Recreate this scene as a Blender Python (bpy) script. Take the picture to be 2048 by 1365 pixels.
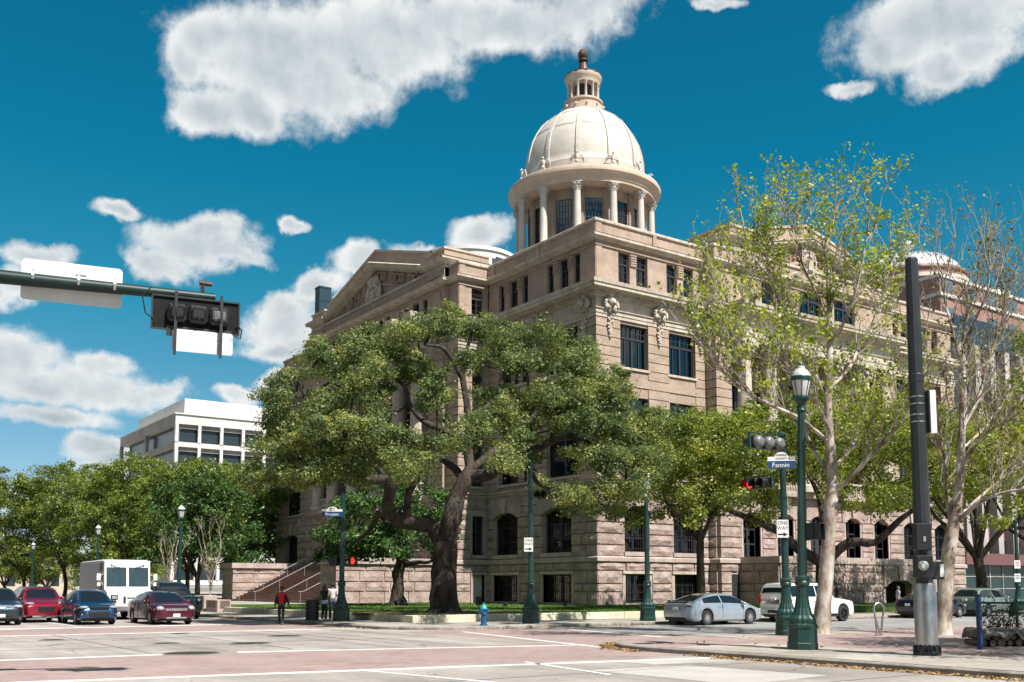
import bpy, bmesh, math, random
import numpy as np
from mathutils import Vector, Matrix
for o in list(bpy.data.objects): bpy.data.objects.remove(o)
scene = bpy.context.scene
R = math.radians
random.seed(7); rng = np.random.default_rng(7)

# ------------------------------------------------------------ camera
cam_d = bpy.data.cameras.new('camera'); cam_o = bpy.data.objects.new('camera', cam_d)
scene.collection.objects.link(cam_o); scene.camera = cam_o
cam_d.sensor_width = 36; cam_d.lens = 35.4727; cam_d.shift_y = 0.14194
cam_d.clip_start = 0.1; cam_d.clip_end = 6000
cam_o.location = (-46.583, -55.243, 1.7)
cam_o.rotation_euler = (R(90 + 5.7106), 0, -R(35.2633))
scene.render.resolution_x = 1024; scene.render.resolution_y = 682

# ------------------------------------------------------------ sun and sky
SUN_EL, SUN_AZ = 54.0, 173.5          # azimuth clockwise from +Y
sd = Vector((math.sin(R(SUN_AZ))*math.cos(R(SUN_EL)), math.cos(R(SUN_AZ))*math.cos(R(SUN_EL)), math.sin(R(SUN_EL))))
sun_d = bpy.data.lights.new('sun', 'SUN'); sun_o = bpy.data.objects.new('sun', sun_d)
scene.collection.objects.link(sun_o)
sun_d.energy = 5.0; sun_d.angle = R(0.53); sun_d.color = (1.0, 0.945, 0.88)
sun_o.rotation_euler = sd.to_track_quat('Z', 'Y').to_euler()
sun_o.location = (-40, -60, 60)

world = bpy.data.worlds.new('World'); scene.world = world; world.use_nodes = True
wt = world.node_tree; wt.nodes.clear()
def wn(t, **k):
    n = wt.nodes.new(t)
    for a, b in k.items(): setattr(n, a, b)
    return n
def wl(a, b): wt.links.new(a, b)
def wmath(op, a, b=None, c=None, clamp=False):
    n = wn('ShaderNodeMath', operation=op, use_clamp=clamp)
    for i, v in enumerate((a, b, c)):
        if v is None: continue
        if isinstance(v, (int, float)): n.inputs[i].default_value = v
        else: wl(v, n.inputs[i])
    return n.outputs[0]
sky = wn('ShaderNodeTexSky', sky_type='NISHITA', sun_disc=False)
sky.sun_elevation = R(SUN_EL); sky.sun_rotation = R(SUN_AZ)
sky.altitude = 0; sky.air_density = 1.0; sky.dust_density = 0.35; sky.ozone_density = 2.2
# clouds: cumulus lumps by direction (bearing, elevation), broken up by noise
def cloud_group():
    g = bpy.data.node_groups.new('cumulus_density', 'ShaderNodeTree')
    g.interface.new_socket('Vector', in_out='INPUT', socket_type='NodeSocketVector')
    g.interface.new_socket('Density', in_out='OUTPUT', socket_type='NodeSocketFloat')
    g.interface.new_socket('Light', in_out='OUTPUT', socket_type='NodeSocketFloat')
    g.interface.new_socket('Body', in_out='OUTPUT', socket_type='NodeSocketFloat')
    N, Lk = g.nodes, g.links
    gi = N.new('NodeGroupInput'); go = N.new('NodeGroupOutput')
    def m(op, a, b=None, clamp=False):
        n = N.new('ShaderNodeMath'); n.operation = op; n.use_clamp = clamp
        for i, v in enumerate((a, b)):
            if v is None: continue
            if isinstance(v, (int, float)): n.inputs[i].default_value = v
            else: Lk.new(v, n.inputs[i])
        return n.outputs[0]
    def noise(vec, sc, det, ro):
        n = N.new('ShaderNodeTexNoise'); n.noise_dimensions = '2D'; n.inputs['Scale'].default_value = sc
        n.inputs['Detail'].default_value = det; n.inputs['Roughness'].default_value = ro; Lk.new(vec, n.inputs['Vector']); return n
    v0 = gi.outputs[0]
    wz = noise(v0, 9.0, 6, 0.56)
    w1 = N.new('ShaderNodeVectorMath'); w1.operation = 'SUBTRACT'; Lk.new(wz.outputs['Color'], w1.inputs[0]); w1.inputs[1].default_value = (.5, .5, .5)
    w2 = N.new('ShaderNodeVectorMath'); w2.operation = 'MULTIPLY_ADD'; Lk.new(w1.outputs[0], w2.inputs[0]); w2.inputs[1].default_value = (.075, .055, 0); Lk.new(v0, w2.inputs[2])
    v = w2.outputs[0]
    no = noise(v0, 19.0, 8, 0.62)
    best = None
    for (az, el, ra, re) in CLOUDS:
        ma = N.new('ShaderNodeVectorMath'); ma.operation = 'MULTIPLY_ADD'
        Lk.new(v, ma.inputs[0]); ma.inputs[1].default_value = (1/ra, 1/re, 0); ma.inputs[2].default_value = (-az/ra, -el/re, 0)
        ln = N.new('ShaderNodeVectorMath'); ln.operation = 'LENGTH'; Lk.new(ma.outputs[0], ln.inputs[0])
        if best is None: best = ln.outputs['Value']
        else:
            sm = N.new('ShaderNodeMath'); sm.operation = 'SMOOTH_MIN'; sm.inputs[2].default_value = 0.2
            Lk.new(best, sm.inputs[0]); Lk.new(ln.outputs['Value'], sm.inputs[1]); best = sm.outputs[0]
    d = m('MAXIMUM', m('SUBTRACT', 1.0, best), -1.2)
    # scattered cumulus round the unseen sky, cover raised to neutralise the fill light
    big = noise(v0, 4.2, 3, 0.5)
    sx = N.new('ShaderNodeSeparateXYZ'); Lk.new(v0, sx.inputs[0])
    off = m('ABSOLUTE', m('SUBTRACT', sx.outputs[0], 0.615))
    outm = m('MULTIPLY', m('SUBTRACT', off, 0.52), 6.0, True)
    gen = m('MULTIPLY', m('SUBTRACT', big.outputs['Fac'], 0.49), 5.0)
    gen = m('SUBTRACT', gen, m('MULTIPLY', m('SUBTRACT', 1.0, outm), 3.0))
    d = m('MAXIMUM', d, gen)
    Lk.new(d, go.inputs[2])
    d = m('ADD', d, m('MULTIPLY', m('SUBTRACT', no.outputs['Fac'], 0.5), 1.15))
    Lk.new(d, go.inputs[0])
    va = N.new('ShaderNodeVectorMath'); va.operation = 'ADD'; Lk.new(v0, va.inputs[0]); va.inputs[1].default_value = (.008, .014, 0)
    n3 = noise(va.outputs[0], 9.0, 4, 0.55)
    li = m('SUBTRACT', wz.outputs['Fac'], n3.outputs['Fac'])
    Lk.new(m('ADD', m('MULTIPLY', li, 1.9), 0.0), go.inputs[1])
    return g
CLOUDS = [
 (0.3787,0.4879,0.1078,0.0639), (0.3173,0.4393,0.0402,0.0253), (0.3509,0.4388,0.0481,0.0255), (0.4788,0.5124,0.1222,0.0494), (0.5821,0.5305,0.1399,0.0347), (0.6812,0.5380,0.0882,0.0284), (0.3151,0.5010,0.0404,0.0321), (0.4291,0.4629,0.0749,0.0277), (0.2994,0.4786,0.0258,0.0264), (1.0312,0.4908,0.1003,0.0446), (1.0830,0.4922,0.0708,0.0378), (0.9947,0.4733,0.0583,0.0259), (1.0423,0.4492,0.0430,0.0191), (1.0770,0.4586,0.0375,0.0233), (0.2404,0.3415,0.0301,0.0104), (0.3073,0.3177,0.0602,0.0248), (0.2713,0.2984,0.0383,0.0152), (0.3162,0.3299,0.0373,0.0180), (0.3310,0.3085,0.0422,0.0127), (0.1588,0.2918,0.0410,0.0163), (0.1477,0.2666,0.0243,0.0194), (0.3982,0.3388,0.0146,0.0091), (0.3919,0.2570,0.0505,0.0306), (0.4142,0.2344,0.0436,0.0286), (0.3843,0.2731,0.0336,0.0197), (0.3854,0.2283,0.0431,0.0142), (0.1928,0.1828,0.0899,0.0269), (0.1588,0.2043,0.0488,0.0273), (0.2401,0.1772,0.0717,0.0229), (0.1900,0.1488,0.0665,0.0135), (0.2261,0.2036,0.0302,0.0181), (0.2799,0.1798,0.0358,0.0130), (0.2250,0.1189,0.0363,0.0183), (0.2384,0.1057,0.0431,0.0157), (0.4718,0.3128,0.0349,0.0197), (0.5168,0.3285,0.0278,0.0094), (0.5828,0.3448,0.0383,0.0158), (0.3580,0.1841,0.0305,0.0133), (0.8299,0.5412,0.0250,0.0071), (0.3860,0.1997,0.0262,0.0124), (0.9479,0.4517,0.0301,0.0074), (0.4227,0.2917,0.0367,0.0159), (0.1806,0.0784,0.0491,0.0117)
]
tc = wn('ShaderNodeTexCoord'); sp = wn('ShaderNodeSeparateXYZ'); wl(tc.outputs['Generated'], sp.inputs[0])
az = wmath('ARCTAN2', sp.outputs[0], sp.outputs[1]); el = wmath('ARCSINE', sp.outputs[2])
vec = wn('ShaderNodeCombineXYZ'); wl(az, vec.inputs[0]); wl(el, vec.inputs[1])
cg = cloud_group()
g1 = wn('ShaderNodeGroup', node_tree=cg); wl(vec.outputs[0], g1.inputs[0])
dens = g1.outputs[0]
mask = wn('ShaderNodeMapRange', interpolation_type='SMOOTHSTEP'); wl(dens, mask.inputs[0])
mask.inputs[1].default_value = -0.10; mask.inputs[2].default_value = 0.50
thick = wn('ShaderNodeMapRange', interpolation_type='SMOOTHSTEP'); wl(g1.outputs[2], thick.inputs[0]); thick.inputs[1].default_value = 0.12; thick.inputs[2].default_value = 0.85
thick.inputs[3].default_value = 1.0; thick.inputs[4].default_value = 0.42
lt = wmath('ADD', thick.outputs[0], g1.outputs[1], clamp=True)
ccol = wn('ShaderNodeMix', data_type='RGBA'); wl(lt, ccol.inputs[0])
ccol.inputs[6].default_value = (3.9, 4.9, 5.5, 1); ccol.inputs[7].default_value = (9.0, 9.2, 9.2, 1)
er = wn('ShaderNodeMapRange'); wl(el, er.inputs[0]); er.inputs[2].default_value = 0.6
tr = wn('ShaderNodeValToRGB'); wl(er.outputs[0], tr.inputs[0]); ce = tr.color_ramp.elements
ce[0].position = 0.0; ce[0].color = (.95, 1.0, 1.25, 1); ce[1].position = 0.92; ce[1].color = (.04, .90, .97, 1)
for p_, c_ in ((.13, (.88, .98, 1.1, 1)), (.24, (.60, .95, 1.0, 1)), (.45, (.16, .97, .96, 1)), (.66, (.035, .94, .98, 1))):
    e_ = ce.new(p_); e_.color = c_
tint = wn('ShaderNodeMix', data_type='RGBA', blend_type='MULTIPLY'); tint.inputs[0].default_value = 1.0
wl(sky.outputs[0], tint.inputs[6]); wl(tr.outputs[0], tint.inputs[7])
mixc = wn('ShaderNodeMix', data_type='RGBA'); wl(mask.outputs[0], mixc.inputs[0]); wl(tint.outputs[2], mixc.inputs[6]); wl(ccol.outputs[2], mixc.inputs[7])
bg = wn('ShaderNodeBackground'); wl(mixc.outputs[2], bg.inputs[0]); bg.inputs[1].default_value = 0.052
wo = wn('ShaderNodeOutputWorld'); wl(bg.outputs[0], wo.inputs[0])

world.cycles.sampling_method = 'MANUAL'; world.cycles.sample_map_resolution = 256
scene.view_settings.view_transform = 'Standard'; scene.view_settings.look = 'None'
scene.view_settings.exposure = 0.92; scene.view_settings.gamma = 1.0
scene.render.engine = 'CYCLES'
scene.cycles.max_bounces = 6; scene.cycles.transparent_max_bounces = 8
scene.cycles.diffuse_bounces = 4; scene.cycles.glossy_bounces = 3
# ------------------------------------------------------------ helpers
COL = scene.collection
class MB:
    """collects geometry, links it as ONE mesh object"""
    def __init__(s, M=None): s.V=[]; s.F=[]; s.I=[]; s.M=M
    def add(s, vs, fs, mi=0):
        b=len(s.V)
        if s.M is not None: vs=[tuple(s.M@Vector(v)) for v in vs]
        s.V.extend([tuple(v) for v in vs]); s.F.extend([tuple(b+i for i in f) for f in fs]); s.I.extend([mi]*len(fs)); return s
    def box(s,x0,x1,y0,y1,z0,z1,mi=0):
        x0,x1=min(x0,x1),max(x0,x1); y0,y1=min(y0,y1),max(y0,y1); z0,z1=min(z0,z1),max(z0,z1)
        vs=[(x0,y0,z0),(x1,y0,z0),(x1,y1,z0),(x0,y1,z0),(x0,y0,z1),(x1,y0,z1),(x1,y1,z1),(x0,y1,z1)]
        return s.add(vs,[(0,3,2,1),(4,5,6,7),(0,1,5,4),(1,2,6,5),(2,3,7,6),(3,0,4,7)],mi)
    def rbox(s,x0,x1,y0,y1,z0,z1,c=.02,mi=0):
        """box with chamfered edges"""
        vs=[];fs=[]
        xs=(x0,x1);ys=(y0,y1);zs=(z0,z1); idx={}
        for i in (0,1):
            for j in (0,1):
                for k in (0,1):
                    sx=(1 if i==0 else -1)*c; sy=(1 if j==0 else -1)*c; sz=(1 if k==0 else -1)*c
                    for a,v in (('x',(xs[i],ys[j]+sy,zs[k]+sz)),('y',(xs[i]+sx,ys[j],zs[k]+sz)),('z',(xs[i]+sx,ys[j]+sy,zs[k]))):
                        idx[i,j,k,a]=len(vs); vs.append(v)
        for i in (0,1): fs.append([idx[i,j,k,'x'] for j,k in ((0,0),(1,0),(1,1),(0,1))][::1 if i else -1])
        for j in (0,1): fs.append([idx[i,j,k,'y'] for i,k in ((0,0),(1,0),(1,1),(0,1))][::-1 if j else 1])
        for k in (0,1): fs.append([idx[i,j,k,'z'] for i,j in ((0,0),(1,0),(1,1),(0,1))][::1 if k else -1])
        for j in (0,1):
            for k in (0,1): fs.append([idx[0,j,k,'y'],idx[1,j,k,'y'],idx[1,j,k,'z'],idx[0,j,k,'z']])
        for i in (0,1):
            for k in (0,1): fs.append([idx[i,0,k,'x'],idx[i,1,k,'x'],idx[i,1,k,'z'],idx[i,0,k,'z']])
        for i in (0,1):
            for j in (0,1): fs.append([idx[i,j,0,'x'],idx[i,j,1,'x'],idx[i,j,1,'y'],idx[i,j,0,'y']])
        for i in (0,1):
            for j in (0,1):
                for k in (0,1): fs.append([idx[i,j,k,'x'],idx[i,j,k,'y'],idx[i,j,k,'z']])
        return s.add(vs,fs,mi)
    def quad(s,a,b,c,d,mi=0): return s.add([a,b,c,d],[(0,1,2,3)],mi)
    def poly(s,pts,mi=0): return s.add(pts,[tuple(range(len(pts)))],mi)
    def prism(s,poly,z0,z1,mi=0):
        n=len(poly); vs=[(x,y,z0) for x,y in poly]+[(x,y,z1) for x,y in poly]
        fs=[tuple(range(n-1,-1,-1)),tuple(range(n,2*n))]+[(i,(i+1)%n,n+(i+1)%n,n+i) for i in range(n)]
        return s.add(vs,fs,mi)
    def extr(s,pts,v,mi=0):
        """extrude a planar 3d polygon by v"""
        n=len(pts); v=Vector(v); vs=[tuple(p) for p in pts]+[tuple(Vector(p)+v) for p in pts]
        fs=[tuple(range(n-1,-1,-1)),tuple(range(n,2*n))]+[(i,(i+1)%n,n+(i+1)%n,n+i) for i in range(n)]
        return s.add(vs,fs,mi)
    def lathe(s,prof,n=16,c=(0,0),mi=0,a0=0,flute=0,cap=True,zo=0):
        vs=[];fs=[];m=len(prof)
        for r,z in prof:
            for k in range(n):
                a=a0+2*math.pi*k/n; rr=r*(1-(flute if k%2 else 0))
                vs.append((c[0]+rr*math.cos(a),c[1]+rr*math.sin(a),z+zo))
        for j in range(m-1):
            for k in range(n):
                k2=(k+1)%n; fs.append((j*n+k,j*n+k2,(j+1)*n+k2,(j+1)*n+k))
        if cap:
            fs.append(tuple(range(n-1,-1,-1))); fs.append(tuple((m-1)*n+k for k in range(n)))
        return s.add(vs,fs,mi)
    def tube(s,pts,rad,n=6,mi=0,cap=True):
        pts=[Vector(p) for p in pts]
        if isinstance(rad,(int,float)): rad=[rad]*len(pts)
        t0=(pts[1]-pts[0]).normalized(); u=t0.orthogonal().normalized(); vs=[];fs=[]
        for i,p in enumerate(pts):
            t=(pts[min(i+1,len(pts)-1)]-pts[max(i-1,0)]).normalized()
            u=(u-t*u.dot(t)); u=u.normalized() if u.length>1e-6 else t.orthogonal().normalized(); w=t.cross(u)
            for k in range(n):
                a=2*math.pi*k/n; vs.append(tuple(p+(u*math.cos(a)+w*math.sin(a))*rad[i]))
        for i in range(len(pts)-1):
            for k in range(n):
                k2=(k+1)%n; fs.append((i*n+k,i*n+k2,(i+1)*n+k2,(i+1)*n+k))
        if cap: fs.append(tuple(range(n-1,-1,-1))); fs.append(tuple((len(pts)-1)*n+k for k in range(n)))
        return s.add(vs,fs,mi)
    def ball(s,c,r,nu=10,nv=7,mi=0):
        if isinstance(r,(int,float)): r=(r,r,r)
        vs=[(c[0],c[1],c[2]-r[2])];fs=[]
        for j in range(1,nv):
            t=-math.pi/2+math.pi*j/nv
            for k in range(nu):
                a=2*math.pi*k/nu; vs.append((c[0]+r[0]*math.cos(t)*math.cos(a),c[1]+r[1]*math.cos(t)*math.sin(a),c[2]+r[2]*math.sin(t)))
        vs.append((c[0],c[1],c[2]+r[2])); last=len(vs)-1
        for k in range(nu): fs.append((0,1+(k+1)%nu,1+k))
        for j in range(nv-2):
            for k in range(nu):
                a=1+j*nu+k; b=1+j*nu+(k+1)%nu; fs.append((a,b,b+nu,a+nu))
        o=1+(nv-2)*nu
        for k in range(nu): fs.append((o+k,o+(k+1)%nu,last))
        return s.add(vs,fs,mi)
    def mesh(s,name,mats,smooth=0):
        me=bpy.data.meshes.new(name); me.from_pydata(s.V,[],s.F)
        for m in (mats if isinstance(mats,(list,tuple)) else [mats]): me.materials.append(m)
        if any(s.I): me.polygons.foreach_set('material_index',s.I)
        if smooth:
            me.polygons.foreach_set('use_smooth',[True]*len(me.polygons)); me.set_sharp_from_angle(angle=R(smooth))
        me.update(); return me
    def build(s,name,mats,parent=None,smooth=0):
        return link(name,s.mesh(name,mats,smooth),parent)
def link(name,me,parent=None,loc=None,rz=None):
    o=bpy.data.objects.new(name,me); COL.objects.link(o)
    if parent is not None: o.parent=parent
    if loc is not None: o.location=loc
    if rz is not None: o.rotation_euler=(0,0,rz)
    return o
def tag(o,label=None,cat=None,group=None,kind=None):
    if label: o['label']=label
    if cat: o['category']=cat
    if group: o['group']=group
    if kind: o['kind']=kind
    return o
def thing(name,label,cat,loc=(0,0,0),rz=0,group=None):
    o=bpy.data.objects.new(name,None); COL.objects.link(o); o.location=loc; o.rotation_euler=(0,0,rz)
    o.empty_display_size=.3
    return tag(o,label,cat,group)
def copy_tree(o,parent=None):
    c=o.copy(); COL.objects.link(c); c.parent=parent
    for ch in list(o.children): copy_tree(ch,c)
    return c
def np_mesh(name,V,Fq,mat):
    """quads from numpy arrays"""
    me=bpy.data.meshes.new(name); n=len(V); f=len(Fq); k=Fq.shape[1]
    me.vertices.add(n); me.vertices.foreach_set('co',np.ascontiguousarray(V,dtype=np.float32).ravel())
    me.loops.add(f*k); me.loops.foreach_set('vertex_index',np.ascontiguousarray(Fq,dtype=np.int32).ravel())
    me.polygons.add(f); me.polygons.foreach_set('loop_start',np.arange(0,f*k,k,dtype=np.int32))
    me.update(calc_edges=True); me.materials.append(mat); return me
def text_mesh(s,size,mat,depth=.002,align='CENTER'):
    cu=bpy.data.curves.new('lettering','FONT'); cu.body=s; cu.size=size; cu.extrude=depth; cu.align_x=align; cu.align_y='CENTER'; cu.resolution_u=3
    o=bpy.data.objects.new('lettering',cu); COL.objects.link(o)
    dg=bpy.context.evaluated_depsgraph_get(); me=bpy.data.meshes.new_from_object(o.evaluated_get(dg))
    bpy.data.objects.remove(o); me.materials.clear(); me.materials.append(mat); return me

_fw=Vector((math.sin(R(35.2633)),math.cos(R(35.2633)),0)); _rt=Vector((math.cos(R(35.2633)),-math.sin(R(35.2633)),0))
_cf=_fw*math.cos(R(5.7106))+Vector((0,0,1))*math.sin(R(5.7106)); _cu=-_fw*math.sin(R(5.7106))+Vector((0,0,1))*math.cos(R(5.7106))
CAM=Vector((-46.583,-55.243,1.7))
def at(x,y,Z):
    """a point seen at photo pixel (x, y), Z metres ahead"""
    d=_cf+_rt*((x-1024)/2018)+_cu*((973.2-y)/2018); return CAM+d*(Z/d.dot(_fw))
def at0(x,y,Z): return tuple(at(x,y,Z))
def catmull0(P,n=5):
    P=[Vector(p) for p in P]; Q=[P[0]*2-P[1]]+P+[P[-1]*2-P[-2]]; out=[]
    for i in range(1,len(Q)-2):
        a,b,c,d=Q[i-1:i+3]
        for k in range(n):
            s=k/n; out.append(.5*((2*b)+(c-a)*s+(2*a-5*b+4*c-d)*s*s+(3*b-a-3*c+d)*s**3))
    out.append(P[-1]); return out
# ------------------------------------------------------------ materials
KA=.78      # all albedos, set against the exposure
def ramp_mat(name,c0,c1,rough=.75,scale=1.0,detail=6,stretch=(1,1,1),bump=0,bscale=8,bdist=.05,spec=.3,metal=0,
             streak=None,streak_amt=.0,coord='pos',coat=0,c2=None,fine=0,fscale=25,stain=None,stain_amt=0,stain_scale=.25):
    k_=KA if metal<.5 else .9
    c0,c1=tuple(x*k_ for x in c0),tuple(x*k_ for x in c1)
    if c2: c2=tuple(x*k_ for x in c2)
    if streak: streak=tuple(x*k_ for x in streak)
    if stain: stain=tuple(x*k_ for x in stain)
    m=bpy.data.materials.new(name); m.use_nodes=True; nt=m.node_tree; N=nt.nodes; L=nt.links
    b=N['Principled BSDF']
    if coord=='pos': g=N.new('ShaderNodeNewGeometry'); src=g.outputs['Position']
    else: g=N.new('ShaderNodeTexCoord'); src=g.outputs['Object']
    mp=N.new('ShaderNodeMapping'); mp.inputs['Scale'].default_value=stretch; L.new(src,mp.inputs[0])
    no=N.new('ShaderNodeTexNoise'); no.inputs['Scale'].default_value=scale; no.inputs['Detail'].default_value=detail; no.inputs['Roughness'].default_value=.6
    L.new(mp.outputs[0],no.inputs['Vector'])
    cr=N.new('ShaderNodeValToRGB'); cr.color_ramp.elements[0].position=.36; cr.color_ramp.elements[1].position=.64
    cr.color_ramp.elements[0].color=(*c0,1); cr.color_ramp.elements[1].color=(*c1,1)
    if c2: e=cr.color_ramp.elements.new(.5); e.color=(*c2,1)
    L.new(no.outputs['Fac'],cr.inputs[0]); out=cr.outputs[0]
    if fine:
        nf=N.new('ShaderNodeTexNoise'); nf.inputs['Scale'].default_value=fscale; nf.inputs['Detail'].default_value=3; L.new(src,nf.inputs['Vector'])
        mr=N.new('ShaderNodeMapRange'); mr.inputs[1].default_value=.3; mr.inputs[2].default_value=.7; mr.inputs[3].default_value=1-fine; mr.inputs[4].default_value=1+fine; L.new(nf.outputs['Fac'],mr.inputs[0])
        mx=N.new('ShaderNodeMix'); mx.data_type='RGBA'; mx.blend_type='MULTIPLY'; mx.inputs[0].default_value=1; L.new(out,mx.inputs[6]); L.new(mr.outputs[0],mx.inputs[7]); out=mx.outputs[2]
    if streak:
        mp2=N.new('ShaderNodeMapping'); mp2.inputs['Scale'].default_value=(2.2,2.2,.22); L.new(src,mp2.inputs[0])
        n2=N.new('ShaderNodeTexNoise'); n2.inputs['Scale'].default_value=1.4; n2.inputs['Detail'].default_value=7; n2.inputs['Roughness'].default_value=.7; L.new(mp2.outputs[0],n2.inputs['Vector'])
        mr=N.new('ShaderNodeMapRange'); mr.inputs[1].default_value=.5; mr.inputs[2].default_value=.78; mr.inputs[4].default_value=streak_amt; L.new(n2.outputs['Fac'],mr.inputs[0])
        mx=N.new('ShaderNodeMix'); mx.data_type='RGBA'; L.new(mr.outputs[0],mx.inputs[0]); L.new(out,mx.inputs[6]); mx.inputs[7].default_value=(*streak,1); out=mx.outputs[2]
    if stain:
        n2=N.new('ShaderNodeTexNoise'); n2.inputs['Scale'].default_value=stain_scale; n2.inputs['Detail'].default_value=9; n2.inputs['Roughness'].default_value=.68; L.new(src,n2.inputs['Vector'])
        mr=N.new('ShaderNodeMapRange'); mr.inputs[1].default_value=.48; mr.inputs[2].default_value=.72; mr.inputs[4].default_value=stain_amt; L.new(n2.outputs['Fac'],mr.inputs[0])
        mx=N.new('ShaderNodeMix'); mx.data_type='RGBA'; L.new(mr.outputs[0],mx.inputs[0]); L.new(out,mx.inputs[6]); mx.inputs[7].default_value=(*stain,1); out=mx.outputs[2]
    L.new(out,b.inputs['Base Color'])
    b.inputs['Roughness'].default_value=rough; b.inputs['Specular IOR Level'].default_value=spec; b.inputs['Metallic'].default_value=metal
    if coat: b.inputs['Coat Weight'].default_value=coat; b.inputs['Coat Roughness'].default_value=.03
    if bump:
        nb=N.new('ShaderNodeTexNoise'); nb.inputs['Scale'].default_value=bscale; nb.inputs['Detail'].default_value=6; nb.inputs['Roughness'].default_value=.65; L.new(src,nb.inputs['Vector'])
        bp=N.new('ShaderNodeBump'); bp.inputs['Strength'].default_value=bump; bp.inputs['Distance'].default_value=bdist; L.new(nb.outputs['Fac'],bp.inputs['Height']); L.new(bp.outputs[0],b.inputs['Normal'])
    return m
def flat(name,c,rough=.5,metal=0,spec=.5,coat=0,var=.12,scale=3):
    return ramp_mat(name,tuple(x*(1-var) for x in c),tuple(min(1,x*(1+var)) for x in c),rough=rough,metal=metal,spec=spec,coat=coat,scale=scale,coord='obj')
def paint(name,c,metal=0.0,rough=.28):
    m=ramp_mat(name,tuple(x*.93 for x in c),tuple(x*1.05 for x in c),rough=rough,metal=metal,spec=.5,coat=1.0,scale=3,coord='obj'); return m
def glass_mat(name,tintc=.3,refl=.10):
    m=bpy.data.materials.new(name); m.use_nodes=True; nt=m.node_tree; N=nt.nodes; L=nt.links; N.clear()
    o=N.new('ShaderNodeOutputMaterial'); mx=N.new('ShaderNodeMixShader'); tr=N.new('ShaderNodeBsdfTransparent'); gl=N.new('ShaderNodeBsdfGlossy'); fr=N.new('ShaderNodeFresnel')
    tr.inputs[0].default_value=(tintc*.85,tintc,tintc*1.05,1); gl.inputs['Roughness'].default_value=.02; gl.inputs[0].default_value=(.9,.95,1,1); fr.inputs[0].default_value=1.6
    ad=N.new('ShaderNodeMath'); ad.operation='ADD'; ad.use_clamp=True; ad.inputs[1].default_value=refl; L.new(fr.outputs[0],ad.inputs[0])
    no=N.new('ShaderNodeTexNoise'); no.inputs['Scale'].default_value=.9; bp=N.new('ShaderNodeBump'); bp.inputs['Strength'].default_value=.06; bp.inputs['Distance'].default_value=.1
    ge=N.new('ShaderNodeNewGeometry'); L.new(ge.outputs['Position'],no.inputs['Vector']); L.new(no.outputs['Fac'],bp.inputs['Height']); L.new(bp.outputs[0],gl.inputs['Normal'])
    L.new(ad.outputs[0],mx.inputs[0]); L.new(tr.outputs[0],mx.inputs[1]); L.new(gl.outputs[0],mx.inputs[2]); L.new(mx.outputs[0],o.inputs[0]); return m
def leaf_mat(name,dark,mid,tip,nscale=.5,trans=.35,tip_amt=.5):
    dark,mid,tip=[tuple(x*.85 for x in c) for c in (dark,mid,tip)]
    m=bpy.data.materials.new(name); m.use_nodes=True; nt=m.node_tree; N=nt.nodes; L=nt.links; N.clear()
    o=N.new('ShaderNodeOutputMaterial'); g=N.new('ShaderNodeNewGeometry')
    no=N.new('ShaderNodeTexNoise'); no.inputs['Scale'].default_value=nscale; no.inputs['Detail'].default_value=4; L.new(g.outputs['Position'],no.inputs['Vector'])
    ad=N.new('ShaderNodeMath'); ad.operation='MULTIPLY_ADD'; ad.inputs[1].default_value=.45; L.new(g.outputs['Random Per Island'],ad.inputs[0])
    m2=N.new('ShaderNodeMath'); m2.operation='MULTIPLY_ADD'; m2.inputs[1].default_value=1.5; m2.inputs[2].default_value=-.5; L.new(no.outputs['Fac'],m2.inputs[0]); L.new(m2.outputs[0],ad.inputs[2])
    cr=N.new('ShaderNodeValToRGB'); e=cr.color_ramp.elements; e[0].position=.15; e[0].color=(*dark,1); e[1].position=1.0-.2*tip_amt; e[1].color=(*tip,1)
    k=cr.color_ramp.elements.new(.5); k.color=(*mid,1); L.new(ad.outputs[0],cr.inputs[0])
    d=N.new('ShaderNodeBsdfDiffuse'); t=N.new('ShaderNodeBsdfTranslucent'); gl=N.new('ShaderNodeBsdfGlossy'); gl.inputs['Roughness'].default_value=.42; gl.inputs[0].default_value=(1,1,1,1)
    L.new(cr.outputs[0],d.inputs[0]); 
    hs=N.new('ShaderNodeHueSaturation'); hs.inputs['Saturation'].default_value=1.15; hs.inputs['Value'].default_value=1.1; L.new(cr.outputs[0],hs.inputs['Color']); L.new(hs.outputs[0],t.inputs[0])
    mx=N.new('ShaderNodeMixShader'); mx.inputs[0].default_value=trans; L.new(d.outputs[0],mx.inputs[1]); L.new(t.outputs[0],mx.inputs[2])
    mg=N.new('ShaderNodeMixShader'); mg.inputs[0].default_value=.015; L.new(mx.outputs[0],mg.inputs[1]); L.new(gl.outputs[0],mg.inputs[2]); L.new(mg.outputs[0],o.inputs[0]); return m
M={}
M['brick']=ramp_mat('tan_brick',(.37,.275,.21),(.48,.37,.29),rough=.85,scale=.5,fine=.14,fscale=9,stretch=(1,1,2),bump=.25,bscale=14,bdist=.02,streak=(.19,.15,.12),streak_amt=.55)
M['brick_dk']=ramp_mat('tan_brick_band',(.38,.285,.215),(.50,.385,.30),rough=.85,scale=.7,fine=.14,fscale=9,stretch=(1,1,2),bump=.25,bscale=14,bdist=.02,streak=(.2,.155,.12),streak_amt=.35)
M['lime']=ramp_mat('limestone_trim',(.50,.42,.335),(.65,.575,.48),rough=.8,scale=.8,fine=.08,bump=.15,bscale=12,bdist=.02,streak=(.13,.115,.10),streak_amt=.75)
M['granite']=ramp_mat('pink_granite',(.34,.25,.215),(.52,.415,.37),rough=.85,scale=1.3,fine=.18,fscale=14,bump=.9,bscale=4.5,bdist=.09,stain=(.24,.18,.16),stain_amt=.55,stain_scale=.5)
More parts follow.
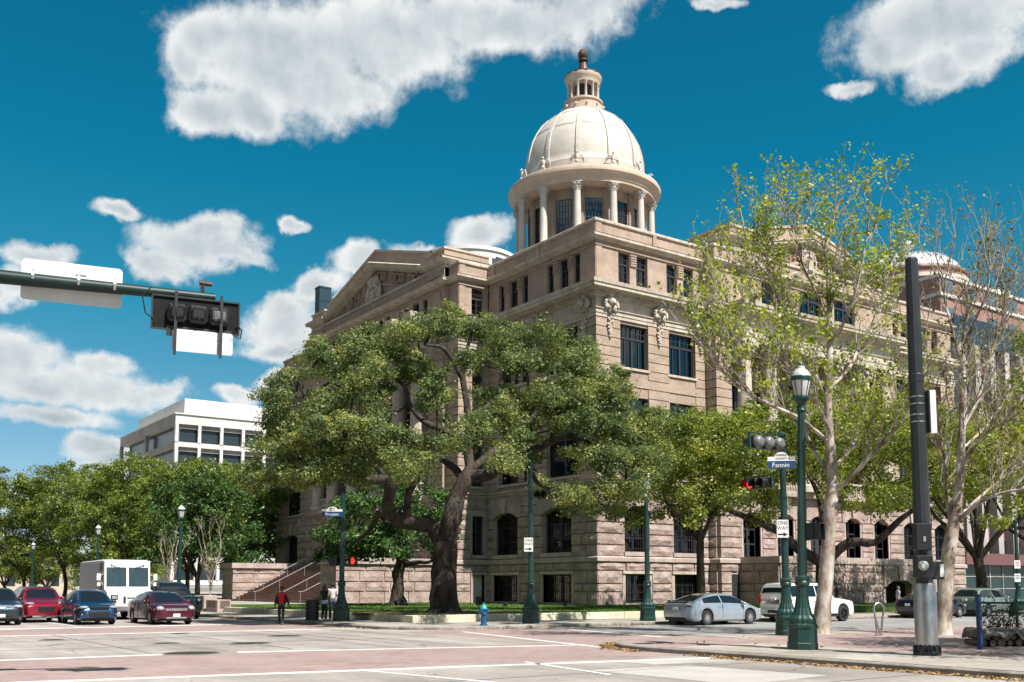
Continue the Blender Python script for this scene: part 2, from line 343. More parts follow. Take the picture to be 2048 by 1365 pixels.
M['granite_s']=ramp_mat('smooth_granite',(.42,.33,.29),(.54,.45,.40),rough=.7,scale=1.3,fine=.12,fscale=18,bump=.2,bscale=9,bdist=.02,streak=(.22,.18,.16),streak_amt=.45)
M['dome']=ramp_mat('cream_dome',(.56,.50,.435),(.65,.595,.53),rough=.6,scale=.6,bump=.1,bscale=6,bdist=.02,streak=(.46,.40,.34),streak_amt=.5)
M['drum']=ramp_mat('peach_drum_stone',(.56,.43,.33),(.66,.53,.42),rough=.7,scale=.6,bump=.1,bscale=6,bdist=.02,streak=(.40,.30,.23),streak_amt=.4)
M['copper']=ramp_mat('brown_copper',(.075,.045,.038),(.12,.075,.06),rough=.5,metal=.4,scale=3)
M['frame']=flat('dark_window_frame',(.035,.03,.04),rough=.5)
M['iron']=flat('black_iron',(.02,.02,.022),rough=.5)
M['glass']=glass_mat('window_glass',.50,.04)
M['dglass']=glass_mat('dark_window_glass',.12,.03)
M['curtain']=flat('white_curtain',(.62,.62,.60),rough=.9)
M['drape']=flat('brown_drape',(.25,.14,.10),rough=.9)
M['roof']=flat('grey_roof',(.30,.29,.28),rough=.9,var=.2,scale=.4)
# ------------------------------------------------------------ ground, roads, pavements
def road_mat():
    m=ramp_mat('road_concrete',(.30,.265,.235),(.43,.39,.355),rough=.8,scale=.25,detail=8,fine=.10,fscale=5,stain=(.17,.15,.135),stain_amt=.55,stain_scale=.16,bump=.08,bscale=9,bdist=.01)
    nt=m.node_tree; N=nt.nodes; L=nt.links; b=N['Principled BSDF']; src=b.inputs['Base Color'].links[0].from_socket
    ge=N.new('ShaderNodeNewGeometry')
    mp=N.new('ShaderNodeMapping'); mp.inputs['Scale'].default_value=(.9,.035,1); L.new(ge.outputs['Position'],mp.inputs[0])
    n1=N.new('ShaderNodeTexNoise'); n1.inputs['Scale'].default_value=1.0; n1.inputs['Detail'].default_value=5; L.new(mp.outputs[0],n1.inputs['Vector'])
    r1=N.new('ShaderNodeMapRange'); r1.inputs[1].default_value=.42; r1.inputs[2].default_value=.7; r1.inputs[3].default_value=1.06; r1.inputs[4].default_value=.68; L.new(n1.outputs['Fac'],r1.inputs[0])
    x1=N.new('ShaderNodeMix'); x1.data_type='RGBA'; x1.blend_type='MULTIPLY'; x1.inputs[0].default_value=1; L.new(src,x1.inputs[6]); L.new(r1.outputs[0],x1.inputs[7])
    vo=N.new('ShaderNodeTexVoronoi'); vo.feature='DISTANCE_TO_EDGE'; vo.inputs['Scale'].default_value=.22
    nw=N.new('ShaderNodeTexNoise'); nw.inputs['Scale'].default_value=.7; nw.inputs['Detail'].default_value=6; L.new(ge.outputs['Position'],nw.inputs['Vector'])
    va=N.new('ShaderNodeVectorMath'); va.operation='MULTIPLY_ADD'; va.inputs[1].default_value=(2.2,2.2,0); L.new(nw.outputs['Color'],va.inputs[0]); L.new(ge.outputs['Position'],va.inputs[2]); L.new(va.outputs[0],vo.inputs['Vector'])
    r2=N.new('ShaderNodeMapRange'); r2.inputs[1].default_value=.001; r2.inputs[2].default_value=.007; r2.inputs[3].default_value=.55; r2.inputs[4].default_value=1.0; L.new(vo.outputs['Distance'],r2.inputs[0])
    x2=N.new('ShaderNodeMix'); x2.data_type='RGBA'; x2.blend_type='MULTIPLY'; x2.inputs[0].default_value=1; L.new(x1.outputs[2],x2.inputs[6]); L.new(r2.outputs[0],x2.inputs[7]); L.new(x2.outputs[2],b.inputs['Base Color'])
    return m
M['road']=road_mat()
M['asphalt']=ramp_mat('grey_street',(.24,.235,.23),(.33,.325,.315),rough=.85,scale=.3,fine=.1,fscale=6,stain=(.15,.145,.14),stain_amt=.4,stain_scale=.2)
M['walk']=ramp_mat('pavement_concrete',(.34,.30,.26),(.46,.42,.37),rough=.85,scale=.6,fine=.1,fscale=8,stain=(.2,.17,.145),stain_amt=.6,stain_scale=.35)
M['kerb']=ramp_mat('kerb_concrete',(.27,.24,.21),(.38,.345,.31),rough=.85,scale=1.5,fine=.15,fscale=7,stain=(.08,.07,.06),stain_amt=.85,stain_scale=.8)
M['white_line']=ramp_mat('white_road_paint',(.66,.65,.63),(.84,.83,.82),rough=.7,scale=1.2,stain=(.42,.38,.35),stain_amt=.7,stain_scale=2.2)
M['cream']=ramp_mat('cream_painted_wall',(.58,.53,.40),(.70,.66,.53),rough=.75,scale=.8,streak=(.35,.28,.16),streak_amt=.5)
M['soil']=ramp_mat('brown_mulch',(.10,.06,.04),(.22,.13,.08),rough=.95,scale=3,fine=.4,fscale=10)
M['grass_base']=ramp_mat('lawn_soil',(.06,.10,.02),(.09,.15,.03),rough=.95,scale=1.0)
M['grass']=ramp_mat('grass_blades',(.06,.13,.02),(.14,.24,.04),rough=.8,scale=.6,fine=.3,fscale=8)
M['land']=ramp_mat('far_ground',(.16,.17,.12),(.25,.24,.20),rough=.9,scale=.05)
M['manhole']=ramp_mat('manhole_iron',(.05,.045,.04),(.09,.08,.075),rough=.6,metal=.3,scale=9)
def paver_mat():
    m=bpy.data.materials.new('red_brick_pavers'); m.use_nodes=True; nt=m.node_tree; N=nt.nodes; L=nt.links; b=N['Principled BSDF']
    g=N.new('ShaderNodeNewGeometry'); br=N.new('ShaderNodeTexBrick'); L.new(g.outputs['Position'],br.inputs['Vector'])
    br.inputs['Color1'].default_value=(.26,.18,.165,1); br.inputs['Color2'].default_value=(.32,.235,.22,1); br.inputs['Mortar'].default_value=(.21,.165,.15,1)
    br.inputs['Scale'].default_value=1; br.inputs['Brick Width'].default_value=.22; br.inputs['Row Height'].default_value=.11; br.inputs['Mortar Size'].default_value=.009
    no=N.new('ShaderNodeTexNoise'); no.inputs['Scale'].default_value=.35; no.inputs['Detail'].default_value=9; no.inputs['Roughness'].default_value=.7; L.new(g.outputs['Position'],no.inputs['Vector'])
    mr=N.new('ShaderNodeMapRange'); mr.inputs[1].default_value=.35; mr.inputs[2].default_value=.7; mr.inputs[3].default_value=1.12; mr.inputs[4].default_value=.75; L.new(no.outputs['Fac'],mr.inputs[0])
    mx=N.new('ShaderNodeMix'); mx.data_type='RGBA'; mx.blend_type='MULTIPLY'; mx.inputs[0].default_value=1; L.new(br.outputs[0],mx.inputs[6]); L.new(mr.outputs[0],mx.inputs[7])
    n3=N.new('ShaderNodeTexNoise'); n3.inputs['Scale'].default_value=1.7; n3.inputs['Detail'].default_value=8; L.new(g.outputs['Position'],n3.inputs['Vector'])
    m3=N.new('ShaderNodeMapRange'); m3.inputs[1].default_value=.45; m3.inputs[2].default_value=.75; m3.inputs[4].default_value=.6; L.new(n3.outputs['Fac'],m3.inputs[0])
    x3=N.new('ShaderNodeMix'); x3.data_type='RGBA'; L.new(m3.outputs[0],x3.inputs[0]); L.new(mx.outputs[2],x3.inputs[6]); x3.inputs[7].default_value=(.295,.25,.23,1)
    L.new(x3.outputs[2],b.inputs['Base Color']); b.inputs['Roughness'].default_value=.85; b.inputs['Specular IOR Level'].default_value=.25
    bp=N.new('ShaderNodeBump'); bp.inputs['Strength'].default_value=.4; bp.inputs['Distance'].default_value=.008; bp.invert=True; L.new(br.outputs['Fac'],bp.inputs['Height']); L.new(bp.outputs[0],b.inputs['Normal'])
    return m
M['paver']=paver_mat()
def st(o): return tag(o,kind='structure')
gr=st(MB().box(-1500,1500,-600,2600,-1.0,-.03).build('ground',M['land']))
road=st(MB().box(-140,220,-140,320,-.6,0).build('road',M['road']))
st(MB().box(-20.9,220,-31.6,-20.9,-.02,.004).build('side_street',M['asphalt']))
def rounded(x0,x1,y0,y1,r,corner):
    """rectangle, one corner rounded ('sw' or 'nw')"""
    P=[]
    if corner=='sw':
        for k in range(9): a=R(180+90*k/8); P.append((x0+r+r*math.cos(a),y0+r+r*math.sin(a)))
        P+=[(x1,y0),(x1,y1),(x0,y1)]
    else:
        P=[(x0,y0),(x1,y0),(x1,y1)]
        for k in range(9): a=R(90+90*k/8); P.append((x0+r+r*math.cos(a),y1-r+r*math.sin(a)))
    return P
def inset(P,d):
    n=len(P); out=[]
    for i in range(n):
        a,b,c=Vector(P[i-1]),Vector(P[i]),Vector(P[(i+1)%n])
        e1=(b-a).normalized(); e2=(c-b).normalized(); n1=Vector((-e1.y,e1.x)); n2=Vector((-e2.y,e2.x))
        m=(n1+n2); m/=max(.3,m.length_squared/2) if m.length else 1; out.append((b.x+m.x*d,b.y+m.y*d))
    return out
def block(name,P,mat,kname):
    Pi=inset(P,.2)
    sw=st(MB().prism(Pi,-.3,.125).build(name,mat))
    k=MB(); n=len(P)
    for i in range(n):
        j=(i+1)%n; a,b,c,d=P[i],P[j],Pi[j],Pi[i]
        k.add([(a[0],a[1],-.3),(b[0],b[1],-.3),(b[0],b[1],.10),(a[0],a[1],.10)],[(0,1,2,3)])
        ca=(a[0]*.85+d[0]*.15,a[1]*.85+d[1]*.15); cb=(b[0]*.85+c[0]*.15,b[1]*.85+c[1]*.15)
        k.add([(a[0],a[1],.10),(b[0],b[1],.10),(cb[0],cb[1],.13),(ca[0],ca[1],.13)],[(0,1,2,3)])
        k.add([(ca[0],ca[1],.13),(cb[0],cb[1],.13),(c[0],c[1],.13),(d[0],d[1],.13)],[(0,1,2,3)])
        k.add([(d[0],d[1],.13),(c[0],c[1],.13),(c[0],c[1],.0),(d[0],d[1],.0)],[(0,1,2,3)])
    st(k.build(kname,M['kerb']))
    return sw
walk=block('courthouse_pavement',rounded(-27.2,70,-21.0,76,3.2,'sw'),M['walk'],'courthouse_kerb')
near=block('corner_pavement',rounded(-28.0,80,-130,-31.6,3.6,'nw'),M['paver'],'corner_kerb')
block('left_pavement',[(-120,-130),(-44.2,-130),(-44.2,-33),(-120,-33)],M['walk'],'left_kerb')
block('left_far_pavement',[(-120,-18),(-44.2,-18),(-44.2,300),(-120,300)],M['walk'],'left_far_kerb')
block('park_pavement',[(-27.2,92),(120,92),(120,300),(-27.2,300)],M['walk'],'park_kerb')
# paving slabs on the two corners
slab_cache={}
def slab(parent,x,y,w,d,z=.135):
    k=(round(w,2),round(d,2))
    if k not in slab_cache: slab_cache[k]=MB().box(-w/2+.012,w/2-.012,-d/2+.012,d/2-.012,-.05,0).mesh('paving_slab',M['walk'])
    o=link('paving_slab',slab_cache[k],parent,(x,y,z+random.uniform(-.003,.003))); return o
for i in range(15):
    for j in range(2): slab(walk,-26.1+1.6*j,-16.9+i*1.7,1.58,1.68)
for i in range(17):
    for j in range(3): slab(walk,-22.2+i*1.7,-20.0+1.45*j,1.68,1.43)
for i in range(16):
    for j in range(2): slab(near,-26.9+1.75*j,-36.6-i*1.6,1.73,1.58)
for i in range(4): slab(near,-21.6+i*1.7,-32.7,1.68,1.6)
# crosswalks in brick, white lines
cw=MB()
st(MB().box(-44.1,-27.45,-15.6,-10.0,-.02,.004).build('brick_crossing',M['paver']))
st(MB().prism([(-44.1,-35.2),(-28.3,-36.9),(-27.6,-32.2),(-27.6,-30.6),(-44.1,-28.9)],-.02,.0045).build('brick_crossing',M['paver']))
st(MB().box(-27.4,-21.2,-31.4,-21.1,-.02,.0042).build('brick_crossing',M['paver']))
def line(a,b,w,z=.009):
    a=Vector((*a,0)); b=Vector((*b,0)); t=(b-a).normalized(); n=Vector((-t.y,t.x,0))*w/2
    m=MB(); m.add([(p.x,p.y,z) for p in (a-n,b-n,b+n,a+n)]+[(p.x,p.y,-.02) for p in (a-n,b-n,b+n,a+n)],[(0,1,2,3),(4,5,1,0),(5,6,2,1),(6,7,3,2),(7,4,0,3)])
    return m.build('crossing_line',M['white_line'],road)
line((-44.0,-9.75),(-27.9,-9.6),.45); line((-44,-15.5),(-27.6,-17.2),.25)
line((-44,-28.85),(-38.9,-29.0),.26); line((-37.0,-29.2),(-27.7,-31.8),.26); line((-44,-35.05),(-28.2,-37.9),.24)
line((-25.6,-22.3),(-27.9,-33.4),.22); line((-20.8,-21.9),(-22.6,-31.5),.26)
line((-37.0,-36.4),(-36.2,-40.5),.14); line((-32.9,-36.4),(-33.5,-40.0),.14)
line((-33.0,-9.4),(-33.0,20),.13); line((-36.5,-9.4),(-36.5,40),.13)
# lighter repair panels in the concrete
pm=ramp_mat('pale_concrete',(.42,.39,.36),(.50,.47,.44),rough=.85,scale=.8,fine=.06)
for P in ([(-33.2,-39.0),(-30.6,-39.3),(-30.2,-42.6),(-33.0,-42.9)],[(-31.2,-37.2),(-28.9,-37.6),(-28.7,-38.9),(-31.0,-38.6)]):
    MB().prism(P,-.02,.005).build('concrete_panel',pm,road)
# joints of the road slabs: narrow dark filled grooves
jm=flat('joint_filler',(.12,.11,.10),rough=.9)
for y in (-20.2,-25.0,-39.5,-43.5): MB().box(-44,-28.4,y-.02,y+.02,-.02,.006).build('slab_joint',jm,road)
for x in (-31.6,-35.2,-39.0): MB().box(x-.02,x+.02,-28.5,-16.0,-.02,.0065).build('slab_joint',jm,road)
def manhole(x,y,r,label):
    t=thing('manhole_cover',label,'manhole',(x,y,0),group='manhole covers in the junction')
    MB().lathe([(r,-.02),(r,.012),(r-.06,.014)],28).build('rim',M['kerb'],t)
    m=MB().lathe([(r-.07,0),(r-.07,.016)],28)
    for k in range(-3,4): m.box(-.8*r*math.cos(k*.35),.8*r*math.cos(k*.35),k*r*.22-.02,k*r*.22+.02,.016,.022)
    m.build('lid',M['manhole'],t)
for p in ((-39.7,-19.8,.42,'manhole cover farthest left in the junction, level with the grey car'),
          (-37.3,-24.0,.42,'manhole cover in the concrete below the blue sedan'),
          (-34.9,-17.6,.40,'small manhole cover just beyond the far brick crossing line'),
          (-38.15,-29.0,.75,'large dark manhole cover breaking the white line of the near crossing'),
          (-35.2,-25.4,.66,'dark manhole cover in the middle of the junction'),
          (-32.5,-21.6,.62,'manhole cover in the junction below the pedestrian in red')):
    manhole(*p)
# lawn with its low cream wall
LZ=.42
def in_lawn(x,y): return True
st(MB().box(-23.9,60,-15.7,70,-.1,LZ-.03).build('lawn',M['grass_base']))
def blades(name,xr,yr,n,h,mat,z):
    x=rng.uniform(*xr,n); y=rng.uniform(*yr,n); a=rng.uniform(0,2*np.pi,n); w=.035; hh=h*rng.uniform(.5,1.3,n)
    dx=np.cos(a)*w; dy=np.sin(a)*w; lx=rng.normal(0,.035,n); ly=rng.normal(0,.035,n)
    V=np.stack([np.stack([x-dx,y-dy,np.full(n,z)],1),np.stack([x+dx,y+dy,np.full(n,z)],1),np.stack([x+lx+dx*.2,y+ly+dy*.2,z+hh],1),np.stack([x+lx-dx*.2,y+ly-dy*.2,z+hh],1)],1).reshape(-1,3)
    F=np.arange(4*n).reshape(n,4)
    return link(name,np_mesh(name,V,F,mat))
b=blades('lawn_grass',(-23.7,12),(-15.5,-.6),60000,.085,M['grass'],LZ-.03)
tag(b,'short green lawn grass in front of the granite courthouse','grass',kind='stuff')
b=blades('lawn_grass',(-23.7,-3.4),(-.6,14),26000,.085,M['grass'],LZ-.03)
tag(b,'short lawn grass beside the courthouse steps','grass',kind='stuff')
mu=MB(); mu.prism([(-20.2+4.2*math.cos(a)*(1+.12*math.sin(3*a)),-11.9+3.2*math.sin(a)) for a in [i*.3 for i in range(21)]],LZ-.05,LZ+.05); st(mu.build('mulch_bed',M['soil']))
lw=thing('low_wall','long low cream painted wall around the corner of the courthouse lawn','wall',(-24.2,-16.0,.12))
for i,(a,b_) in enumerate(((-.0,6),(6,12),(12,18),(18,24.2))): MB().rbox(0,.42,a+.012,b_-.012,-.05,.33,.02).build('wall_segment',M['cream'],lw)
for i in range(5): MB().rbox(.43+i*6.0+.012,.43+(i+1)*6-.012,.002,.40,-.05,.33,.02).build('wall_segment',M['cream'],lw)
wp=thing('plinth','granite plinth with brown plaques at the end of the low cream wall','plinth',(-24.5,8.3,.12))
MB().rbox(-.1,.8,0,2.2,0,.78,.03).build('base',M['granite_s'],wp)
MB().rbox(-.1,.8,2.6,4.6,0,1.05,.03).build('base',M['granite_s'],wp)
MB().box(-.14,-.098,.2,1.9,.28,.74).build('plaque',flat('brown_plaque',(.16,.10,.085)),wp)
MB().box(.1,.7,-.04,.002,.28,.74).build('plaque',flat('brown_plaque',(.16,.10,.085)),wp)
MB().box(-.14,-.098,2.8,4.4,.45,.95).build('plaque',flat('brown_plaque',(.16,.10,.085)),wp)
st(MB().box(-27,-4,20.5,38,-.1,LZ-.01).build('entrance_path',M['walk']))
# ------------------------------------------------------------ courthouse
CH=thing('courthouse','tan brick courthouse with pink granite base, pediments and cream dome','building',(0,0,0))
W_,L_=46.0,58.4
FOOT=[(0,0),(11.25,0),(11.25,-1.1),(34.75,-1.1),(34.75,0),(W_,0),(W_,L_),(0,L_),(0,44.3),(-2.95,44.3),(-2.95,42.6),(-3.35,42.6),(-3.35,15.8),(-2.95,15.8),(-2.95,14.1),(0,14.1)]
FOOT2=[(0,0),(11.25,0),(11.25,-1.1),(12.9,-1.1),(12.9,-2.3),(33.1,-2.3),(33.1,-1.1),(34.75,-1.1),(34.75,0),(W_,0),(W_,L_),(0,L_),(0,44.3),(-2.95,44.3),(-2.95,41.4),(-4.5,41.4),(-4.5,17.0),(-2.95,17.0),(-2.95,14.1),(0,14.1)]
def offs(P,d):
    n=len(P); out=[]
    for i in range(n):
        a,b,c=Vector(P[i-1]),Vector(P[i]),Vector(P[(i+1)%n]); e1=(b-a).normalized(); e2=(c-b).normalized()
        n1=Vector((e1.y,-e1.x)); n2=Vector((e2.y,-e2.x)); m=n1+n2; m=m/(m.length_squared/2) if m.length>1e-6 else n1
        out.append((b.x+m.x*d,b.y+m.y*d))
    return out
def molding(name,P,prof,mat,parent=CH,m=None):
    mb=m or MB(); n=len(P); rings=[[(x,y,z) for x,y in offs(P,d)] for d,z in prof]
    for a,b in zip(rings,rings[1:]):
        for i in range(n):
            j=(i+1)%n; mb.quad(a[i],a[j],b[j],b[i])
    return mb if m else mb.build(name,mat,parent)
def P3(face,u,d,z):           # face = ('R',plane y) or ('L',plane x)
    return (u,face[1]-d,z) if face[0]=='R' else (face[1]-d,u,z)
def fbox(mb,face,u0,u1,d0,d1,z0,z1,mi=0):
    a=P3(face,u0,d0,z0); b=P3(face,u1,d1,z1); return mb.box(a[0],b[0],a[1],b[1],z0,z1,mi)
def fplace(o,face,u,d,z):
    o.location=P3(face,u,d,z); o.rotation_euler=(0,0,0 if face[0]=='R' else -math.pi/2); return o
def intervals(u0,u1,holes,za,zb):
    hs=sorted([(h[0],h[1]) for h in holes if h[2]<zb-.02 and h[3]>za+.02]); out=[]; c=u0
    for a,b in hs:
        if a>c+.02: out.append((c,a))
        c=max(c,b)
    if c<u1-.02: out.append((c,u1))
    return out
def wall(face,u0,u1,z0,z1,holes,mat,d=0,t=.55,name='wall'):
    zs=sorted(set([z0,z1]+[z for h in holes for z in h[2:4] if z0<z<z1])); mb=MB()
    for za,zb in zip(zs,zs[1:]):
        for a,b in intervals(u0,u1,holes,za,zb): fbox(mb,face,a,b,d-t,d,za,zb)
    return mb.build(name,mat,CH)
# -- window kinds; local frame: u along x, outward -y, z up from sill centre
def window_mesh(w,h,kind):
    f=MB(); panes=[]; y0,y1=-.05,.07
    def bar(x0,x1,z0,z1,a=y0,b=y1): f.box(x0,x1,a,b,z0,z1)
    b=.11
    bar(-w/2,-w/2+b,0,h); bar(w/2-b,w/2,0,h); bar(-w/2+b,w/2-b,0,b); bar(-w/2+b,w/2-b,h-b,h)
    if kind=='big':
        zt=h*.70; bar(-w/2+b,w/2-b,zt-.09,zt+.07,y0-.04,y1); bar(-.08,.08,b,zt-.09,y0-.03,y1); bar(-.08,.08,zt+.07,h-b,y0-.03,y1)
        xs=[-w/2+b,-w/4,.0,w/4,w/2-b]
        for x in (-w/4,w/4): bar(x-.035,x+.035,b,zt-.09)
        for k in range(2):
            xa,xb=((-w/2+b,-.08),(.08,w/2-b))[k]
            for i in (1,2): x=xa+(xb-xa)*i/3; bar(x-.02,x+.02,zt+.07,h-b)
            z=(zt+.07+h-b)/2; bar(xa,xb,z-.02,z+.02,y0+.01,y1-.01)
            panes.append((xa,xb,zt+.07,h-b)); xm=(xa+xb)/2
            panes+= [(xa,-w/4-.035,b,zt-.09),(-w/4+.035,xb,b,zt-.09)] if k==0 else [(xa,w/4-.035,b,zt-.09),(w/4+.035,xb,b,zt-.09)]
    elif kind=='attic':
        zt=h*.66; bar(-w/2+b,w/2-b,zt-.07,zt+.07,y0-.04,y1)
        bar(-.03,.03,b,zt-.07); 
        for i in (1,2,3): x=-w/2+b+(w-2*b)*i/4; bar(x-.015,x+.015,zt+.07,h-b)
        z=(zt+.07+h-b)/2; bar(-w/2+b,w/2-b,z-.015,z+.015,y0+.01,y1-.01)
        for i in (1,2):
            z=b+(zt-b)*i/3; bar(-w/2+b,w/2-b,z-.015,z+.015,y0+.01,y1-.01)
        panes=[(-w/2+b,w/2-b,zt+.07,h-b),(-w/2+b,-.03,b,zt-.07),(.03,w/2-b,b,zt-.07)]
    elif kind=='tall':
        for z in (h*.30,h*.62): bar(-w/2+b,w/2-b,z-.06,z+.06,y0-.03,y1)
        bar(-.07,.07,b,h*.30-.06,y0-.02,y1); bar(-.07,.07,h*.30+.06,h*.62-.06,y0-.02,y1); bar(-.07,.07,h*.62+.06,h-b,y0-.02,y1)
        for za,zb in ((b,h*.3-.06),(h*.3+.06,h*.62-.06),(h*.62+.06,h-b)): panes+=[(-w/2+b,-.07,za,zb),(.07,w/2-b,za,zb)]
    else: # low
        bar(-.07,.07,b,h-b,y0-.02,y1)
        for x in (-w/4,w/4): bar(x-.02,x+.02,b,h-b)
        panes=[(-w/2+b,-.07,b,h-b),(.07,w/2-b,b,h-b)]
    fm=f.mesh('window',M['frame'])
    pms=[(MB().box(xa+.002,xb-.002,.005,.02,za+.002,zb-.002).mesh('pane',M['glass']),) for xa,xb,za,zb in panes]
    return fm,[p[0] for p in pms]
WC={}
def window(face,u0,u1,z0,z1,kind,depth=.32,curtain=None,grille=False):
    w,h=round(u1-u0,2),round(z1-z0,2); k=(w,h,kind)
    if k not in WC: WC[k]=window_mesh(w,h,kind)
    fm,pm_=WC[k]
    o=link('window',fm,CH); fplace(o,face,(u0+u1)/2,-depth,z0)
    for p in pm_: link('pane',p,o)
    if curtain:
        kk=('c',w,h,curtain)
        if kk not in WC:
            c=MB(); 
            for s in (-1,1):
                n=9; xa=s*w/2*.96; xb=s*w*.16
                for q in (0,.25,.5):
                    pass
                pts=[(xa+(xb-xa)*i/n, .22+.03*(i%2)) for i in range(n+1)]
                for (x1,y1),(x2,y2) in zip(pts,pts[1:]): c.add([(x1,y1,.1),(x2,y2,.1),(x2,y2,h-.1),(x1,y1,h-.1)],[(0,1,2,3)])
            WC[kk]=c.mesh('curtain',M[curtain])
        link('curtain',WC[kk],o)
    if grille:
        kk=('g',w,h)
        if kk not in WC:
            g=MB(); n=int(w/.22)
            for i in range(n+1): x=-w/2+.04+(w-.08)*i/n; g.box(x-.014,x+.014,-.014,.014,.02,h-.02)
            for i in range(4): z=.25+(h-.5)*i/3; g.box(-w/2+.02,w/2-.02,-.02,.02,z-.018,z+.018)
            WC[kk]=g.mesh('window_grille',M['iron'])
        gg=link('window_grille',WC[kk],o); gg.location=(0,-.16,0)
    return o
def sill(face,u0,u1,z,mat='lime',d=.12,h=.18):
    mb=MB(); fbox(mb,face,u0-.15,u1+.15,-.3,d,z-h,z); mb.build('window_sill',M[mat],CH)
# -- brick band courses (recessed joints)
joined=MB()
def bands(face,u0,u1,z0,z1,n,holes,single=True,d=.07,cu0=0,cu1=0):
    """u-range extended by cu0/cu1 where the course turns an outer corner"""
    h=(z1-z0)/n
    for i in range(n):
        za,zb=z0+i*h+.035,z0+(i+1)*h-.035
        for a,b in intervals(u0,u1,holes,za,zb):
            a2=a-cu0 if abs(a-u0)<1e-6 else a; b2=b+cu1 if abs(b-u1)<1e-6 else b
            jt=random.uniform(-.004,.004)
            # openings that end inside this course: fill the rest
            mb=MB() if single else joined
            fbox(mb,face,a2,b2,-.02,d+jt,za,zb)
            if single: mb.build('brick_band',M['brick_dk'],CH)
# -- rock-faced granite blocks
joinedG=MB()
def rock(face,u0,u1,z0,z1,d0,proud=.10,rough=.07,name='granite_block',parent=CH,mat='granite',join=False):
    nx=max(2,min(5,int((u1-u0)/.55))); nz=2 if z1-z0<1.0 else 3
    mb=MB(); vs=[];idx={}
    g=.022
    for i in range(nx+3):
        for j in range(nz+3):
            fu=min(max((i-1)/nx,0),1); fz=min(max((j-1)/nz,0),1)
            edge=(i in(0,nx+2)) or (j in(0,nz+2)); rim=(i in(1,nx+1)) or (j in(1,nz+1))
            m=.07
            uu=u0+g+(u1-u0-2*g)*fu; zz=z0+g+(z1-z0-2*g)*fz
            if not edge:
                if i==1: uu+=.03
                if i==nx+1: uu-=.03
                if j==1: zz+=.03
                if j==nz+1: zz-=.03
            dd=d0-.25 if edge else (d0+proud*.55+random.uniform(-.5,.5)*rough*.6 if rim else d0+proud+random.uniform(-.4,1)*rough)
            if not edge and not rim: uu+=random.uniform(-.06,.06); zz+=random.uniform(-.05,.05)
            idx[i,j]=len(vs); vs.append(P3(face,uu,dd,zz))
    fs=[]
    for i in range(nx+2):
        for j in range(nz+2):
            q=(idx[i,j],idx[i+1,j],idx[i+1,j+1],idx[i,j+1])
            if face[0]=='L': q=q[::-1]
            # split quads so facets catch the light
            if (i+j)%2: fs+=[(q[0],q[1],q[2]),(q[0],q[2],q[3])]
            else: fs+=[(q[0],q[1],q[3]),(q[1],q[2],q[3])]
    if join: joinedG.add(vs,fs); return None
    mb.add(vs,fs); return mb.build(name,M[mat],parent)
def courses(face,u0,u1,zs,holes,d,maxlen=2.7,**k):
    for ci,(za,zb) in enumerate(zip(zs,zs[1:])):
        for a,b in intervals(u0,u1,holes,za,zb):
            n=max(1,math.ceil((b-a)/maxlen)); off=(.35 if ci%2 else -.2) if n>1 else 0
            cuts=[a]+[a+(b-a)*q/n+off for q in range(1,n)]+[b]
            for x,y in zip(cuts,cuts[1:]): rock(face,x,y,za,zb,d,**k)
G0=.42
BZ=[G0,1.38,1.96,2.90,3.52]; FZ=[3.92,4.74,5.56,6.38,7.20]   # granite courses
def arch_top(face,u0,u1,zs,rise,z1,d,hw):
    """stone over a segmental opening"""
    n=10; pts=[]; uc=(u0+u1)/2; w=(u1-u0)/2; rr=(w*w+rise*rise)/(2*rise)
    prof=[(u0,zs)]+[(uc-w+2*w*i/n, zs+rise-rr+math.sqrt(max(0,rr*rr-(-w+2*w*i/n)**2))) for i in range(1,n)]+[(u1,zs)]
    poly=[(u0-hw,zs)]+prof+[(u1+hw,zs),(u1+hw,z1),(u0-hw,z1)]
    mb=MB(); a=Vector(P3(face,0,d+.11,0))-Vector(P3(face,0,d-.6,0))
    mb.extr([P3(face,u,d-.6,z) for u,z in poly],a); mb.build('arch_stone',M['granite'],CH)
    # keystone
    k=MB(); k.extr([P3(face,uc+x,d,z) for x,z in ((-.22,zs+rise-.05),(.22,zs+rise-.05),(.36,z1-.02),(-.36,z1-.02))],Vector(P3(face,0,.26,0))-Vector(P3(face,0,0,0))); k.build('keystone',M['granite_s'],CH)

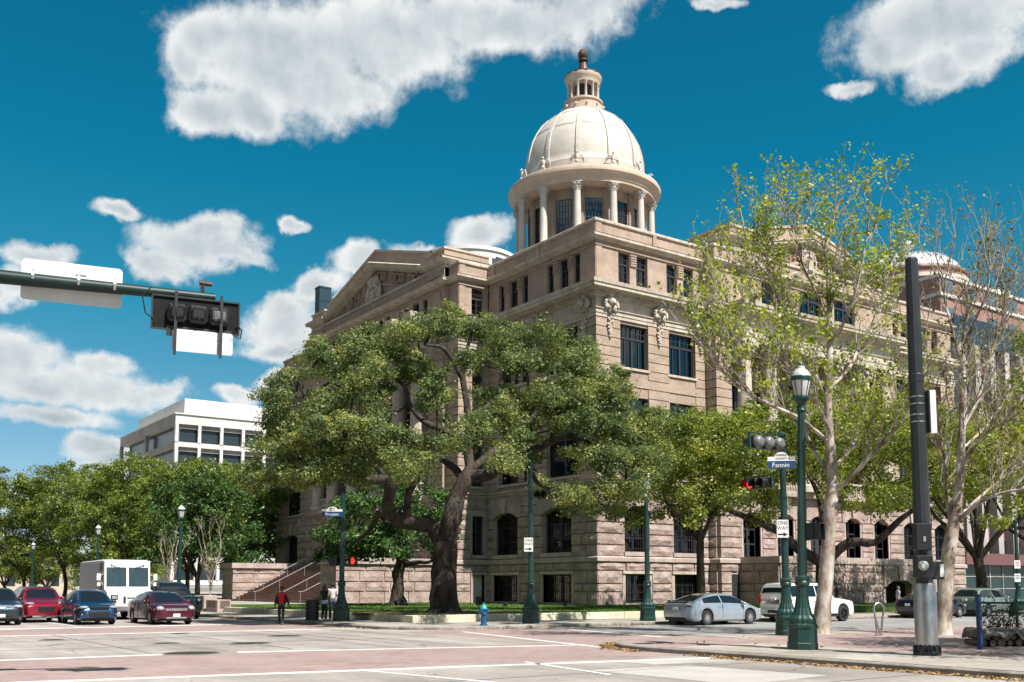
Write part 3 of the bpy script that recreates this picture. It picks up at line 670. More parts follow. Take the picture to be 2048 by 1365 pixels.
# ---- corner pavilions on both street fronts
def pavilion(face,u0,u1,gw,mw,at,cornerL,cornerR,full=True):
    """gw: granite openings, mw: main openings, at: attic openings (u pairs)"""
    gd=.33
    hb=[(a,b,.55,2.65) for a,b in gw]; hf=[(a,b,4.26,7.72) for a,b in gw]
    wall(face,u0,u1,G0,8.86,hb+hf,M['granite_s'],d=gd-.12,t=.7,name='granite_wall')
    e=gd*0
    hbl=[(a-.28,b+.28,.3,2.90) for a,b in gw]
    courses(face,u0-(gd if cornerL else 0),u1+(gd if cornerR else 0),BZ,hbl,gd-.06,join=not full)
    hfl=[(a,b,4.0,7.20) for a,b in gw]
    courses(face,u0-(gd if cornerL else 0),u1+(gd if cornerR else 0),FZ,hfl,gd-.06,join=not full)
    for a,b in gw:
        mb=MB(); fbox(mb,face,a-.28,a,-.3,gd-.02,.45,2.66); mb.build('window_jamb',M['granite_s'],CH)
        mb=MB(); fbox(mb,face,b,b+.28,-.3,gd-.02,.45,2.66); mb.build('window_jamb',M['granite_s'],CH)
        mb=MB(); fbox(mb,face,a-.28,b+.28,-.3,gd+.06,2.67,2.89); mb.build('lintel',M['lime'],CH)
        window(face,a,b,.56,2.64,'low',depth=.25,curtain='drape',grille=True)
        arch_top(face,a,b,7.20,.46,8.84,gd-.06,.55)
        window(face,a,b,4.28,7.70,'tall',depth=.25,curtain='drape',grille=True)
        sill(face,a,b,4.26,'granite_s',gd+.1,.3)
    # granite between arch stones
    hx=[(a-.55,b+.55,7.0,8.9) for a,b in gw]
    courses(face,u0-(gd if cornerL else 0),u1+(gd if cornerR else 0),[7.20,8.02,8.84],hx,gd-.06,join=not full)
    # brick storeys
    ht=[(a,b,9.95,15.78) for a,b in mw]; hm=[(a,b,17.94,21.2) for a,b in mw]
    wall(face,u0,u1,8.86,21.5,ht+hm,M['brick'],d=0)
    bands(face,u0,u1,9.47,21.42,17,[(a,b,9.9,15.95) for a,b in mw]+[(a,b,17.8,21.5) for a,b in mw],single=full,cu0=.07 if cornerL else 0,cu1=.07 if cornerR else 0)
    for a,b in mw:
        window(face,a,b,9.97,15.76,'tall',curtain=random.choice(('drape','curtain'))); sill(face,a,b,9.95)
        window(face,a,b,17.96,21.18,'big',curtain='curtain'); sill(face,a,b,17.94)
    # entablature backing, attic
    wall(face,u0,u1,21.5,24.03,[],M['lime'],d=-.02)
    ha=[(a,b,24.12,26.70) for a,b in at]
    wall(face,u0,u1,24.03,28.7,ha,M['brick'],d=-.06)
    for a,b in at: window(face,a,b,24.14,26.68,'attic',depth=.36,curtain=random.choice((None,None,'curtain')))
    # little banded piers between coupled attic windows
    for (a,b),(c,d_) in zip(at,at[1:]):
        if c-b<1.2:
            mb=MB()
            for q in range(5): fbox(mb,face,b+.03,c-.03,-.1,.06,26.66-q*.19-.12,26.66-q*.19)
            mb.build('pier_cap',M['brick_dk'],CH)
FR=('R',0.0); FL=('L',0.0)
pavilion(FR,0,11.25,[(2.3,4.62),(7.2,9.65)],[(2.25,5.05),(7.2,10.05)],[(2.25,3.37),(4.03,5.2),(7.19,8.32),(8.97,10.07)],True,False)
pavilion(FL,0,14.1,[(2.68,6.2),(9.48,12.84)],[(2.05,5.95),(8.5,12.4)],[(1.9,2.7),(3.3,4.4),(5.13,5.96),(8.5,9.3),(9.93,11.05),(11.79,12.6)],True,False)
pavilion(FR,34.75,W_,[(W_-9.65,W_-7.2),(W_-4.62,W_-2.3)],[(W_-10.05,W_-7.2),(W_-5.05,W_-2.25)],[(W_-10.07,W_-8.97),(W_-8.32,W_-7.19),(W_-5.2,W_-4.03),(W_-3.37,W_-2.25)],False,True)
pavilion(FL,44.3,L_,[(L_-12.84,L_-9.48),(L_-6.2,L_-2.68)],[(L_-12.4,L_-8.5),(L_-5.95,L_-2.05)],[(L_-12.6,L_-11.79),(L_-11.05,L_-9.93),(L_-9.3,L_-8.5),(L_-5.96,L_-5.13),(L_-4.4,L_-3.3),(L_-2.7,L_-1.9)],False,True,full=False)
# plain returns and rear walls
def plain(face,u0,u1,z0=8.86,granite=True,flip=False,joinb=False):
    if granite:
        wall(face,u0,u1,G0,8.86,[],M['granite_s'],d=.2,t=.6,name='granite_wall'); courses(face,u0,u1,BZ+[],[],.27); courses(face,u0,u1,FZ+[8.02,8.84],[],.27)
    wall(face,u0,u1,8.86,21.5,[],M['brick']); bands(face,u0,u1,9.47,21.42,17,[],single=not joinb)
    wall(face,u0,u1,21.5,24.03,[],M['lime'],d=-.02); wall(face,u0,u1,24.03,28.7,[],M['brick'],d=-.06)
mb=MB(); mb.box(W_-.6,W_-.05,.5,L_-.5,G0,28.6); mb.box(.5,W_-.6,L_-.6,L_-.05,G0,28.6); mb.box(34.2,34.7,-1.0,.2,G0,28.6); mb.box(-2.9,.3,43.8,44.25,G0,28.6); mb.build('rear_wall',M['brick'],CH)
plain(('L',11.25),-1.1,-.0,joinb=True)
# lit return of the left projection, with its window column and basement door
FT=('R',14.1)
def ret():
    u0,u1=-2.95,0; a,b=-1.66,-.5
    wall(FT,u0,u1,G0,8.86,[(a,b,.5,2.7),(a,b,4.3,7.5)],M['granite_s'],d=.21,t=.7,name='granite_wall')
    courses(FT,u0-.33,u1-.33,BZ,[(a-.22,b+.22,.3,2.9)],.27); courses(FT,u0-.33,u1-.33,FZ+[8.02,8.84],[(a-.2,b+.2,4.0,7.8)],.27)
    mb=MB(); fbox(mb,FT,a-.22,a,-.3,.36,.45,2.7); fbox(mb,FT,b,b+.22,-.3,.36,.45,2.7); fbox(mb,FT,a-.22,b+.22,-.3,.38,2.7,2.9); mb.build('door_frame',M['granite_s'],CH)
    d=MB(); fbox(d,FT,a+.01,b-.01,-.2,-.12,.44,2.69); d=d.build('door',flat('white_door',(.7,.66,.62)),CH)
    for z0,z1 in ((.7,1.3),(1.45,2.5)):
        q=MB(); fbox(q,FT,a+.2,b-.2,-.12,-.1,z0,z1); q.build('door_panel',flat('white_door',(.72,.68,.64)),d)
    window(FT,a,b,4.32,7.48,'tall',depth=.2,curtain='drape'); sill(FT,a,b,4.3,'granite_s',.4,.25)
    wall(FT,u0,u1,8.86,21.5,[(a,b,9.95,15.7),(a,b,17.94,21.2)],M['brick'])
    bands(FT,u0,u1,9.47,21.42,17,[(a,b,9.9,15.95),(a,b,17.8,21.5)],cu0=.07)
    window(FT,a,b,9.97,15.68,'tall'); window(FT,a,b,17.96,21.18,'attic'); sill(FT,a,b,9.95); sill(FT,a,b,17.94)
    wall(FT,u0,u1,21.5,24.03,[],M['lime'],d=-.02); wall(FT,u0,u1,24.03,28.7,[(a,b,24.22,26.7)],M['brick'],d=-.06)
    window(FT,a,b,24.24,26.68,'attic'); sill(FT,a,b,24.22,'lime',.05,.12)
ret()
# ---- porticoes
def column(face,u,d,z0,z1,r):
    c=MB().lathe([(r*1.35,0),(r*1.35,.3),(r*1.22,.32),(r*1.25,.5),(r*1.08,.55),(r,.75),(r*.99,(z1-z0)*.45),(r*.86,z1-z0-1.35)],20,cap=True)
    o=c.build('column',M['lime'],CH,smooth=40); o.location=P3(face,u,d,z0)
    k=MB().lathe([(r*.88,0),(r*.98,.06),(r*.86,.12),(r*.95,.5),(r*1.25,.95)],20)
    for q in range(8):
        a=q*math.pi/4
        for rr,zz,s in ((1.02,.32,.16),(1.18,.66,.18),(1.34,.98,.16)): k.ball((r*rr*math.cos(a+(.39 if zz==.66 else 0)),r*rr*math.sin(a+(.39 if zz==.66 else 0)),zz),(s,s,s*1.1),6,4)
    k.box(-r*1.35,r*1.35,-r*1.35,r*1.35,1.12,1.35)
    k=k.build('capital',M['lime'],o); k.location=(0,0,z1-z0-1.35)
def portico(face,uc,hw,cols,cd,wd):
    """hw: half width of the recess, wd: depth of the back wall behind the face plane"""
    z0=9.45
    fb=(face[0],face[1]+wd)
    bays=sorted(cols); op=[]
    for a,b in zip(bays,bays[1:]):
        m=(a+b)/2; w=min(1.25,(b-a)/2-.75)
        if w>.5: op.append((m-w,m+w,z0+.4,19.0))
    wall(fb,uc-hw-.3,uc+hw+.3,8.9,24.0,op,M['brick'],t=.5)
    for a,b,c,d in op:
        window(fb,a,b,c+.01,14.4,'tall',depth=.3); window(fb,a,b,14.9,d-.01,'big',depth=.3)
        mb=MB(); fbox(mb,fb,a,b,-.5,.0,14.4,14.9); mb.build('spandrel',M['lime'],CH)
        n=10; uu=(a+b)/2; w=(b-a)/2
        k=MB(); pts=[(uu+(w+.3)*math.cos(R(180*i/n)),19.0+(w*.5+.3)*math.sin(R(180*i/n))) for i in range(n+1)]+[(uu+w*math.cos(R(180-180*i/n)),19.0+w*.5*math.sin(R(180-180*i/n))) for i in range(n+1)]
        for i in range(n):
            k.extr([P3(fb,*x) for x in ((pts[i][0],0,pts[i][1]),(pts[i+1][0],0,pts[i+1][1]),(pts[2*n-i][0],0,pts[2*n-i][1]),(pts[2*n+1-i][0],0,pts[2*n+1-i][1]))],Vector(P3(fb,0,.16,0))-Vector(P3(fb,0,0,0)))
        k.build('arch',M['lime'],CH)
    # soffit and floor of the loggia
    mb=MB(); fbox(mb,face,uc-hw,uc+hw,-wd,0,20.9,21.4); mb.build('loggia_soffit',M['lime'],CH); mb=MB(); fbox(mb,face,uc-hw,uc+hw,-wd,.9,9.0,z0); mb.build('loggia_floor',M['granite_s'],CH)
    for s in (-1,1):
        mb=MB(); fbox(mb,face,uc+s*hw,uc+s*(hw+.4),-wd,-.05,z0,21.4); mb.build('loggia_side',M['brick'],CH)
    for u in cols: column(face,u,cd,z0,20.95,.62)
    # balustrade
    mb=MB(); fbox(mb,face,uc-hw,uc+hw,cd-.1,cd+.2,10.35,10.5)
    for a,b in zip(bays,bays[1:]):
        n=int((b-a-1.6)/.3)
        for i in range(n):
            u=a+.85+(b-a-1.7)*(i+.5)/n; p=P3(face,u,cd+.05,0); mb.lathe([(.07,z0),(.11,z0+.3),(.06,z0+.6),(.09,10.35)],6,(p[0],p[1]))
    mb.build('balustrade',M['lime'],CH)
# right front centre
FC=('R',-1.1); C1=23.0
for ua,ub,c0,c1 in ((11.25,12.9,.07,0),(33.1,34.75,0,.07)):
    wall(FC,ua,ub,8.86,21.5,[],M['brick']); bands(FC,ua,ub,9.47,21.42,17,[],cu0=c0,cu1=c1,single=ua<20)
portico(FC,C1,10.1,[13.85,16.85,21.0,25.0,29.15,32.15],.55,1.6)
gwc=[(13.6,15.6),(17.6,19.6),(21.7,24.3),(26.4,28.4),(30.4,32.4)]
wall(FC,11.25,34.75,3.9,8.86,[(a,b,4.0,7.6) for a,b in gwc],M['granite_s'],d=.21,t=.7,name='granite_wall')
courses(FC,11.0,34.75,FZ,[(a-.2,b+.2,3.9,7.25) for a,b in gwc],.27)
courses(FC,11.0,34.75,[7.20,8.02,8.84],[(a-.5,b+.5,7.1,8.9) for a,b in gwc],.27)
for i,(a,b) in enumerate(gwc):
    mb=MB(); fbox(mb,FC,a-.2,a,-.5,.3,3.95,7.2); fbox(mb,FC,b,b+.2,-.5,.3,3.95,7.2); mb.build('door_jamb',M['granite_s'],CH)
    arch_top(FC,a,b,7.20,.42,8.84,.27,.5); window(FC,a,b,4.0,7.65,'tall',depth=.3,curtain='drape')
wall(FC,11.25,34.75,G0,3.9,[],M['granite_s'],d=.2,t=.6,name='granite_wall'); courses(FC,11.0,14.2,BZ,[(12.2,13.2,.3,2.9)],.27)
mb=MB(); fbox(mb,FC,12.2,13.2,.1,.22,.5,2.7); mb.build('basement_window',M['frame'],CH)
# raised entrance terrace on the right front
T0,T1,TY=13.2,32.8,-5.2; FTt=('R',TY)
wall(FTt,T0,T1,G0,3.52,[(26.3,29.9,.3,2.2)],M['granite_s'],d=-.06,t=.6,name='granite_wall')
courses(FTt,T0,T1,BZ,[(25.95,30.25,.3,2.85)],0)
arch_top(FTt,26.2,30.0,1.75,.6,3.5,0.0,.3)
for face,u0,u1 in ((('L',T0),TY,-1.1),):
    wall(face,u0,u1,G0,3.52,[],M['granite_s'],d=-.06,t=.5,name='granite_wall'); courses(face,u0,u1,BZ,[],0)
mb=MB(); mb.box(T1-.5,T1,TY+.5,-1.1,G0,3.5); mb.box(T0+.3,T1-.3,TY+.4,-1.1,3.3,3.5); mb.build('terrace_deck',M['granite_s'],CH)
mb=MB(); mb.box(T0-.12,T1+.12,TY-.14,TY+.45,3.52,4.02); mb.box(T0-.12,T0+.45,TY+.45,-1.1,3.52,4.02); mb.box(T1-.45,T1+.12,TY+.45,-1.1,3.52,4.02); mb.build('terrace_coping',M['granite_s'],CH)
# left front centre
FW=('L',-3.35); C2=29.2
for ua,ub in ((15.8,18.2),(40.2,42.6)):
    wall(FW,ua,ub,8.86,21.5,[],M['brick']); bands(FW,ua,ub,9.47,21.42,17,[],single=False)
FWo=('L',-2.95)
for ua,ub,c0,c1 in ((14.1,15.8,.07,0),(42.6,44.3,0,.07)):
    wall(FWo,ua,ub,8.86,21.5,[],M['brick']); bands(FWo,ua,ub,9.47,21.42,17,[],cu0=c0,cu1=c1,single=False)
    wall(FWo,ua,ub,21.5,24.03,[],M['lime'],d=-.02); wall(FWo,ua,ub,24.03,28.7,[],M['brick'],d=-.06)
portico(FW,C2,10.9,[19.3,22.6,27.0,31.4,35.8,39.1],.5,2.0)
gwl=[(20.6,22.6),(24.4,26.4),(28.0,30.4),(32.0,34.0),(35.8,37.8)]
wall(FW,14.1,44.3,G0,8.86,[(a,b,4.0,7.6) for a,b in gwl],M['granite_s'],d=.21,t=.7,name='granite_wall')
courses(FW,14.1,44.6,FZ,[(a-.2,b+.2,3.9,7.25) for a,b in gwl],.27,join=True); courses(FW,14.1,44.6,[7.20,8.02,8.84],[(a-.5,b+.5,7.1,8.9) for a,b in gwl],.27,join=True)
courses(FW,14.1,16.4,BZ,[],.27)
for a,b in gwl:
    mb=MB(); fbox(mb,FW,a-.2,a,-.5,.3,3.95,7.2); fbox(mb,FW,b,b+.2,-.5,.3,3.95,7.2); mb.build('door_jamb',M['granite_s'],CH)
    arch_top(FW,a,b,7.20,.42,8.84,.27,.5); window(FW,a,b,4.0,7.65,'tall',depth=.35)
# stair between wing walls on the left front
SX0,SX1=-12.5,-5.3; n=20
for i in range(n):
    x0=SX0+(SX1-SX0)*i/n; mb=MB(); mb.box(x0,x0+(SX1-SX0)/n+.05,19.4,39.0,G0-.1,G0+(4.0-G0)*(i+1)/n); mb.build('step',M['step'] if 'step' in M else M.setdefault('step',ramp_mat('brown_granite_steps',(.22,.135,.105),(.30,.195,.155),rough=.8,scale=1.5,fine=.15)),CH)
mb=MB(); mb.box(SX1,-3.3,19.4,39,G0,4.0); mb.build('landing',M['granite_s'],CH)
for ya,yb in ((16.4,19.4),(39.0,42.0)):
    mb=MB(); mb.box(SX0-.02,-3.4,ya+.2,yb-.2,G0-.1,3.5); mb.build('wing_wall',M['granite_s'],CH)
    courses(('R',ya+.2),SX0,-3.7,[G0,1.38,2.15,3.0,3.52],[],.06,maxlen=2.3,proud=.05,rough=.035); courses(('L',SX0),ya,yb,[G0,1.38,2.15,3.0,3.52],[],.0,maxlen=3.2,proud=.05,rough=.035)
    for i in range(4): MB().box(SX0-.2+i*2.2+.01,SX0-.2+(i+1)*2.2-.01,ya-.1,yb+.1,3.53,4.02).build('coping_stone',M['granite_s'],CH)
for ya in (22.5,26.5,32.5,36.5):
    rl=MB(); zt=lambda x:G0+(4.0-G0)*(x-SX0)/(SX1-SX0)
    rl.tube([(SX0-.5,ya,G0+.9),(SX0,ya,zt(SX0)+.95),(SX1,ya,zt(SX1)+.95),(SX1+.6,ya,4.95)],.028,6)
    for x in (SX0-.3,SX0+2.0,SX0+4.4,SX1+.2): rl.tube([(x,ya,zt(min(max(x,SX0),SX1))-.1),(x,ya,zt(min(max(x,SX0),SX1))+.93)],.022,6)
    rl.build('handrail',flat('grey_steel',(.42,.43,.44),rough=.4,metal=.6),CH)
# ---- mouldings right round
molding('water_table',offs(FOOT,.0),[(-.2,3.52),(.40,3.52),(.44,3.56),(.44,3.82),(.36,3.92),(-.2,3.92)],M['granite_s'])
molding('belt_course',FOOT,[(-.1,8.85),(.30,8.85),(.30,8.98),(.38,9.02),(.38,9.16),(.56,9.26),(.56,9.38),(.02,9.46)],M['granite_s'])
molding('architrave',FOOT,[(-.1,21.42),(.12,21.42),(.12,21.66),(.17,21.68),(.17,21.92),(.26,22.0),(.26,22.06),(.02,22.08)],M['lime'])
molding('cornice',FOOT,[(-.05,22.85),(.20,22.92),(.22,23.05),(.34,23.05),(.34,23.25),(.62,23.34),(.95,23.40),(.95,23.62),(1.02,23.66),(1.06,23.92),(.9,23.98),(-.1,24.06)],M['lime'])
molding('string_course',FOOT,[(-.1,26.78),(.03,26.78),(.05,26.80),(.05,26.88),(-.1,26.90)],M['brick_dk'])
molding('upper_cornice',FOOT,[(-.1,27.16),(.06,27.18),(.10,27.28),(.30,27.34),(.42,27.40),(.42,27.58),(.46,27.62),(.3,27.70),(-.15,27.74)],M['lime'])
molding('parapet_coping',FOOT,[(-.2,28.62),(.06,28.62),(.08,28.66),(.08,28.80),(.02,28.86),(-.55,28.86),(-.55,28.6)],M['lime'])
# small dentils under the big cornice (too small to pick apart)
dn=MB()
def dent(face,u0,u1,z0,z1,d0,d1,st_,wd):
    n=int((u1-u0)/st_)
    for i in range(n):
        u=u0+(u1-u0)*(i+.5)/n; fbox(dn,face,u-wd/2,u+wd/2,d0,d1,z0,z1)
for f_,a,b in ((FR,-.2,11.2),(FR,34.8,46.2),(FL,-.2,14.0),(FL,44.4,58.6),(FT,-3.0,-.3)):
    dent(f_,a,b,23.08,23.22,.3,.42,.24,.13); dent(f_,a,b,9.03,9.13,.36,.43,.24,.13)
dent(('L',-3.35),16,42.4,27.2,27.33,.05,.22,.4,.22); dent(FC,11.4,34.6,27.2,27.33,.05,.22,.4,.22)
tag(dn.build('dentil_course',M['lime'],CH),kind='stuff')
# parapet pilaster strips and vent holes
for f_,us in ((FR,(5.9,10.6,35.4,40.1)),(FL,(7.1,13.4,45.0,51.3))):
    for u in us: mb=MB(); fbox(mb,f_,u-.18,u+.18,-.2,.06,27.72,28.62); mb.build('parapet_pier',M['brick_dk'],CH)
# ---- projecting entablatures above the columns
def entab(x0,x1,y0,y1,side):
    mb=MB(); mb.box(x0,x1,y0,y1,20.95,23.0); mb.build('entablature',M['lime'],CH)
    P=[(x0,y0),(x1,y0),(x1,y1),(x0,y1)]
    molding('portico_architrave',P,[(-.05,20.96),(.05,20.96),(.05,21.4),(.1,21.42),(.1,21.9),(.2,22.0),(.2,22.06),(-.05,22.08)],M['lime'])
    molding('portico_cornice',P,[(-.05,22.8),(.16,22.86),(.18,23.05),(.34,23.05),(.34,23.25),(.62,23.34),(.95,23.40),(.95,23.62),(1.02,23.66),(1.06,23.92),(.9,23.99),(-.3,24.10)],M['lime'])
    MB().box(x0-.6,x1+.6,y0-.6,y1+.3,24.0,24.08).build('portico_roof',M['lime'],CH)
entab(12.95,33.05,-2.25,-.6,'R'); entab(-4.45,-2.7,17.1,41.3,'L')
for u in (19.3,22.6,35.8,39.1): MB().rbox(-5.0,-3.6,u-.7,u+.7,24.08,25.25,.04).build('pedestal',M['lime'],CH)
# attics of the two centres
wall(FC,11.25,34.75,21.5,28.7,[(16.85,19.75,24.5,26.8),(21.55,24.45,24.5,26.8),(26.25,29.15,24.5,26.8)],M['brick'],d=-.06)
for a in (16.85,21.55,26.25): window(FC,a,a+2.9,24.52,26.78,'big')
alw=[(18.7,19.5),(20.1,21.3),(21.9,22.7),(25.4,26.2),(26.8,28.0),(28.6,29.4)]; alw+= [(58.4-b,58.4-a) for a,b in alw if b<24]; 
wall(FW,15.8,42.6,21.5,28.7,[(a,b,24.3,26.6) for a,b in alw],M['brick'],d=-.06)
for a,b in alw: window(FW,a,b,24.32,26.58,'attic')
for u in (16.9,24.0,34.4,41.5): mb=MB(); fbox(mb,FW,u-.5,u+.5,-.1,.06,24.1,26.7); mb.build('pilaster',M['brick_dk'],CH)
# ---- pediments with corner blocks
def pediment(face,uc,half,blk,zb,zblk,apex,td,hole=True,meander=True):
    """half: outer half width, blk: block width"""
    def X(u,d,z): return P3(face,u,d,z)
    dv=lambda d:Vector(X(0,d,0))-Vector(X(0,0,0))
    hi=half-blk
    for s in (-1,1):
        a,b=sorted((uc+s*half,uc+s*hi)); mb=MB(); fbox(mb,face,a,b,-4.5,.0,27.7,zblk-.2); mb.build('corner_block',M['brick'],CH)
        p=[X(a,0,0)[:2],X(b,0,0)[:2],X(b,-4.5,0)[:2],X(a,-4.5,0)[:2]]
        if face[0]=='L': p=p[::-1]
        molding('block_cornice',p,[(-.02,zblk-1.55),(.1,zblk-1.5),(.14,zblk-1.35),(.5,zblk-1.24),(.56,zblk-1.18),(.56,zblk-1.0),(.62,zblk-.95),(.4,zblk-.88),(-.02,zblk-.84)],M['lime'])
        mb=MB(); molding('',p,[(-.02,zblk-.22),(.1,zblk-.2),(.1,zblk-.02),(.05,zblk),(-.6,zblk)],None,m=mb); fbox(mb,face,a,b,-4.5,.0,zblk-.2,zblk-.03); mb.build('block_coping',M['lime'],CH)
        mb=MB(); fbox(mb,face,a+.4,b-.4,-.02,.05,28.0,zblk-1.75); mb.build('block_panel',M['brick_dk'],CH)
    # tympanum wall (recessed td), gable
    z0=27.7; zt=apex-1.9
    mb=MB(); mb.extr([X(uc-hi-.1,-td-.5,z0),X(uc+hi+.1,-td-.5,z0),X(uc+hi+.1,-td-.5,zblk-1.2),X(uc,-td-.5,apex-.3),X(uc-hi-.1,-td-.5,zblk-1.2)],dv(.5)); mb.build('tympanum',M['brick'],CH)
    # raking mouldings
    def rake(prof,name,mat,za,zp,ue=hi):
        mb=MB()
        for s in (-1,1):
            r=[]
            for u,z in ((uc+s*ue,za),(uc,zp)): r.append([X(u,d,z+h) for d,h in prof])
            for i in range(len(prof)-1):
                q=(r[0][i],r[1][i],r[1][i+1],r[0][i+1]); mb.quad(*q)
        mb.build(name,mat,CH)
    zl=zblk-1.35; za=apex-1.95
    rake([(-td-.1,-.35),(-td+.1,-.3),(-td+.15,-.15),(-td+.75,-.05),(-td+.85,.05),(-td+.85,.25),(-td+.95,.3),(-td+.8,.4),(-td-.1,.45)],'raking_cornice',M['lime'],zl+.1,za+.1)
    rake([(-td-.3,.4),(-td+.1,.4),(-td+.1,1.55),(-td-.45,1.55),(-td-.45,.4)],'raking_parapet',M['brick'],zl+.1,za+.1)
    rake([(-td+.12,1.5),(-td+.2,1.53),(-td+.2,1.72),(-td-.6,1.75),(-td-.6,1.45)],'raking_coping',M['lime'],zl+.1,za+.1)
    rake([(-td-.05,-1.75),(-td+.07,-1.72),(-td+.09,-1.6),(-td+.07,-1.5),(-td-.05,-1.48)],'raking_fillet',M['brick_dk'],zl+.1,za+.1)
    # roof behind
    mb=MB()
    for s in (-1,1): mb.quad(X(uc+s*hi,-td-.5,zl+1.2),X(uc,-td-.5,za+1.4),X(uc,-td-12,za+1.4),X(uc+s*hi,-td-12,zl+1.2))
    mb.build('gable_roof',M['roof'],CH)
    if not meander: return
    # key-pattern frieze and small square vents between the two raking mouldings
    slope=(za-zl)/hi
    for s in (-1,1):
        n=6
        for k in range(n):
            u=uc+s*(hi*(k+.55)/n); zc=za+.1-slope*abs(u-uc)-.93; mb=MB(); e=.42
            if k%2==0 and hole:
                f=MB(); fbox(f,face,u-.26,u+.26,-td-.02,-td+.02,zc-.36,zc+.36); f.build('vent',M['iron'],CH)
                for a,b,c,d in ((-.36,-.26,-.46,.46),(.26,.36,-.46,.46)): fbox(mb,face,u+a,u+b,-td-.02,-td+.22,zc+c,zc+d)
                for c,d in ((-.46,-.36),(.36,.46)): fbox(mb,face,u-.26,u+.26,-td-.02,-td+.22,zc+c,zc+d)
            sh=lambda x:-slope*s*x*0
            for dx in (-.75,.75):
                for a,b,c,d in ((-.32,-.22,-.46,.46),(-.22,.30,.36,.46),(.20,.30,-.2,.36),(-.08,.20,-.2,-.1)): fbox(mb,face,u+dx+a,u+dx+b,-td-.02,-td+.2,zc+c-slope*s*dx*.9,zc+d-slope*s*dx*.9)
            mb.build('key_frieze',M['brick_dk'],CH)
    # cartouche
    c=MB(); rs=random.Random(9); zc=29.15; q_=1.0 if face[0]=='L' else .7
    n=22
    for i in range(n):
        a=2*math.pi*i/n; p=X(uc+1.0*q_*math.cos(a),-td+.3,zc+1.3*q_*math.sin(a)); c.ball(p,(.24*q_,.24*q_,.24*q_),7,5)
    for z in range(4): fbox(c,face,uc-(.66-.07*z)*q_,uc+(.66-.07*z)*q_,-td,-td+.30+.08*z,zc-(.95-.12*z)*q_,zc+(.95-.12*z)*q_)
    for i in range(9): s=-1+2*i/8; c.tube([X(uc+s*.5,-td+.15,zc+1.2*q_),X(uc+s*1.0,-td+.35,zc+1.75*q_),X(uc+s*.7,-td+.25,zc+2.1*q_)],[.16*q_,.15*q_,.08],6)
    for s in (-1,1):
        for i in range(7): c.tube([X(uc+s*.9*q_,-td+.15,28.0),X(uc+s*(1.5+.22*i)*q_,-td+.35,28.5-.06*i),X(uc+s*(2.2+.16*i)*q_,-td+.2,27.9+.10*i*(1-i/9))],[.18*q_,.16*q_,.06],6)
        c.tube([X(uc+s*1.25*q_,-td+.15,28.4),X(uc+s*1.35*q_,-td+.3,29.6),X(uc+s*1.05*q_,-td+.2,30.6)],[.2*q_,.17*q_,.1],6)
    c.build('cartouche',M['lime'],CH)
pediment(FW,29.2,13.4,3.0,27.7,30.45,34.1,.55)
pediment(FC,23.0,9.9,3.7,27.7,30.9,33.0,.35,hole=True)
# ---- lion-head consoles
def lion():
    m=MB(); rs=random.Random(3)
    m.ball((0,-.42,0),(.34,.36,.38),9,7); m.ball((0,-.76,-.12),(.17,.16,.15),8,5); m.ball((-.14,-.62,.14),.09,6,4); m.ball((.14,-.62,.14),.09,6,4)
    for i in range(34):
        a=rs.uniform(0,6.28); rr=rs.uniform(.42,.82); m.ball((rr*math.cos(a)*.95,-.2-.12*rs.random(),rr*math.sin(a)*.85-.05),(.17,.2,.22),6,4)
    m.ball((0,-.2,.75),(.5,.25,.2),8,5)
    for i in range(20):
        t=i/19; w=.42*(1-t)+.1; m.ball((rs.uniform(-w,w)*.8,-.14,-.75-1.9*t),(.14,.13,.15),6,4)
    m.box(-.14,.14,-.12,.0,-2.9,-.6); m.ball((0,-.12,-2.85),(.12,.11,.2),6,4)
    return m.mesh('lion_head',M['lime'],smooth=60)
LION=lion()
for f_,us in ((FR,(1.2,6.15,10.6,W_-10.6,W_-6.15,W_-1.2)),(FL,(1.2,7.2,13.2,L_-13.2,L_-7.2,L_-1.2))):
    for u in us: fplace(link('lion_head',LION,CH),f_,u,.05,22.5).scale=(.84,.9,.86)
# ---- roof and dome
MB().box(.4,W_-.4,.4,L_-.4,27.5,27.8).build('roof',M['roof'],CH)
DC=(23.0,29.2)
def dl(prof,n=64,name='',mat='dome',parent=CH,smooth=30,**k): return MB().lathe(prof,n,DC,**k).build(name,M[mat],parent,smooth=smooth)
dl([(9.0,27.8),(9.0,35.2),(8.6,35.6),(8.6,36.4),(6.2,36.5)],name='drum_podium',mat='brick')
drum=dl([(6.1,36.4),(6.1,44.4)],name='drum_wall',mat='brick',n=72)
dl([(6.1,43.85),(7.85,43.85),(7.9,44.15),(8.0,44.2),(8.05,44.55),(8.25,44.7),(8.45,44.85),(8.5,45.2),(8.42,45.4),(8.2,45.5),(6.8,45.75),(6.8,46.25),(6.66,46.3)],name='drum_entablature',mat='drum',n=96)
DP=[(6.68,46.2),(6.7,46.9),(6.62,47.0),(6.6,47.6),(6.58,48.4),(6.42,49.4),(6.12,50.5),(5.6,51.6),(4.95,52.6),(4.1,53.45),(3.2,54.1),(2.3,54.6)]
dome=dl(DP,name='dome',mat='dome',n=96,smooth=40)
def dome_r(z):
    for (r0,z0),(r1,z1) in zip(DP,DP[1:]):
        if z0<=z<=z1: return r0+(r1-r0)*(z-z0)/(z1-z0)
    return DP[-1][0]
colm=MB().lathe([(.62,0),(.62,.25),(.5,.3),(.42,.45),(.41,3.4),(.35,6.5)],16).mesh('drum_column',M['dome'],smooth=40)
capm=MB(); capm.lathe([(.36,0),(.40,.05),(.36,.1),(.42,.5),(.58,.8)],14)
for q in range(8):
    a=q*math.pi/4; capm.ball((.46*math.cos(a),.46*math.sin(a),.3),.09,5,4); capm.ball((.56*math.cos(a+.4),.56*math.sin(a+.4),.62),.1,5,4)
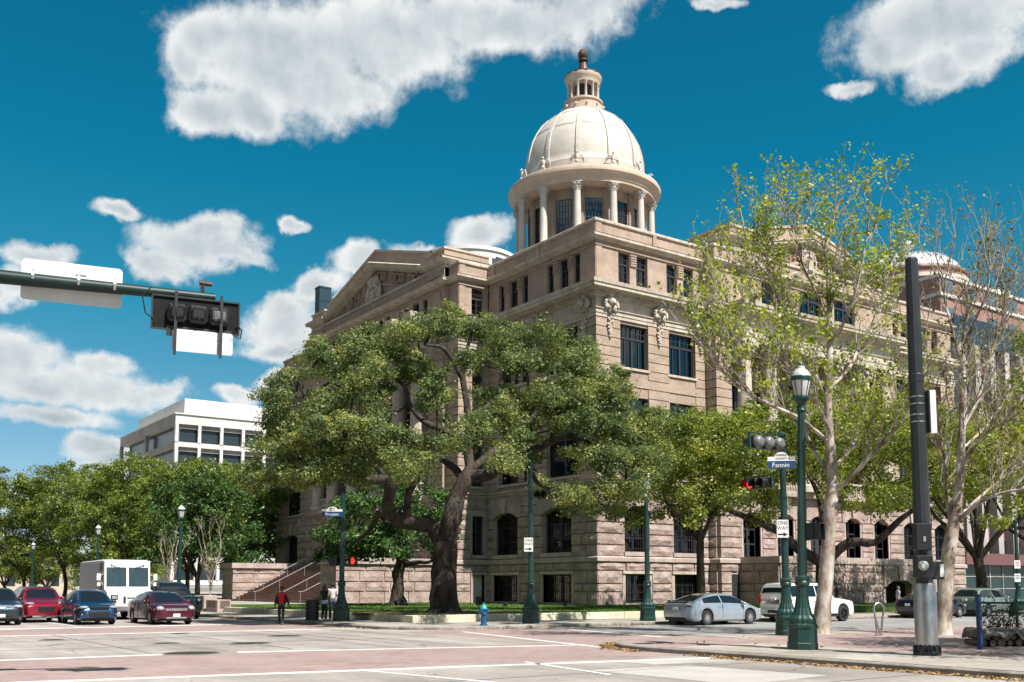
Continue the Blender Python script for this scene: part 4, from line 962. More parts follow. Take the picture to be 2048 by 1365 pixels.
capm.box(-.55,.55,-.55,.55,.8,.92); capm=capm.mesh('capital',M['dome'])
ribm=MB()
zs=[47.0,48.4,49.4,50.5,51.6,52.6,53.45,54.1,54.6]
for za,zb in zip(zs,zs[1:]):
    ra,rb=dome_r(za),dome_r(zb); wa,wb=.2*max(.45,ra/6.6),.2*max(.45,rb/6.6)
    vs=[]
    for r_,z_,w_ in ((ra,za,wa),(rb,zb,wb)): vs+=[(r_-.1,-w_,z_),(r_+.13,-w_,z_),(r_+.13,w_,z_),(r_-.1,w_,z_)]
    ribm.add(vs,[(0,1,5,4),(1,2,6,5),(2,3,7,6),(3,0,4,7)])
ribm=ribm.mesh('rib',M['dome'])
dark=flat('dark_drum_glass',(.02,.022,.027),rough=.12)
winm=MB(); winm.box(-.02,.05,-.86,.86,0,5.4); winm=winm.mesh('drum_window',M['frame'])
mun=MB()
for i in range(6): y=-.86+1.72*i/5; mun.box(.05,.09,y-.025,y+.025,0,5.4)
for i in range(9): z=5.4*i/8; mun.box(.05,.085,-.86,.86,z-.025,z+.025)
mun=mun.mesh('muntin',M['frame']); dpane=MB().box(.051,.06,-.84,.84,.02,5.38).mesh('pane',M['dglass'])
eag=MB(); eag.box(-.35,.35,-.38,.38,0,.35); eag.ball((.1,0,.55),(.24,.24,.24),8,6); eag.ball((0,0,1.05),(.22,.2,.45),8,6); eag.ball((.12,0,1.62),(.13,.12,.16),7,5); eag.ball((.26,0,1.58),(.09,.04,.05),5,4)
for s in (-1,1):
    for q in range(5): eag.tube([(-.05,s*.16,1.25-.05*q),(-.12,s*(.4+.08*q),1.5-.12*q),(-.2,s*(.5+.06*q),1.0-.16*q)],[.1,.11,.04],5)
eag=eag.mesh('eagle',M['dome'],smooth=60)
pil=MB().box(0,.22,-.5,.5,0,7.4).mesh('drum_pilaster',M['brick'])
for k in range(12):
    a=-math.pi/2+R(15+30*k); ca,sa=math.cos(a),math.sin(a)
    c=link('drum_column',colm,CH,(DC[0]+7.4*ca,DC[1]+7.4*sa,36.5),a); link('capital',capm,c,(0,0,6.45))
    link('drum_pilaster',pil,CH,(DC[0]+6.08*ca,DC[1]+6.08*sa,36.45),a)
    link('rib',ribm,dome,(DC[0],DC[1],0),a)
    e=link('eagle',eag,CH,(DC[0]+7.35*ca,DC[1]+7.35*sa,45.55),a)
    b=a+R(15); w=link('drum_window',winm,CH,(DC[0]+6.06*math.cos(b),DC[1]+6.06*math.sin(b),37.2),b); link('pane',dpane,w); link('muntin',mun,w)
    # panel joints: raised lips across each dome bay
    for z in (51.2,53.2):
        r_=dome_r(z); n=6; m=MB()
        vs=[];fs=[]
        for i in range(n+1):
            q=a+R(4+22*i/n)
            for rr,zz in ((r_-.05,z-.06),(r_+.07,z-.06),(r_+.03,z+.08)): vs.append((DC[0]+rr*math.cos(q),DC[1]+rr*math.sin(q),zz))
        for i in range(n):
            for j in (0,1): fs.append((3*i+j,3*i+3+j,3*i+4+j,3*i+1+j))
        m.add(vs,fs); m.build('dome_lip',M['dome'],dome)
# lantern
dl([(2.35,54.45),(2.35,55.25),(2.05,55.3),(2.05,55.75),(2.2,55.8),(2.2,56.0),(1.2,56.05)],n=32,name='lantern_base',mat='drum')
dl([(.9,56.0),(.9,58.2)],n=16,name='lantern_core',mat='frame')
lc=MB().lathe([(.2,0),(.2,.12),(.15,.16),(.13,1.75),(.2,1.85),(.24,2.0)],10).mesh('lantern_column',M['dome'],smooth=40)
vol=MB(); vol.ball((0,0,.3),(.28,.14,.18),7,5); vol.ball((-.25,0,.42),(.16,.13,.14),7,5); vol=vol.mesh('scroll',M['dome'])
for k in range(12):
    a=R(30*k); link('lantern_column',lc,CH,(DC[0]+1.68*math.cos(a),DC[1]+1.68*math.sin(a),56.0),a)
    if k%1==0: link('scroll',vol,CH,(DC[0]+2.3*math.cos(a),DC[1]+2.3*math.sin(a),54.8),a)
dl([(1.0,58.0),(1.85,58.0),(1.88,58.25),(2.0,58.5),(2.1,58.7),(2.1,59.0),(1.2,59.1)],n=32,name='lantern_cornice',mat='drum')
sp_=dl([(2.16,59.0),(2.16,59.12),(1.5,59.35),(.85,59.5),(.72,59.7),(.52,60.3),(.40,60.95),(.40,61.05)],n=24,name='lantern_cap',mat='copper',flute=.04)
dl([(.42,60.98),(.58,61.05),(.58,61.2),(.42,61.28)],n=20,name='spire_collar',mat='copper')
dl([(.30,61.2),(.50,61.4),(.60,61.75),(.55,62.1),(.35,62.38),(.05,62.5)],n=20,name='spire_ball',mat='copper',flute=.06)
tag(joined.build('brick_band',M['brick_dk'],CH),kind='stuff'); tag(joinedG.build('granite_block',M['granite'],CH),kind='stuff')
for nm,(x,y,z) in (('flagpole',(0,0,0)),): pass
# ------------------------------------------------------------ buildings farther off
M['white_c']=ramp_mat('white_concrete',(.66,.64,.60),(.78,.76,.73),rough=.8,scale=.3,streak=(.42,.40,.37),streak_amt=.35)
M['grey_c']=ramp_mat('weathered_concrete',(.36,.33,.31),(.52,.48,.45),rough=.9,scale=.3,streak=(.14,.13,.125),streak_amt=.8)
M['off_glass']=flat('office_glass',(.03,.042,.05),rough=.2,spec=.5)
M['teal_glass']=flat('teal_glass',(.02,.045,.048),rough=.25,spec=.4)
M['red_brick']=ramp_mat('red_brick',(.30,.16,.135),(.38,.22,.185),rough=.85,scale=.3,fine=.1)
M['cream_b']=flat('cream_stone_band',(.72,.66,.58),rough=.8)
M['silver']=flat('silver_dome',(.62,.64,.66),rough=.35,metal=.3)
M['navy']=flat('dark_blue_cladding',(.02,.05,.07),rough=.6,spec=.2)
M['maroon']=flat('maroon_fascia',(.16,.07,.07),rough=.6)
# white office block on the left
OB=thing('office_block','white concrete office block with deep ledges rising behind the park trees','building',(7.8,126.8,0))
fl=4.15; top=32.9; ox1=78; oy1=38
for k in range(7):
    zt=top-1.75-fl*k
    if k==0: MB().box(0,ox1,0,oy1,top-1.75,top).build('roof_fascia',M['white_c'],OB)
    MB().box(0.002,ox1,.002,oy1,zt-fl,zt-fl+.85).build('floor_band',M['white_c'],OB)
    g_=MB(); g_.box(1.1,ox1-1,.95,oy1-3,zt-fl+.86,zt-.02); g_.build('glazing',M['off_glass'],OB)
    MB().box(.5,ox1-.5,.5,.94,zt-.75,zt-.01).build('lintel_shade',M['grey_c'],OB)
    for i in range(19): MB().box(i*4.12,i*4.12+.55,-.12,.5,zt-fl+.85,zt).build('column',M['white_c'],OB)
    for i in range(3): MB().box(-.12,.55,i*18.7,i*18.7+.6,zt-fl+.85,zt).build('column',M['grey_c'],OB)
    MB().box(-.05,0,.0,oy1,zt-fl,zt-fl+.86).build('side_band',M['grey_c'],OB)
MB().box(-.05,0,0,oy1,top-1.76,top+.01).build('side_band',M['grey_c'],OB)
MB().box(-.25,ox1,-.25,oy1+.2,top,top+.22).build('roof_edge',M['white_c'],OB)
MB().box(2.5,ox1,3.2,oy1-4,top+.22,top+3.6).build('penthouse',M['white_c'],OB)
# dark blue slab and pale concrete tower far behind the left pediment
p=at0(651,577,235); DB=thing('office_tower','dark blue slab tower just visible behind the left pediment','building',(p[0],p[1],0))
MB().box(-1.5,1.5,0,2.5,0,p[2]).build('shaft',M['navy'],DB)
for i in range(14): MB().box(-1.54,1.54,-.06,2.55,p[2]-3-4*i-.2,p[2]-3-4*i).build('floor_line',M['off_glass'],DB)
MB().box(-1.6,1.6,-.1,2.6,p[2],p[2]+.4).build('roof_edge',M['navy'],DB)
p=at0(668,600,255); p2=at0(764,520,255); CT=thing('concrete_tower','pale grey concrete tower with a sloping roofline behind the pediment','building',(p[0],p[1],0))
MB().extr([(0,0,0),(22,0,0),(22,0,p[2]+16),(8,0,p[2]+9),(0,0,p[2])],(0,1.5,0)).build('wall',M['grey_c'],CT)
MB().extr([(-.2,-.2,p[2]),(8,-.2,p[2]+9),(22,-.2,p[2]+16),(22,-.2,p[2]+16.6),(8,-.2,p[2]+9.6),(-.2,-.2,p[2]+.6)],(0,1.9,0)).build('roof_edge',M['grey_c'],CT)
# round white top of a building behind the courthouse roof
p=at0(938,520,200); CR=thing('round_building','round cream building top with square openings between pediment and dome','building',(p[0],p[1],0)); zt=p[2]
MB().lathe([(9.6,0),(9.6,zt-1.0),(9.9,zt-.95),(9.9,zt-.2),(9.2,zt)],64).build('drum',M['white_c'],CR,smooth=30)
dk=flat('dark_opening',(.05,.05,.055),rough=.7); bl=MB().box(-1.3,1.3,-.1,.1,0,2.2).mesh('opening',dk); bs=MB().box(-.5,.5,-.1,.1,0,1.8).mesh('opening',dk)
bf=MB().box(-1.5,1.5,-.16,-.1,-.25,-.05).mesh('opening_sill',M['white_c'])
for k in range(12):
    a=R(30*k+8)
    for me,da in ((bl,0),(bs,.17),(bs,-.17)):
        o=link('opening',me,CR,(9.6*math.cos(a+da),9.6*math.sin(a+da),zt-4.2),a+da+math.pi/2)
    link('opening_sill',bf,CR,(9.6*math.cos(a),9.6*math.sin(a),zt-4.2),a+math.pi/2)
# red brick building with silver dome
p=at0(1817,560,175); DBd=thing('domed_building','red brick building with a silver dome and ball finial beyond the courthouse','building',(p[0],p[1],0)); z=p[2]
MB().lathe([(9.2,z),(9.0,z+.3),(8.2,z+1.6),(6.5,z+2.9),(4.0,z+3.8),(1.6,z+4.2),(.9,z+4.3)],48).build('dome',M['silver'],DBd,smooth=40)
for k in range(12):
    a=R(30*k); m=MB()
    pts=[(8.25,z+1.62),(6.55,z+2.97),(4.05,z+3.88),(1.5,z+4.28)]; m.tube([(r*math.cos(a),r*math.sin(a),q) for r,q in pts],.13,5); m.build('dome_rib',M['silver'],DBd)
MB().lathe([(.6,z+4.2),(.75,z+4.8),(.5,z+5.0)],16).build('finial_neck',M['silver'],DBd); MB().ball((0,0,z+6.0),1.15,18,12).build('finial_ball',M['silver'],DBd,smooth=60)
MB().lathe([(9.9,z-.9),(10.0,z-.6),(9.7,z-.1),(9.2,z)],48).build('drum_eave',flat('brown_eave',(.18,.10,.085)),DBd)
MB().lathe([(9.7,0),(9.7,z-.8)],48).build('drum',M['red_brick'],DBd,smooth=30)
for zz in (z-2.0,z-4.9): MB().lathe([(9.7,zz-.35),(10.0,zz-.3),(10.0,zz+.3),(9.7,zz+.4)],48).build('band',M['cream_b'],DBd)
MB().box(-15,10.5,-15,15,0,z-5.4).build('wing',M['red_brick'],DBd)
for zz in (z-5.5,z-8.5,z-13): MB().box(-15.3,10.8,-15.3,15.3,zz-.5,zz).build('band',M['cream_b'],DBd)
for k in range(4):
    for q in range(2): MB().box(-14.5+k*6.4,-11.5+k*6.4,-15.12,-15.0,z-8.3-4.4*q,z-6.2-4.4*q).build('window',flat('pale_blue_glass',(.10,.16,.22),rough=.3),DBd)
p=at0(1978,590,170); TU=thing('brick_turret','round red brick turret with cream rim right of the silver dome','building',(p[0],p[1],0)); z=p[2]
MB().lathe([(3.0,0),(3.0,z-.8)],32).build('shaft',M['red_brick'],TU,smooth=30); MB().lathe([(3.0,z-1),(3.35,z-.8),(3.35,z),(.2,z+.2)],32).build('rim',M['cream_b'],TU)
for k in range(8): a=R(45*k+10); m=MB(); m.box(-.3,.3,-.06,.06,z-3.2,z-1.6); o=m.build('stone_panel',M['cream_b'],TU); o.location=(3.0*math.cos(a),3.0*math.sin(a),0); o.rotation_euler=(0,0,a+math.pi/2)
# finned modern block at right
FB=thing('modern_block','modern block with pale vertical fins and dark teal parapet at the right edge','building',(66.0,12.0,0))
MB().box(0,70,0,30,5.2,33.0).build('wall',M['teal_glass'],FB); MB().box(-.2,70,-.7,30,31.2,34.6).build('parapet',M['navy'],FB)
for i in range(20): MB().box(i*3.4,i*3.4+1.15,-1.1,.0,5.2,31.2).build('fin',M['grey_c'],FB)
for i in range(19):
    for k in range(6): MB().box(i*3.4+1.16,i*3.4+3.39,-.12,0,7.4+4.1*k,9.0+4.1*k).build('spandrel',M['maroon'],FB)
MB().box(-4,70,-3.2,0,4.3,5.6).build('fascia',M['maroon'],FB)
MB().box(-3.6,70,-2.4,-.1,.15,4.3).build('shopfront_glass',M['teal_glass'],FB)
for i in range(26): MB().box(-3.6+i*2.8,-3.5+i*2.8,-2.5,-2.4,.15,4.3).build('mullion',M['grey_c'],FB)
for zz in (1.5,2.9): MB().box(-3.6,70,-2.49,-2.42,zz,zz+.08).build('transom',M['grey_c'],FB)
# low beige building behind the park
p=at0(60,1190,260); LB=thing('low_building','low beige building glimpsed between the park trunks','building',(p[0]-30,p[1]+10,0))
beige=flat('beige_plaster',(.52,.45,.34),rough=.9); MB().box(-30,50,0,12,0,7.5).build('wall',beige,LB)
for i in range(14): MB().box(-28+i*5.4,-26+i*5.4,-.06,0,2,5).build('window',M['off_glass'],LB)
MB().box(-30.4,50.4,-.4,12.4,7.5,8.1).build('roof',M['grey_c'],LB)

# unseen blocks added left and behind to darken the left front and fill reflections
for i,(x0,x1,y0,y1,h,lab) in enumerate(((-92,-50,-6,38,46,'tall block added unseen left of the frame to darken the left front'),(-96,-50,44,92,58,'taller block added unseen left of the frame to darken the left front'),(-98,-58,-84,-44,40,'block added unseen behind the camera to cut the low sky light'))):
    T=thing('shading_block',lab,'building',((x0+x1)/2,(y0+y1)/2,0)); w,d=(x1-x0)/2,(y1-y0)/2
    MB().box(-w,w,-d,d,0,h).build('wall',M['grey_c'],T); MB().box(-w-.3,w+.3,-d-.3,d+.3,h,h+.8).build('roof_edge',M['grey_c'],T)
    for k in range(int(h/4)-1): MB().box(-w-.05,w+.05,-d-.05,d+.05,3.2+4*k,5.3+4*k).build('window_band',M['off_glass'],T)
# ------------------------------------------------------------ trees
M['bark']=ramp_mat('oak_bark',(.028,.022,.018),(.085,.068,.055),rough=.95,scale=3.5,stretch=(1,1,.25),bump=1.0,bscale=7,bdist=.06,fine=.3,fscale=18)
M['bark2']=ramp_mat('grey_bark',(.10,.08,.06),(.20,.165,.13),rough=.95,scale=4,stretch=(1,1,.3),bump=.7,bscale=8,bdist=.04)
M['syc']=ramp_mat('sycamore_bark',(.15,.11,.08),(.62,.585,.53),c2=(.40,.33,.265),rough=.85,scale=2.2,detail=5,stretch=(1,1,.55),bump=.4,bscale=9,bdist=.02,fine=.12,fscale=16)
M['twig']=ramp_mat('pale_twig',(.22,.18,.14),(.50,.46,.40),rough=.9,scale=2)
M['oak_leaf']=leaf_mat('live_oak_leaves',(.065,.105,.035),(.155,.21,.075),(.37,.38,.10),nscale=.7,trans=.40,tip_amt=1.1)
M['oak_leaf2']=leaf_mat('street_oak_leaves',(.09,.13,.025),(.21,.26,.05),(.42,.44,.08),nscale=.6,trans=.42,tip_amt=1.1)
M['mag_leaf']=leaf_mat('magnolia_leaves',(.025,.055,.016),(.06,.13,.03),(.13,.21,.05),nscale=.8,trans=.25,tip_amt=.4)
M['park_leaf']=leaf_mat('park_tree_leaves',(.06,.10,.022),(.16,.22,.045),(.33,.38,.065),nscale=.35,trans=.40,tip_amt=.9)
M['syc_leaf']=leaf_mat('sycamore_leaves',(.17,.23,.03),(.33,.41,.06),(.54,.56,.10),nscale=1.2,trans=.45,tip_amt=.8)
M['bud_leaf']=leaf_mat('budding_leaves',(.14,.09,.03),(.26,.24,.05),(.38,.36,.07),nscale=1.2,trans=.4,tip_amt=.6)
def catmull(P,n=4):
    P=[Vector(p) for p in P]; Q=[P[0]*2-P[1]]+P+[P[-1]*2-P[-2]]; out=[]
    for i in range(1,len(Q)-2):
        a,b,c,d=Q[i-1:i+3]
        for k in range(n):
            t=k/n; out.append(.5*((2*b)+(c-a)*t+(2*a-5*b+4*c-d)*t*t+(3*b-a-3*c+d)*t**3))
    out.append(P[-1]); return out
def lerp_list(r,n):
    return [float(v) for v in np.interp(np.linspace(0,len(r)-1,n),range(len(r)),r)]
def leaves_np(pos,size,g,flat_=.5,aspect=.55,out=None):
    """one small bent leaf (2 quads -> 1 quad) per position"""
    n=len(pos); d=g.normal(size=(n,3)); d[:,2]=d[:,2]*.6; d/=np.linalg.norm(d,axis=1,keepdims=True)
    nr=g.normal(size=(n,3)); nr[:,2]=np.abs(nr[:,2])+flat_
    if out is not None: nr=g.normal(size=(n,3))*.75+out*1.5+np.array([0,0,.35])
    nr/=np.linalg.norm(nr,axis=1,keepdims=True)
    s=np.cross(d,nr); s/=np.linalg.norm(s,axis=1,keepdims=True)+1e-9; d=np.cross(nr,s)
    L=size*g.uniform(.45,1.5,(n,1)); w=L*aspect*.5
    V=np.stack([pos-d*L*.5, pos+s*w+nr*L*.06, pos+d*L*.5, pos-s*w+nr*L*.06],1).reshape(-1,3)
    return V,np.arange(4*n).reshape(n,4)
def grow(limbs,pads,g,step=.8,up=.25,jit=.18):
    """connect foliage pads to the nearest limb point; returns nodes, parents"""
    nodes=[];par=[];root=[]
    for P in limbs:
        pts=P; prev=-1
        if nodes:
            A=np.array(nodes); prev=int(np.argmin(((A-np.array(pts[0]))**2).sum(1)))
        for p in pts:
            nodes.append(tuple(p)); par.append(prev); prev=len(nodes)-1
    nl=len(nodes); A=np.zeros((nl+len(pads)*14,3)); A[:nl]=nodes; cnt=nl
    base=np.array(limbs[0][0]); order=np.argsort([np.linalg.norm(p-A[:nl],axis=1).min() for p in pads])
    ends=[]
    for i in order:
        p=np.array(pads[i]); dv=A[:cnt]-p; dist=np.sqrt((dv**2).sum(1))+.25*np.maximum(0,dv[:,2])
        dist[:3]+=3
        j=int(np.argmin(dist)); a=A[j].copy(); L=np.linalg.norm(p-a)
        k=int(min(10,max(1,round(L/step)))); prev=j
        mid=(a+p)/2+g.normal(size=3)*L*.12; mid[2]+=L*up*.3
        for q in range(1,k+1):
            t=q/k; pt=(1-t)**2*a+2*t*(1-t)*mid+t*t*p
            if q<k: pt=pt+g.normal(size=3)*jit*min(1,L*.3)
            if cnt>=len(A): A=np.vstack([A,np.zeros((500,3))])
            A[cnt]=pt; nodes.append(tuple(pt)); par.append(prev); prev=cnt; cnt+=1
        ends.append(prev)
    return nodes,par,ends,nl
def branch_mesh(nodes,par,ends,nl,r_tip,expo,n=5,skip_first=0):
    N=len(nodes); w=np.zeros(N)
    for e in ends: w[e]+=1
    for i in range(N-1,-1,-1):
        if par[i]>=0: w[par[i]]+=w[i]
    rad=r_tip*np.maximum(w,1)**expo
    kids=[[] for _ in range(N)]
    for i in range(N):
        if par[i]>=0: kids[par[i]].append(i)
    mb=MB(); done=set()
    for i in range(nl,N):
        if i in done: continue
        path=[par[i],i] if par[i]>=0 else [i]; done.add(i); c=i
        while True:
            k=[q for q in kids[c] if q>=nl and q not in done]
            if not k: break
            c=max(k,key=lambda q:w[q]); done.add(c); path.append(c)
        pts=[nodes[q] for q in path]
        if len(pts)<2: continue
        rr=[min(rad[q],rad[path[1]]*1.15) for q in path]; rr[-1]=r_tip*.6
        mb.tube(pts,rr,n if rr[0]>.05 else 4,cap=False)
    return mb,rad
def foliage(pads,g,per,pr,pz,size,flat_=.6,shell=.55,aspect=.55):
    """ragged clumps: each pad is several small lobes, leaves face outward from their lobe"""
    pads=np.array(pads); n=len(pads); K=6; sc=(.7+.6*g.random(n))
    lob=g.normal(size=(n,K,3)); lob/=np.linalg.norm(lob,axis=2,keepdims=True)+1e-9; lob*=(.35+.55*g.random((n,K,1)))
    lob*=np.array([pr,pr,pz])*sc[:,None,None]; lr=(.30+.28*g.random((n,K)))*pr*sc[:,None]
    cnt=np.maximum(8,(per/K*(.5+g.random((n,K)))*sc[:,None]).astype(int)); C=(pads[:,None,:]+lob).reshape(-1,3); rr=lr.reshape(-1); idx=np.repeat(np.arange(n*K),cnt.reshape(-1))
    v=g.normal(size=(len(idx),3)); v/=np.linalg.norm(v,axis=1,keepdims=True); v[:,2]=v[:,2]*.8+.12
    stray=g.random(len(idx))<.22; rad=(shell+(1-shell)*g.random(len(idx))**.6)*rr[idx]*np.where(stray,1+.9*g.random(len(idx)),1)
    pos=C[idx]+v*rad[:,None]*np.array([1,1,.8])
    return leaves_np(pos,size,g,flat_,aspect,out=v)
def dome_pads(g,n,c,rx,ry,ztop,zedge,zlow,ax=None,inner=.25,zb=None):
    """points in a spreading, shallow crown; c = plan centre"""
    out=[]
    while len(out)<n:
        a=g.uniform(0,2*np.pi); rho=math.sqrt(g.random())
        top=zedge+(ztop-zedge)*math.sqrt(max(0,1-rho**2.0))
        bot=zlow+(zedge-zlow)*.55*(1-rho)*2
        t=g.random()
        z=top-(top-bot)*(t**2.0 if g.random()>inner else t)
        p=c+_rt*(rx*rho*math.cos(a))+_fw*(ry*rho*math.sin(a)); out.append((p.x,p.y,z))
    return out
def tree(name,label,base,limbs,radii,pads,leafmat,bark,g,per=300,pr=1.1,pz=.65,size=.15,r_tip=.022,expo=.42,group=None,cat='tree',sides=8,flare=True,trunk_n=1,aspect=.55,shell=.55,per_crown=1):
    t=thing(name,label,cat,tuple(base),group=group); B=Vector(base)
    L=[[p-B for p in catmull(P,3)] for P in limbs]; pads=[tuple(Vector(p)-B) for p in pads]
    nodes,par,ends,nl=grow(L,pads,g)
    k=0
    for i,(P,r) in enumerate(zip(L,radii)):
        rr=lerp_list(r,len(P)); m=MB()
        if i<trunk_n and flare: 
            P=[P[0]-Vector((0,0,.3))]+P; rr=[rr[0]*1.5]+[rr[0]*1.22]+rr[1:]
        m.tube(P,rr,sides if rr[0]>.1 else 6)
        # knobbly surface
        for q,v in enumerate(m.V):
            f=.06*rr[min(q//sides,len(rr)-1)] if rr[0]>.1 else 0
            m.V[q]=(v[0]+g.normal()*f,v[1]+g.normal()*f,v[2]+g.normal()*f)
        m.build('trunk' if i<trunk_n else 'limb',bark,t,smooth=70)
    mb,rad=branch_mesh(nodes,par,ends,nl,r_tip,expo)
    if mb.V: mb.build('branches',bark,t,smooth=60)
    V,F=foliage(pads,g,per,pr,pz,size,shell=shell,aspect=aspect)
    o=link('crown',np_mesh('crown',V,F,leafmat),t); o['kind']='stuff'
    return t
# ---- the big live oak in front of the corner
g=np.random.default_rng(11); Z=49.5; base=at(887,1231,Z); base.z=LZ-.02
def A(*q): return [at(x,y,Z+dz) for x,y,dz in q]
limbs=[A((887,1231,0),(888,1180,0),(889,1130,0),(892,1085,0)),
 A((890,1100,0),(867,1056,.2),(833,1047,.0),(794,1039,-.6),(775,1015,-1.2),(780,981,-1.8),(770,957,-2.4),(712,967,-3.2),(664,947,-4),(615,970,-5)),
 A((893,1100,0),(897,1060,.2),(906,1025,.2),(915,991,.4),(930,962,.4),(944,938,.6)),
 A((941,945,.5),(935,890,1),(937,851,1.4),(934,807,1.8),(925,740,2.0),(945,660,2.2)),
 A((936,950,.5),(963,952,.2),(1002,938,-.5),(1046,914,-1.5),(1123,875,-2.6),(1181,889,-3.6),(1253,957,-4.5)),
 A((1046,914,-1.5),(1065,952,-2),(1084,972,-2.6),(1130,990,-3)),
 A((935,880,1),(885,860,2),(847,843,3),(818,807,4),(809,773,4.5),(760,730,5.5)),
 A((936,845,1.4),(944,831,1.8),(983,807,2.6),(1012,749,3.4),(1060,720,4)),
 A((814,1040,-.3),(818,986,-1.2),(847,938,-2),(850,880,-3)),
 A((794,1040,-.5),(760,1025,.8),(741,1059,1.8),(698,1093,2.6)),
 A((770,957,-2.4),(730,900,-3),(680,860,-3.4),(620,820,-3.6)),
 A((1002,938,-.4),(1040,860,1.5),(1110,800,3),(1180,770,4.5)),
 A((930,962,.4),(900,930,3),(850,900,5.5),(790,870,7.5),(720,850,9)),
 A((944,938,.6),(990,900,3.5),(1060,860,6.5),(1130,840,8.5)),
 A((925,760,2),(890,700,1),(850,690,0)) ]
radii=[(.80,.66,.62,.60),(.42,.40,.36,.34,.30,.28,.24,.20,.15,.09),(.50,.48,.46,.42,.38,.36),(.26,.23,.21,.18,.13,.07),(.34,.31,.27,.22,.17,.12,.06),(.14,.12,.09,.05),(.20,.18,.16,.13,.10,.06),(.18,.16,.13,.10,.05),(.20,.17,.13,.08),(.20,.17,.13,.07),(.17,.14,.10,.06),(.17,.14,.10,.06),(.22,.19,.15,.11,.06),(.2,.17,.12,.06),(.12,.09,.05)]
def outline_ok(x,y,poly):
    ins=False; n=len(poly)
    for i in range(n):
        x1,y1=poly[i]; x2,y2=poly[(i+1)%n]
        if (y1>y)!=(y2>y) and x<(x2-x1)*(y-y1)/(y2-y1)+x1: ins=not ins
    return ins
OAK=[(512,905),(505,850),(530,795),(590,745),(650,700),(720,670),(775,668),(830,655),(880,622),(940,612),(1000,640),(1080,655),(1130,680),(1200,725),(1265,775),(1315,840),(1335,920),(1320,990),(1255,1030),(1150,1010),(1090,975),(1040,960),(1000,930),(950,905),(900,930),(840,960),(760,965),(700,960),(640,955),(560,935)]
HOLES=[(832,845,40,40),(905,850,36,50),(965,860,32,44),(700,985,60,30),(920,720,34,34),(1010,770,36,30),(800,790,40,26),(1120,880,50,30),(1060,760,26,26),(1050,940,50,40),(660,900,50,22),(880,960,40,50)]
pads=[]; cx=920; 
while len(pads)<230:
    x=g.uniform(500,1340); y=g.uniform(605,1035)
    if not outline_ok(x,y,OAK): continue
    if any(((x-a)/c)**2+((y-b)/d)**2<1 for a,b,c,d in HOLES) and g.random()<.85: continue
    rho=abs(x-cx)/420; hz=(y-610)/420
    dmax=9.5*math.sqrt(max(0,1-rho**2)); s=g.choice((-1,1))
    # keep to a shell: high points near the axis, low points out at the rim
    f=math.sqrt(min(1,max(.03,hz*1.25))); dz=s*dmax*min(1,f*g.uniform(.55,1.08))
    if s>0 and g.random()<.25: continue
    if s<0 and abs(x-940)<230 and 720<y<960 and g.random()<.30: continue
    pads.append(tuple(at(x,y,Z+dz)))
for k in range(26):
    x=g.uniform(515,720); y=g.uniform(880,968); pads.append(tuple(at(x,y,Z-3.4+g.normal()*2.2)))
tree('live_oak','huge spreading live oak on the courthouse lawn corner, its crown hiding the facade',base,limbs,radii,pads,M['oak_leaf'],M['bark'],g,per=1320,pr=1.05,pz=.62,size=.118,r_tip=.03,expo=.47,sides=12,shell=.45)
# ---- generic spreading oaks
def oak(label,X,Y,z,h,rx,ry,zedge,zlow,tr,seed,n=150,per=300,size=.2,leaf='oak_leaf2',nl=6,fork=2.6,group='street oaks along the courthouse',name='oak_tree',bark='bark',pr=1.3,pz=.75,limb_list=None,limb_r=None,ztilt=0):
    g=np.random.default_rng(seed); B=Vector((X,Y,z))
    top=B+Vector((g.normal()*.2,g.normal()*.2,fork))
    limbs=[[B,B+Vector((g.normal()*.1,g.normal()*.1,fork*.5)),top]]; radii=[(tr,tr*.82,tr*.8)]
    for k in range(nl):
        a=2*np.pi*(k+.5*g.random())/nl; rr=rx*g.uniform(.45,.7); d=_rt*(math.cos(a))+_fw*(math.sin(a)*ry/rx)
        e=top+d*rr; e.z=z+zedge*g.uniform(.75,1.1)
        m1=top+d*rr*.35+Vector((0,0,(e.z-top.z)*.35+.3*g.normal())); m2=top+d*rr*.7+Vector((0,0,(e.z-top.z)*.6+.4*g.normal()))
        limbs.append([top-Vector((0,0,.3)),m1,m2,e]); radii.append((tr*.5,tr*.4,tr*.28,tr*.14))
    limbs.append([top-Vector((0,0,.3)),top+Vector((.3,.2,(h-fork)*.4)),top+Vector((-.3,.3,(h-fork)*.75))]); radii.append((tr*.5,tr*.35,tr*.12))
    if limb_list: limbs=[limbs[0]]+limb_list; radii=[radii[0]]+limb_r
    pads=dome_pads(g,n,Vector((X,Y,0)),rx,ry,z+h,z+zedge,z+zlow)
    return tree(name,label,B,limbs,radii,pads,M[leaf],M[bark],g,per=per,pr=pr,pz=pz,size=size,r_tip=.026,expo=.42,group=group,sides=9,shell=.35)
ob=at(1655,1205,62); ob.z=LZ
Zs=62
def A2(*q): return [at(x,y,Zs+d) for x,y,d in q]
ll=[A2((1650,1130,0),(1600,1100,-.5),(1560,1065,-1),(1530,1050,-1.6),(1480,1030,-2.4),(1440,1015,-3)),A2((1540,1052,-1.4),(1530,1010,-1),(1550,960,0),(1570,900,1)),
    A2((1655,1120,0),(1700,1085,-.5),(1750,1085,-1),(1800,1040,-1.6),(1850,1005,-2.2)),A2((1655,1110,0),(1665,1040,.5),(1690,980,1),(1700,900,1.5)),A2((1655,1110,0),(1640,1000,2),(1600,920,4)),A2((1440,1015,-3),(1410,960,-3.4),(1380,900,-3.6))]
lr=[(.34,.3,.27,.24,.18,.1),(.2,.17,.12,.06),(.32,.28,.24,.18,.1),(.3,.22,.16,.08),(.26,.18,.08),(.1,.08,.05)]
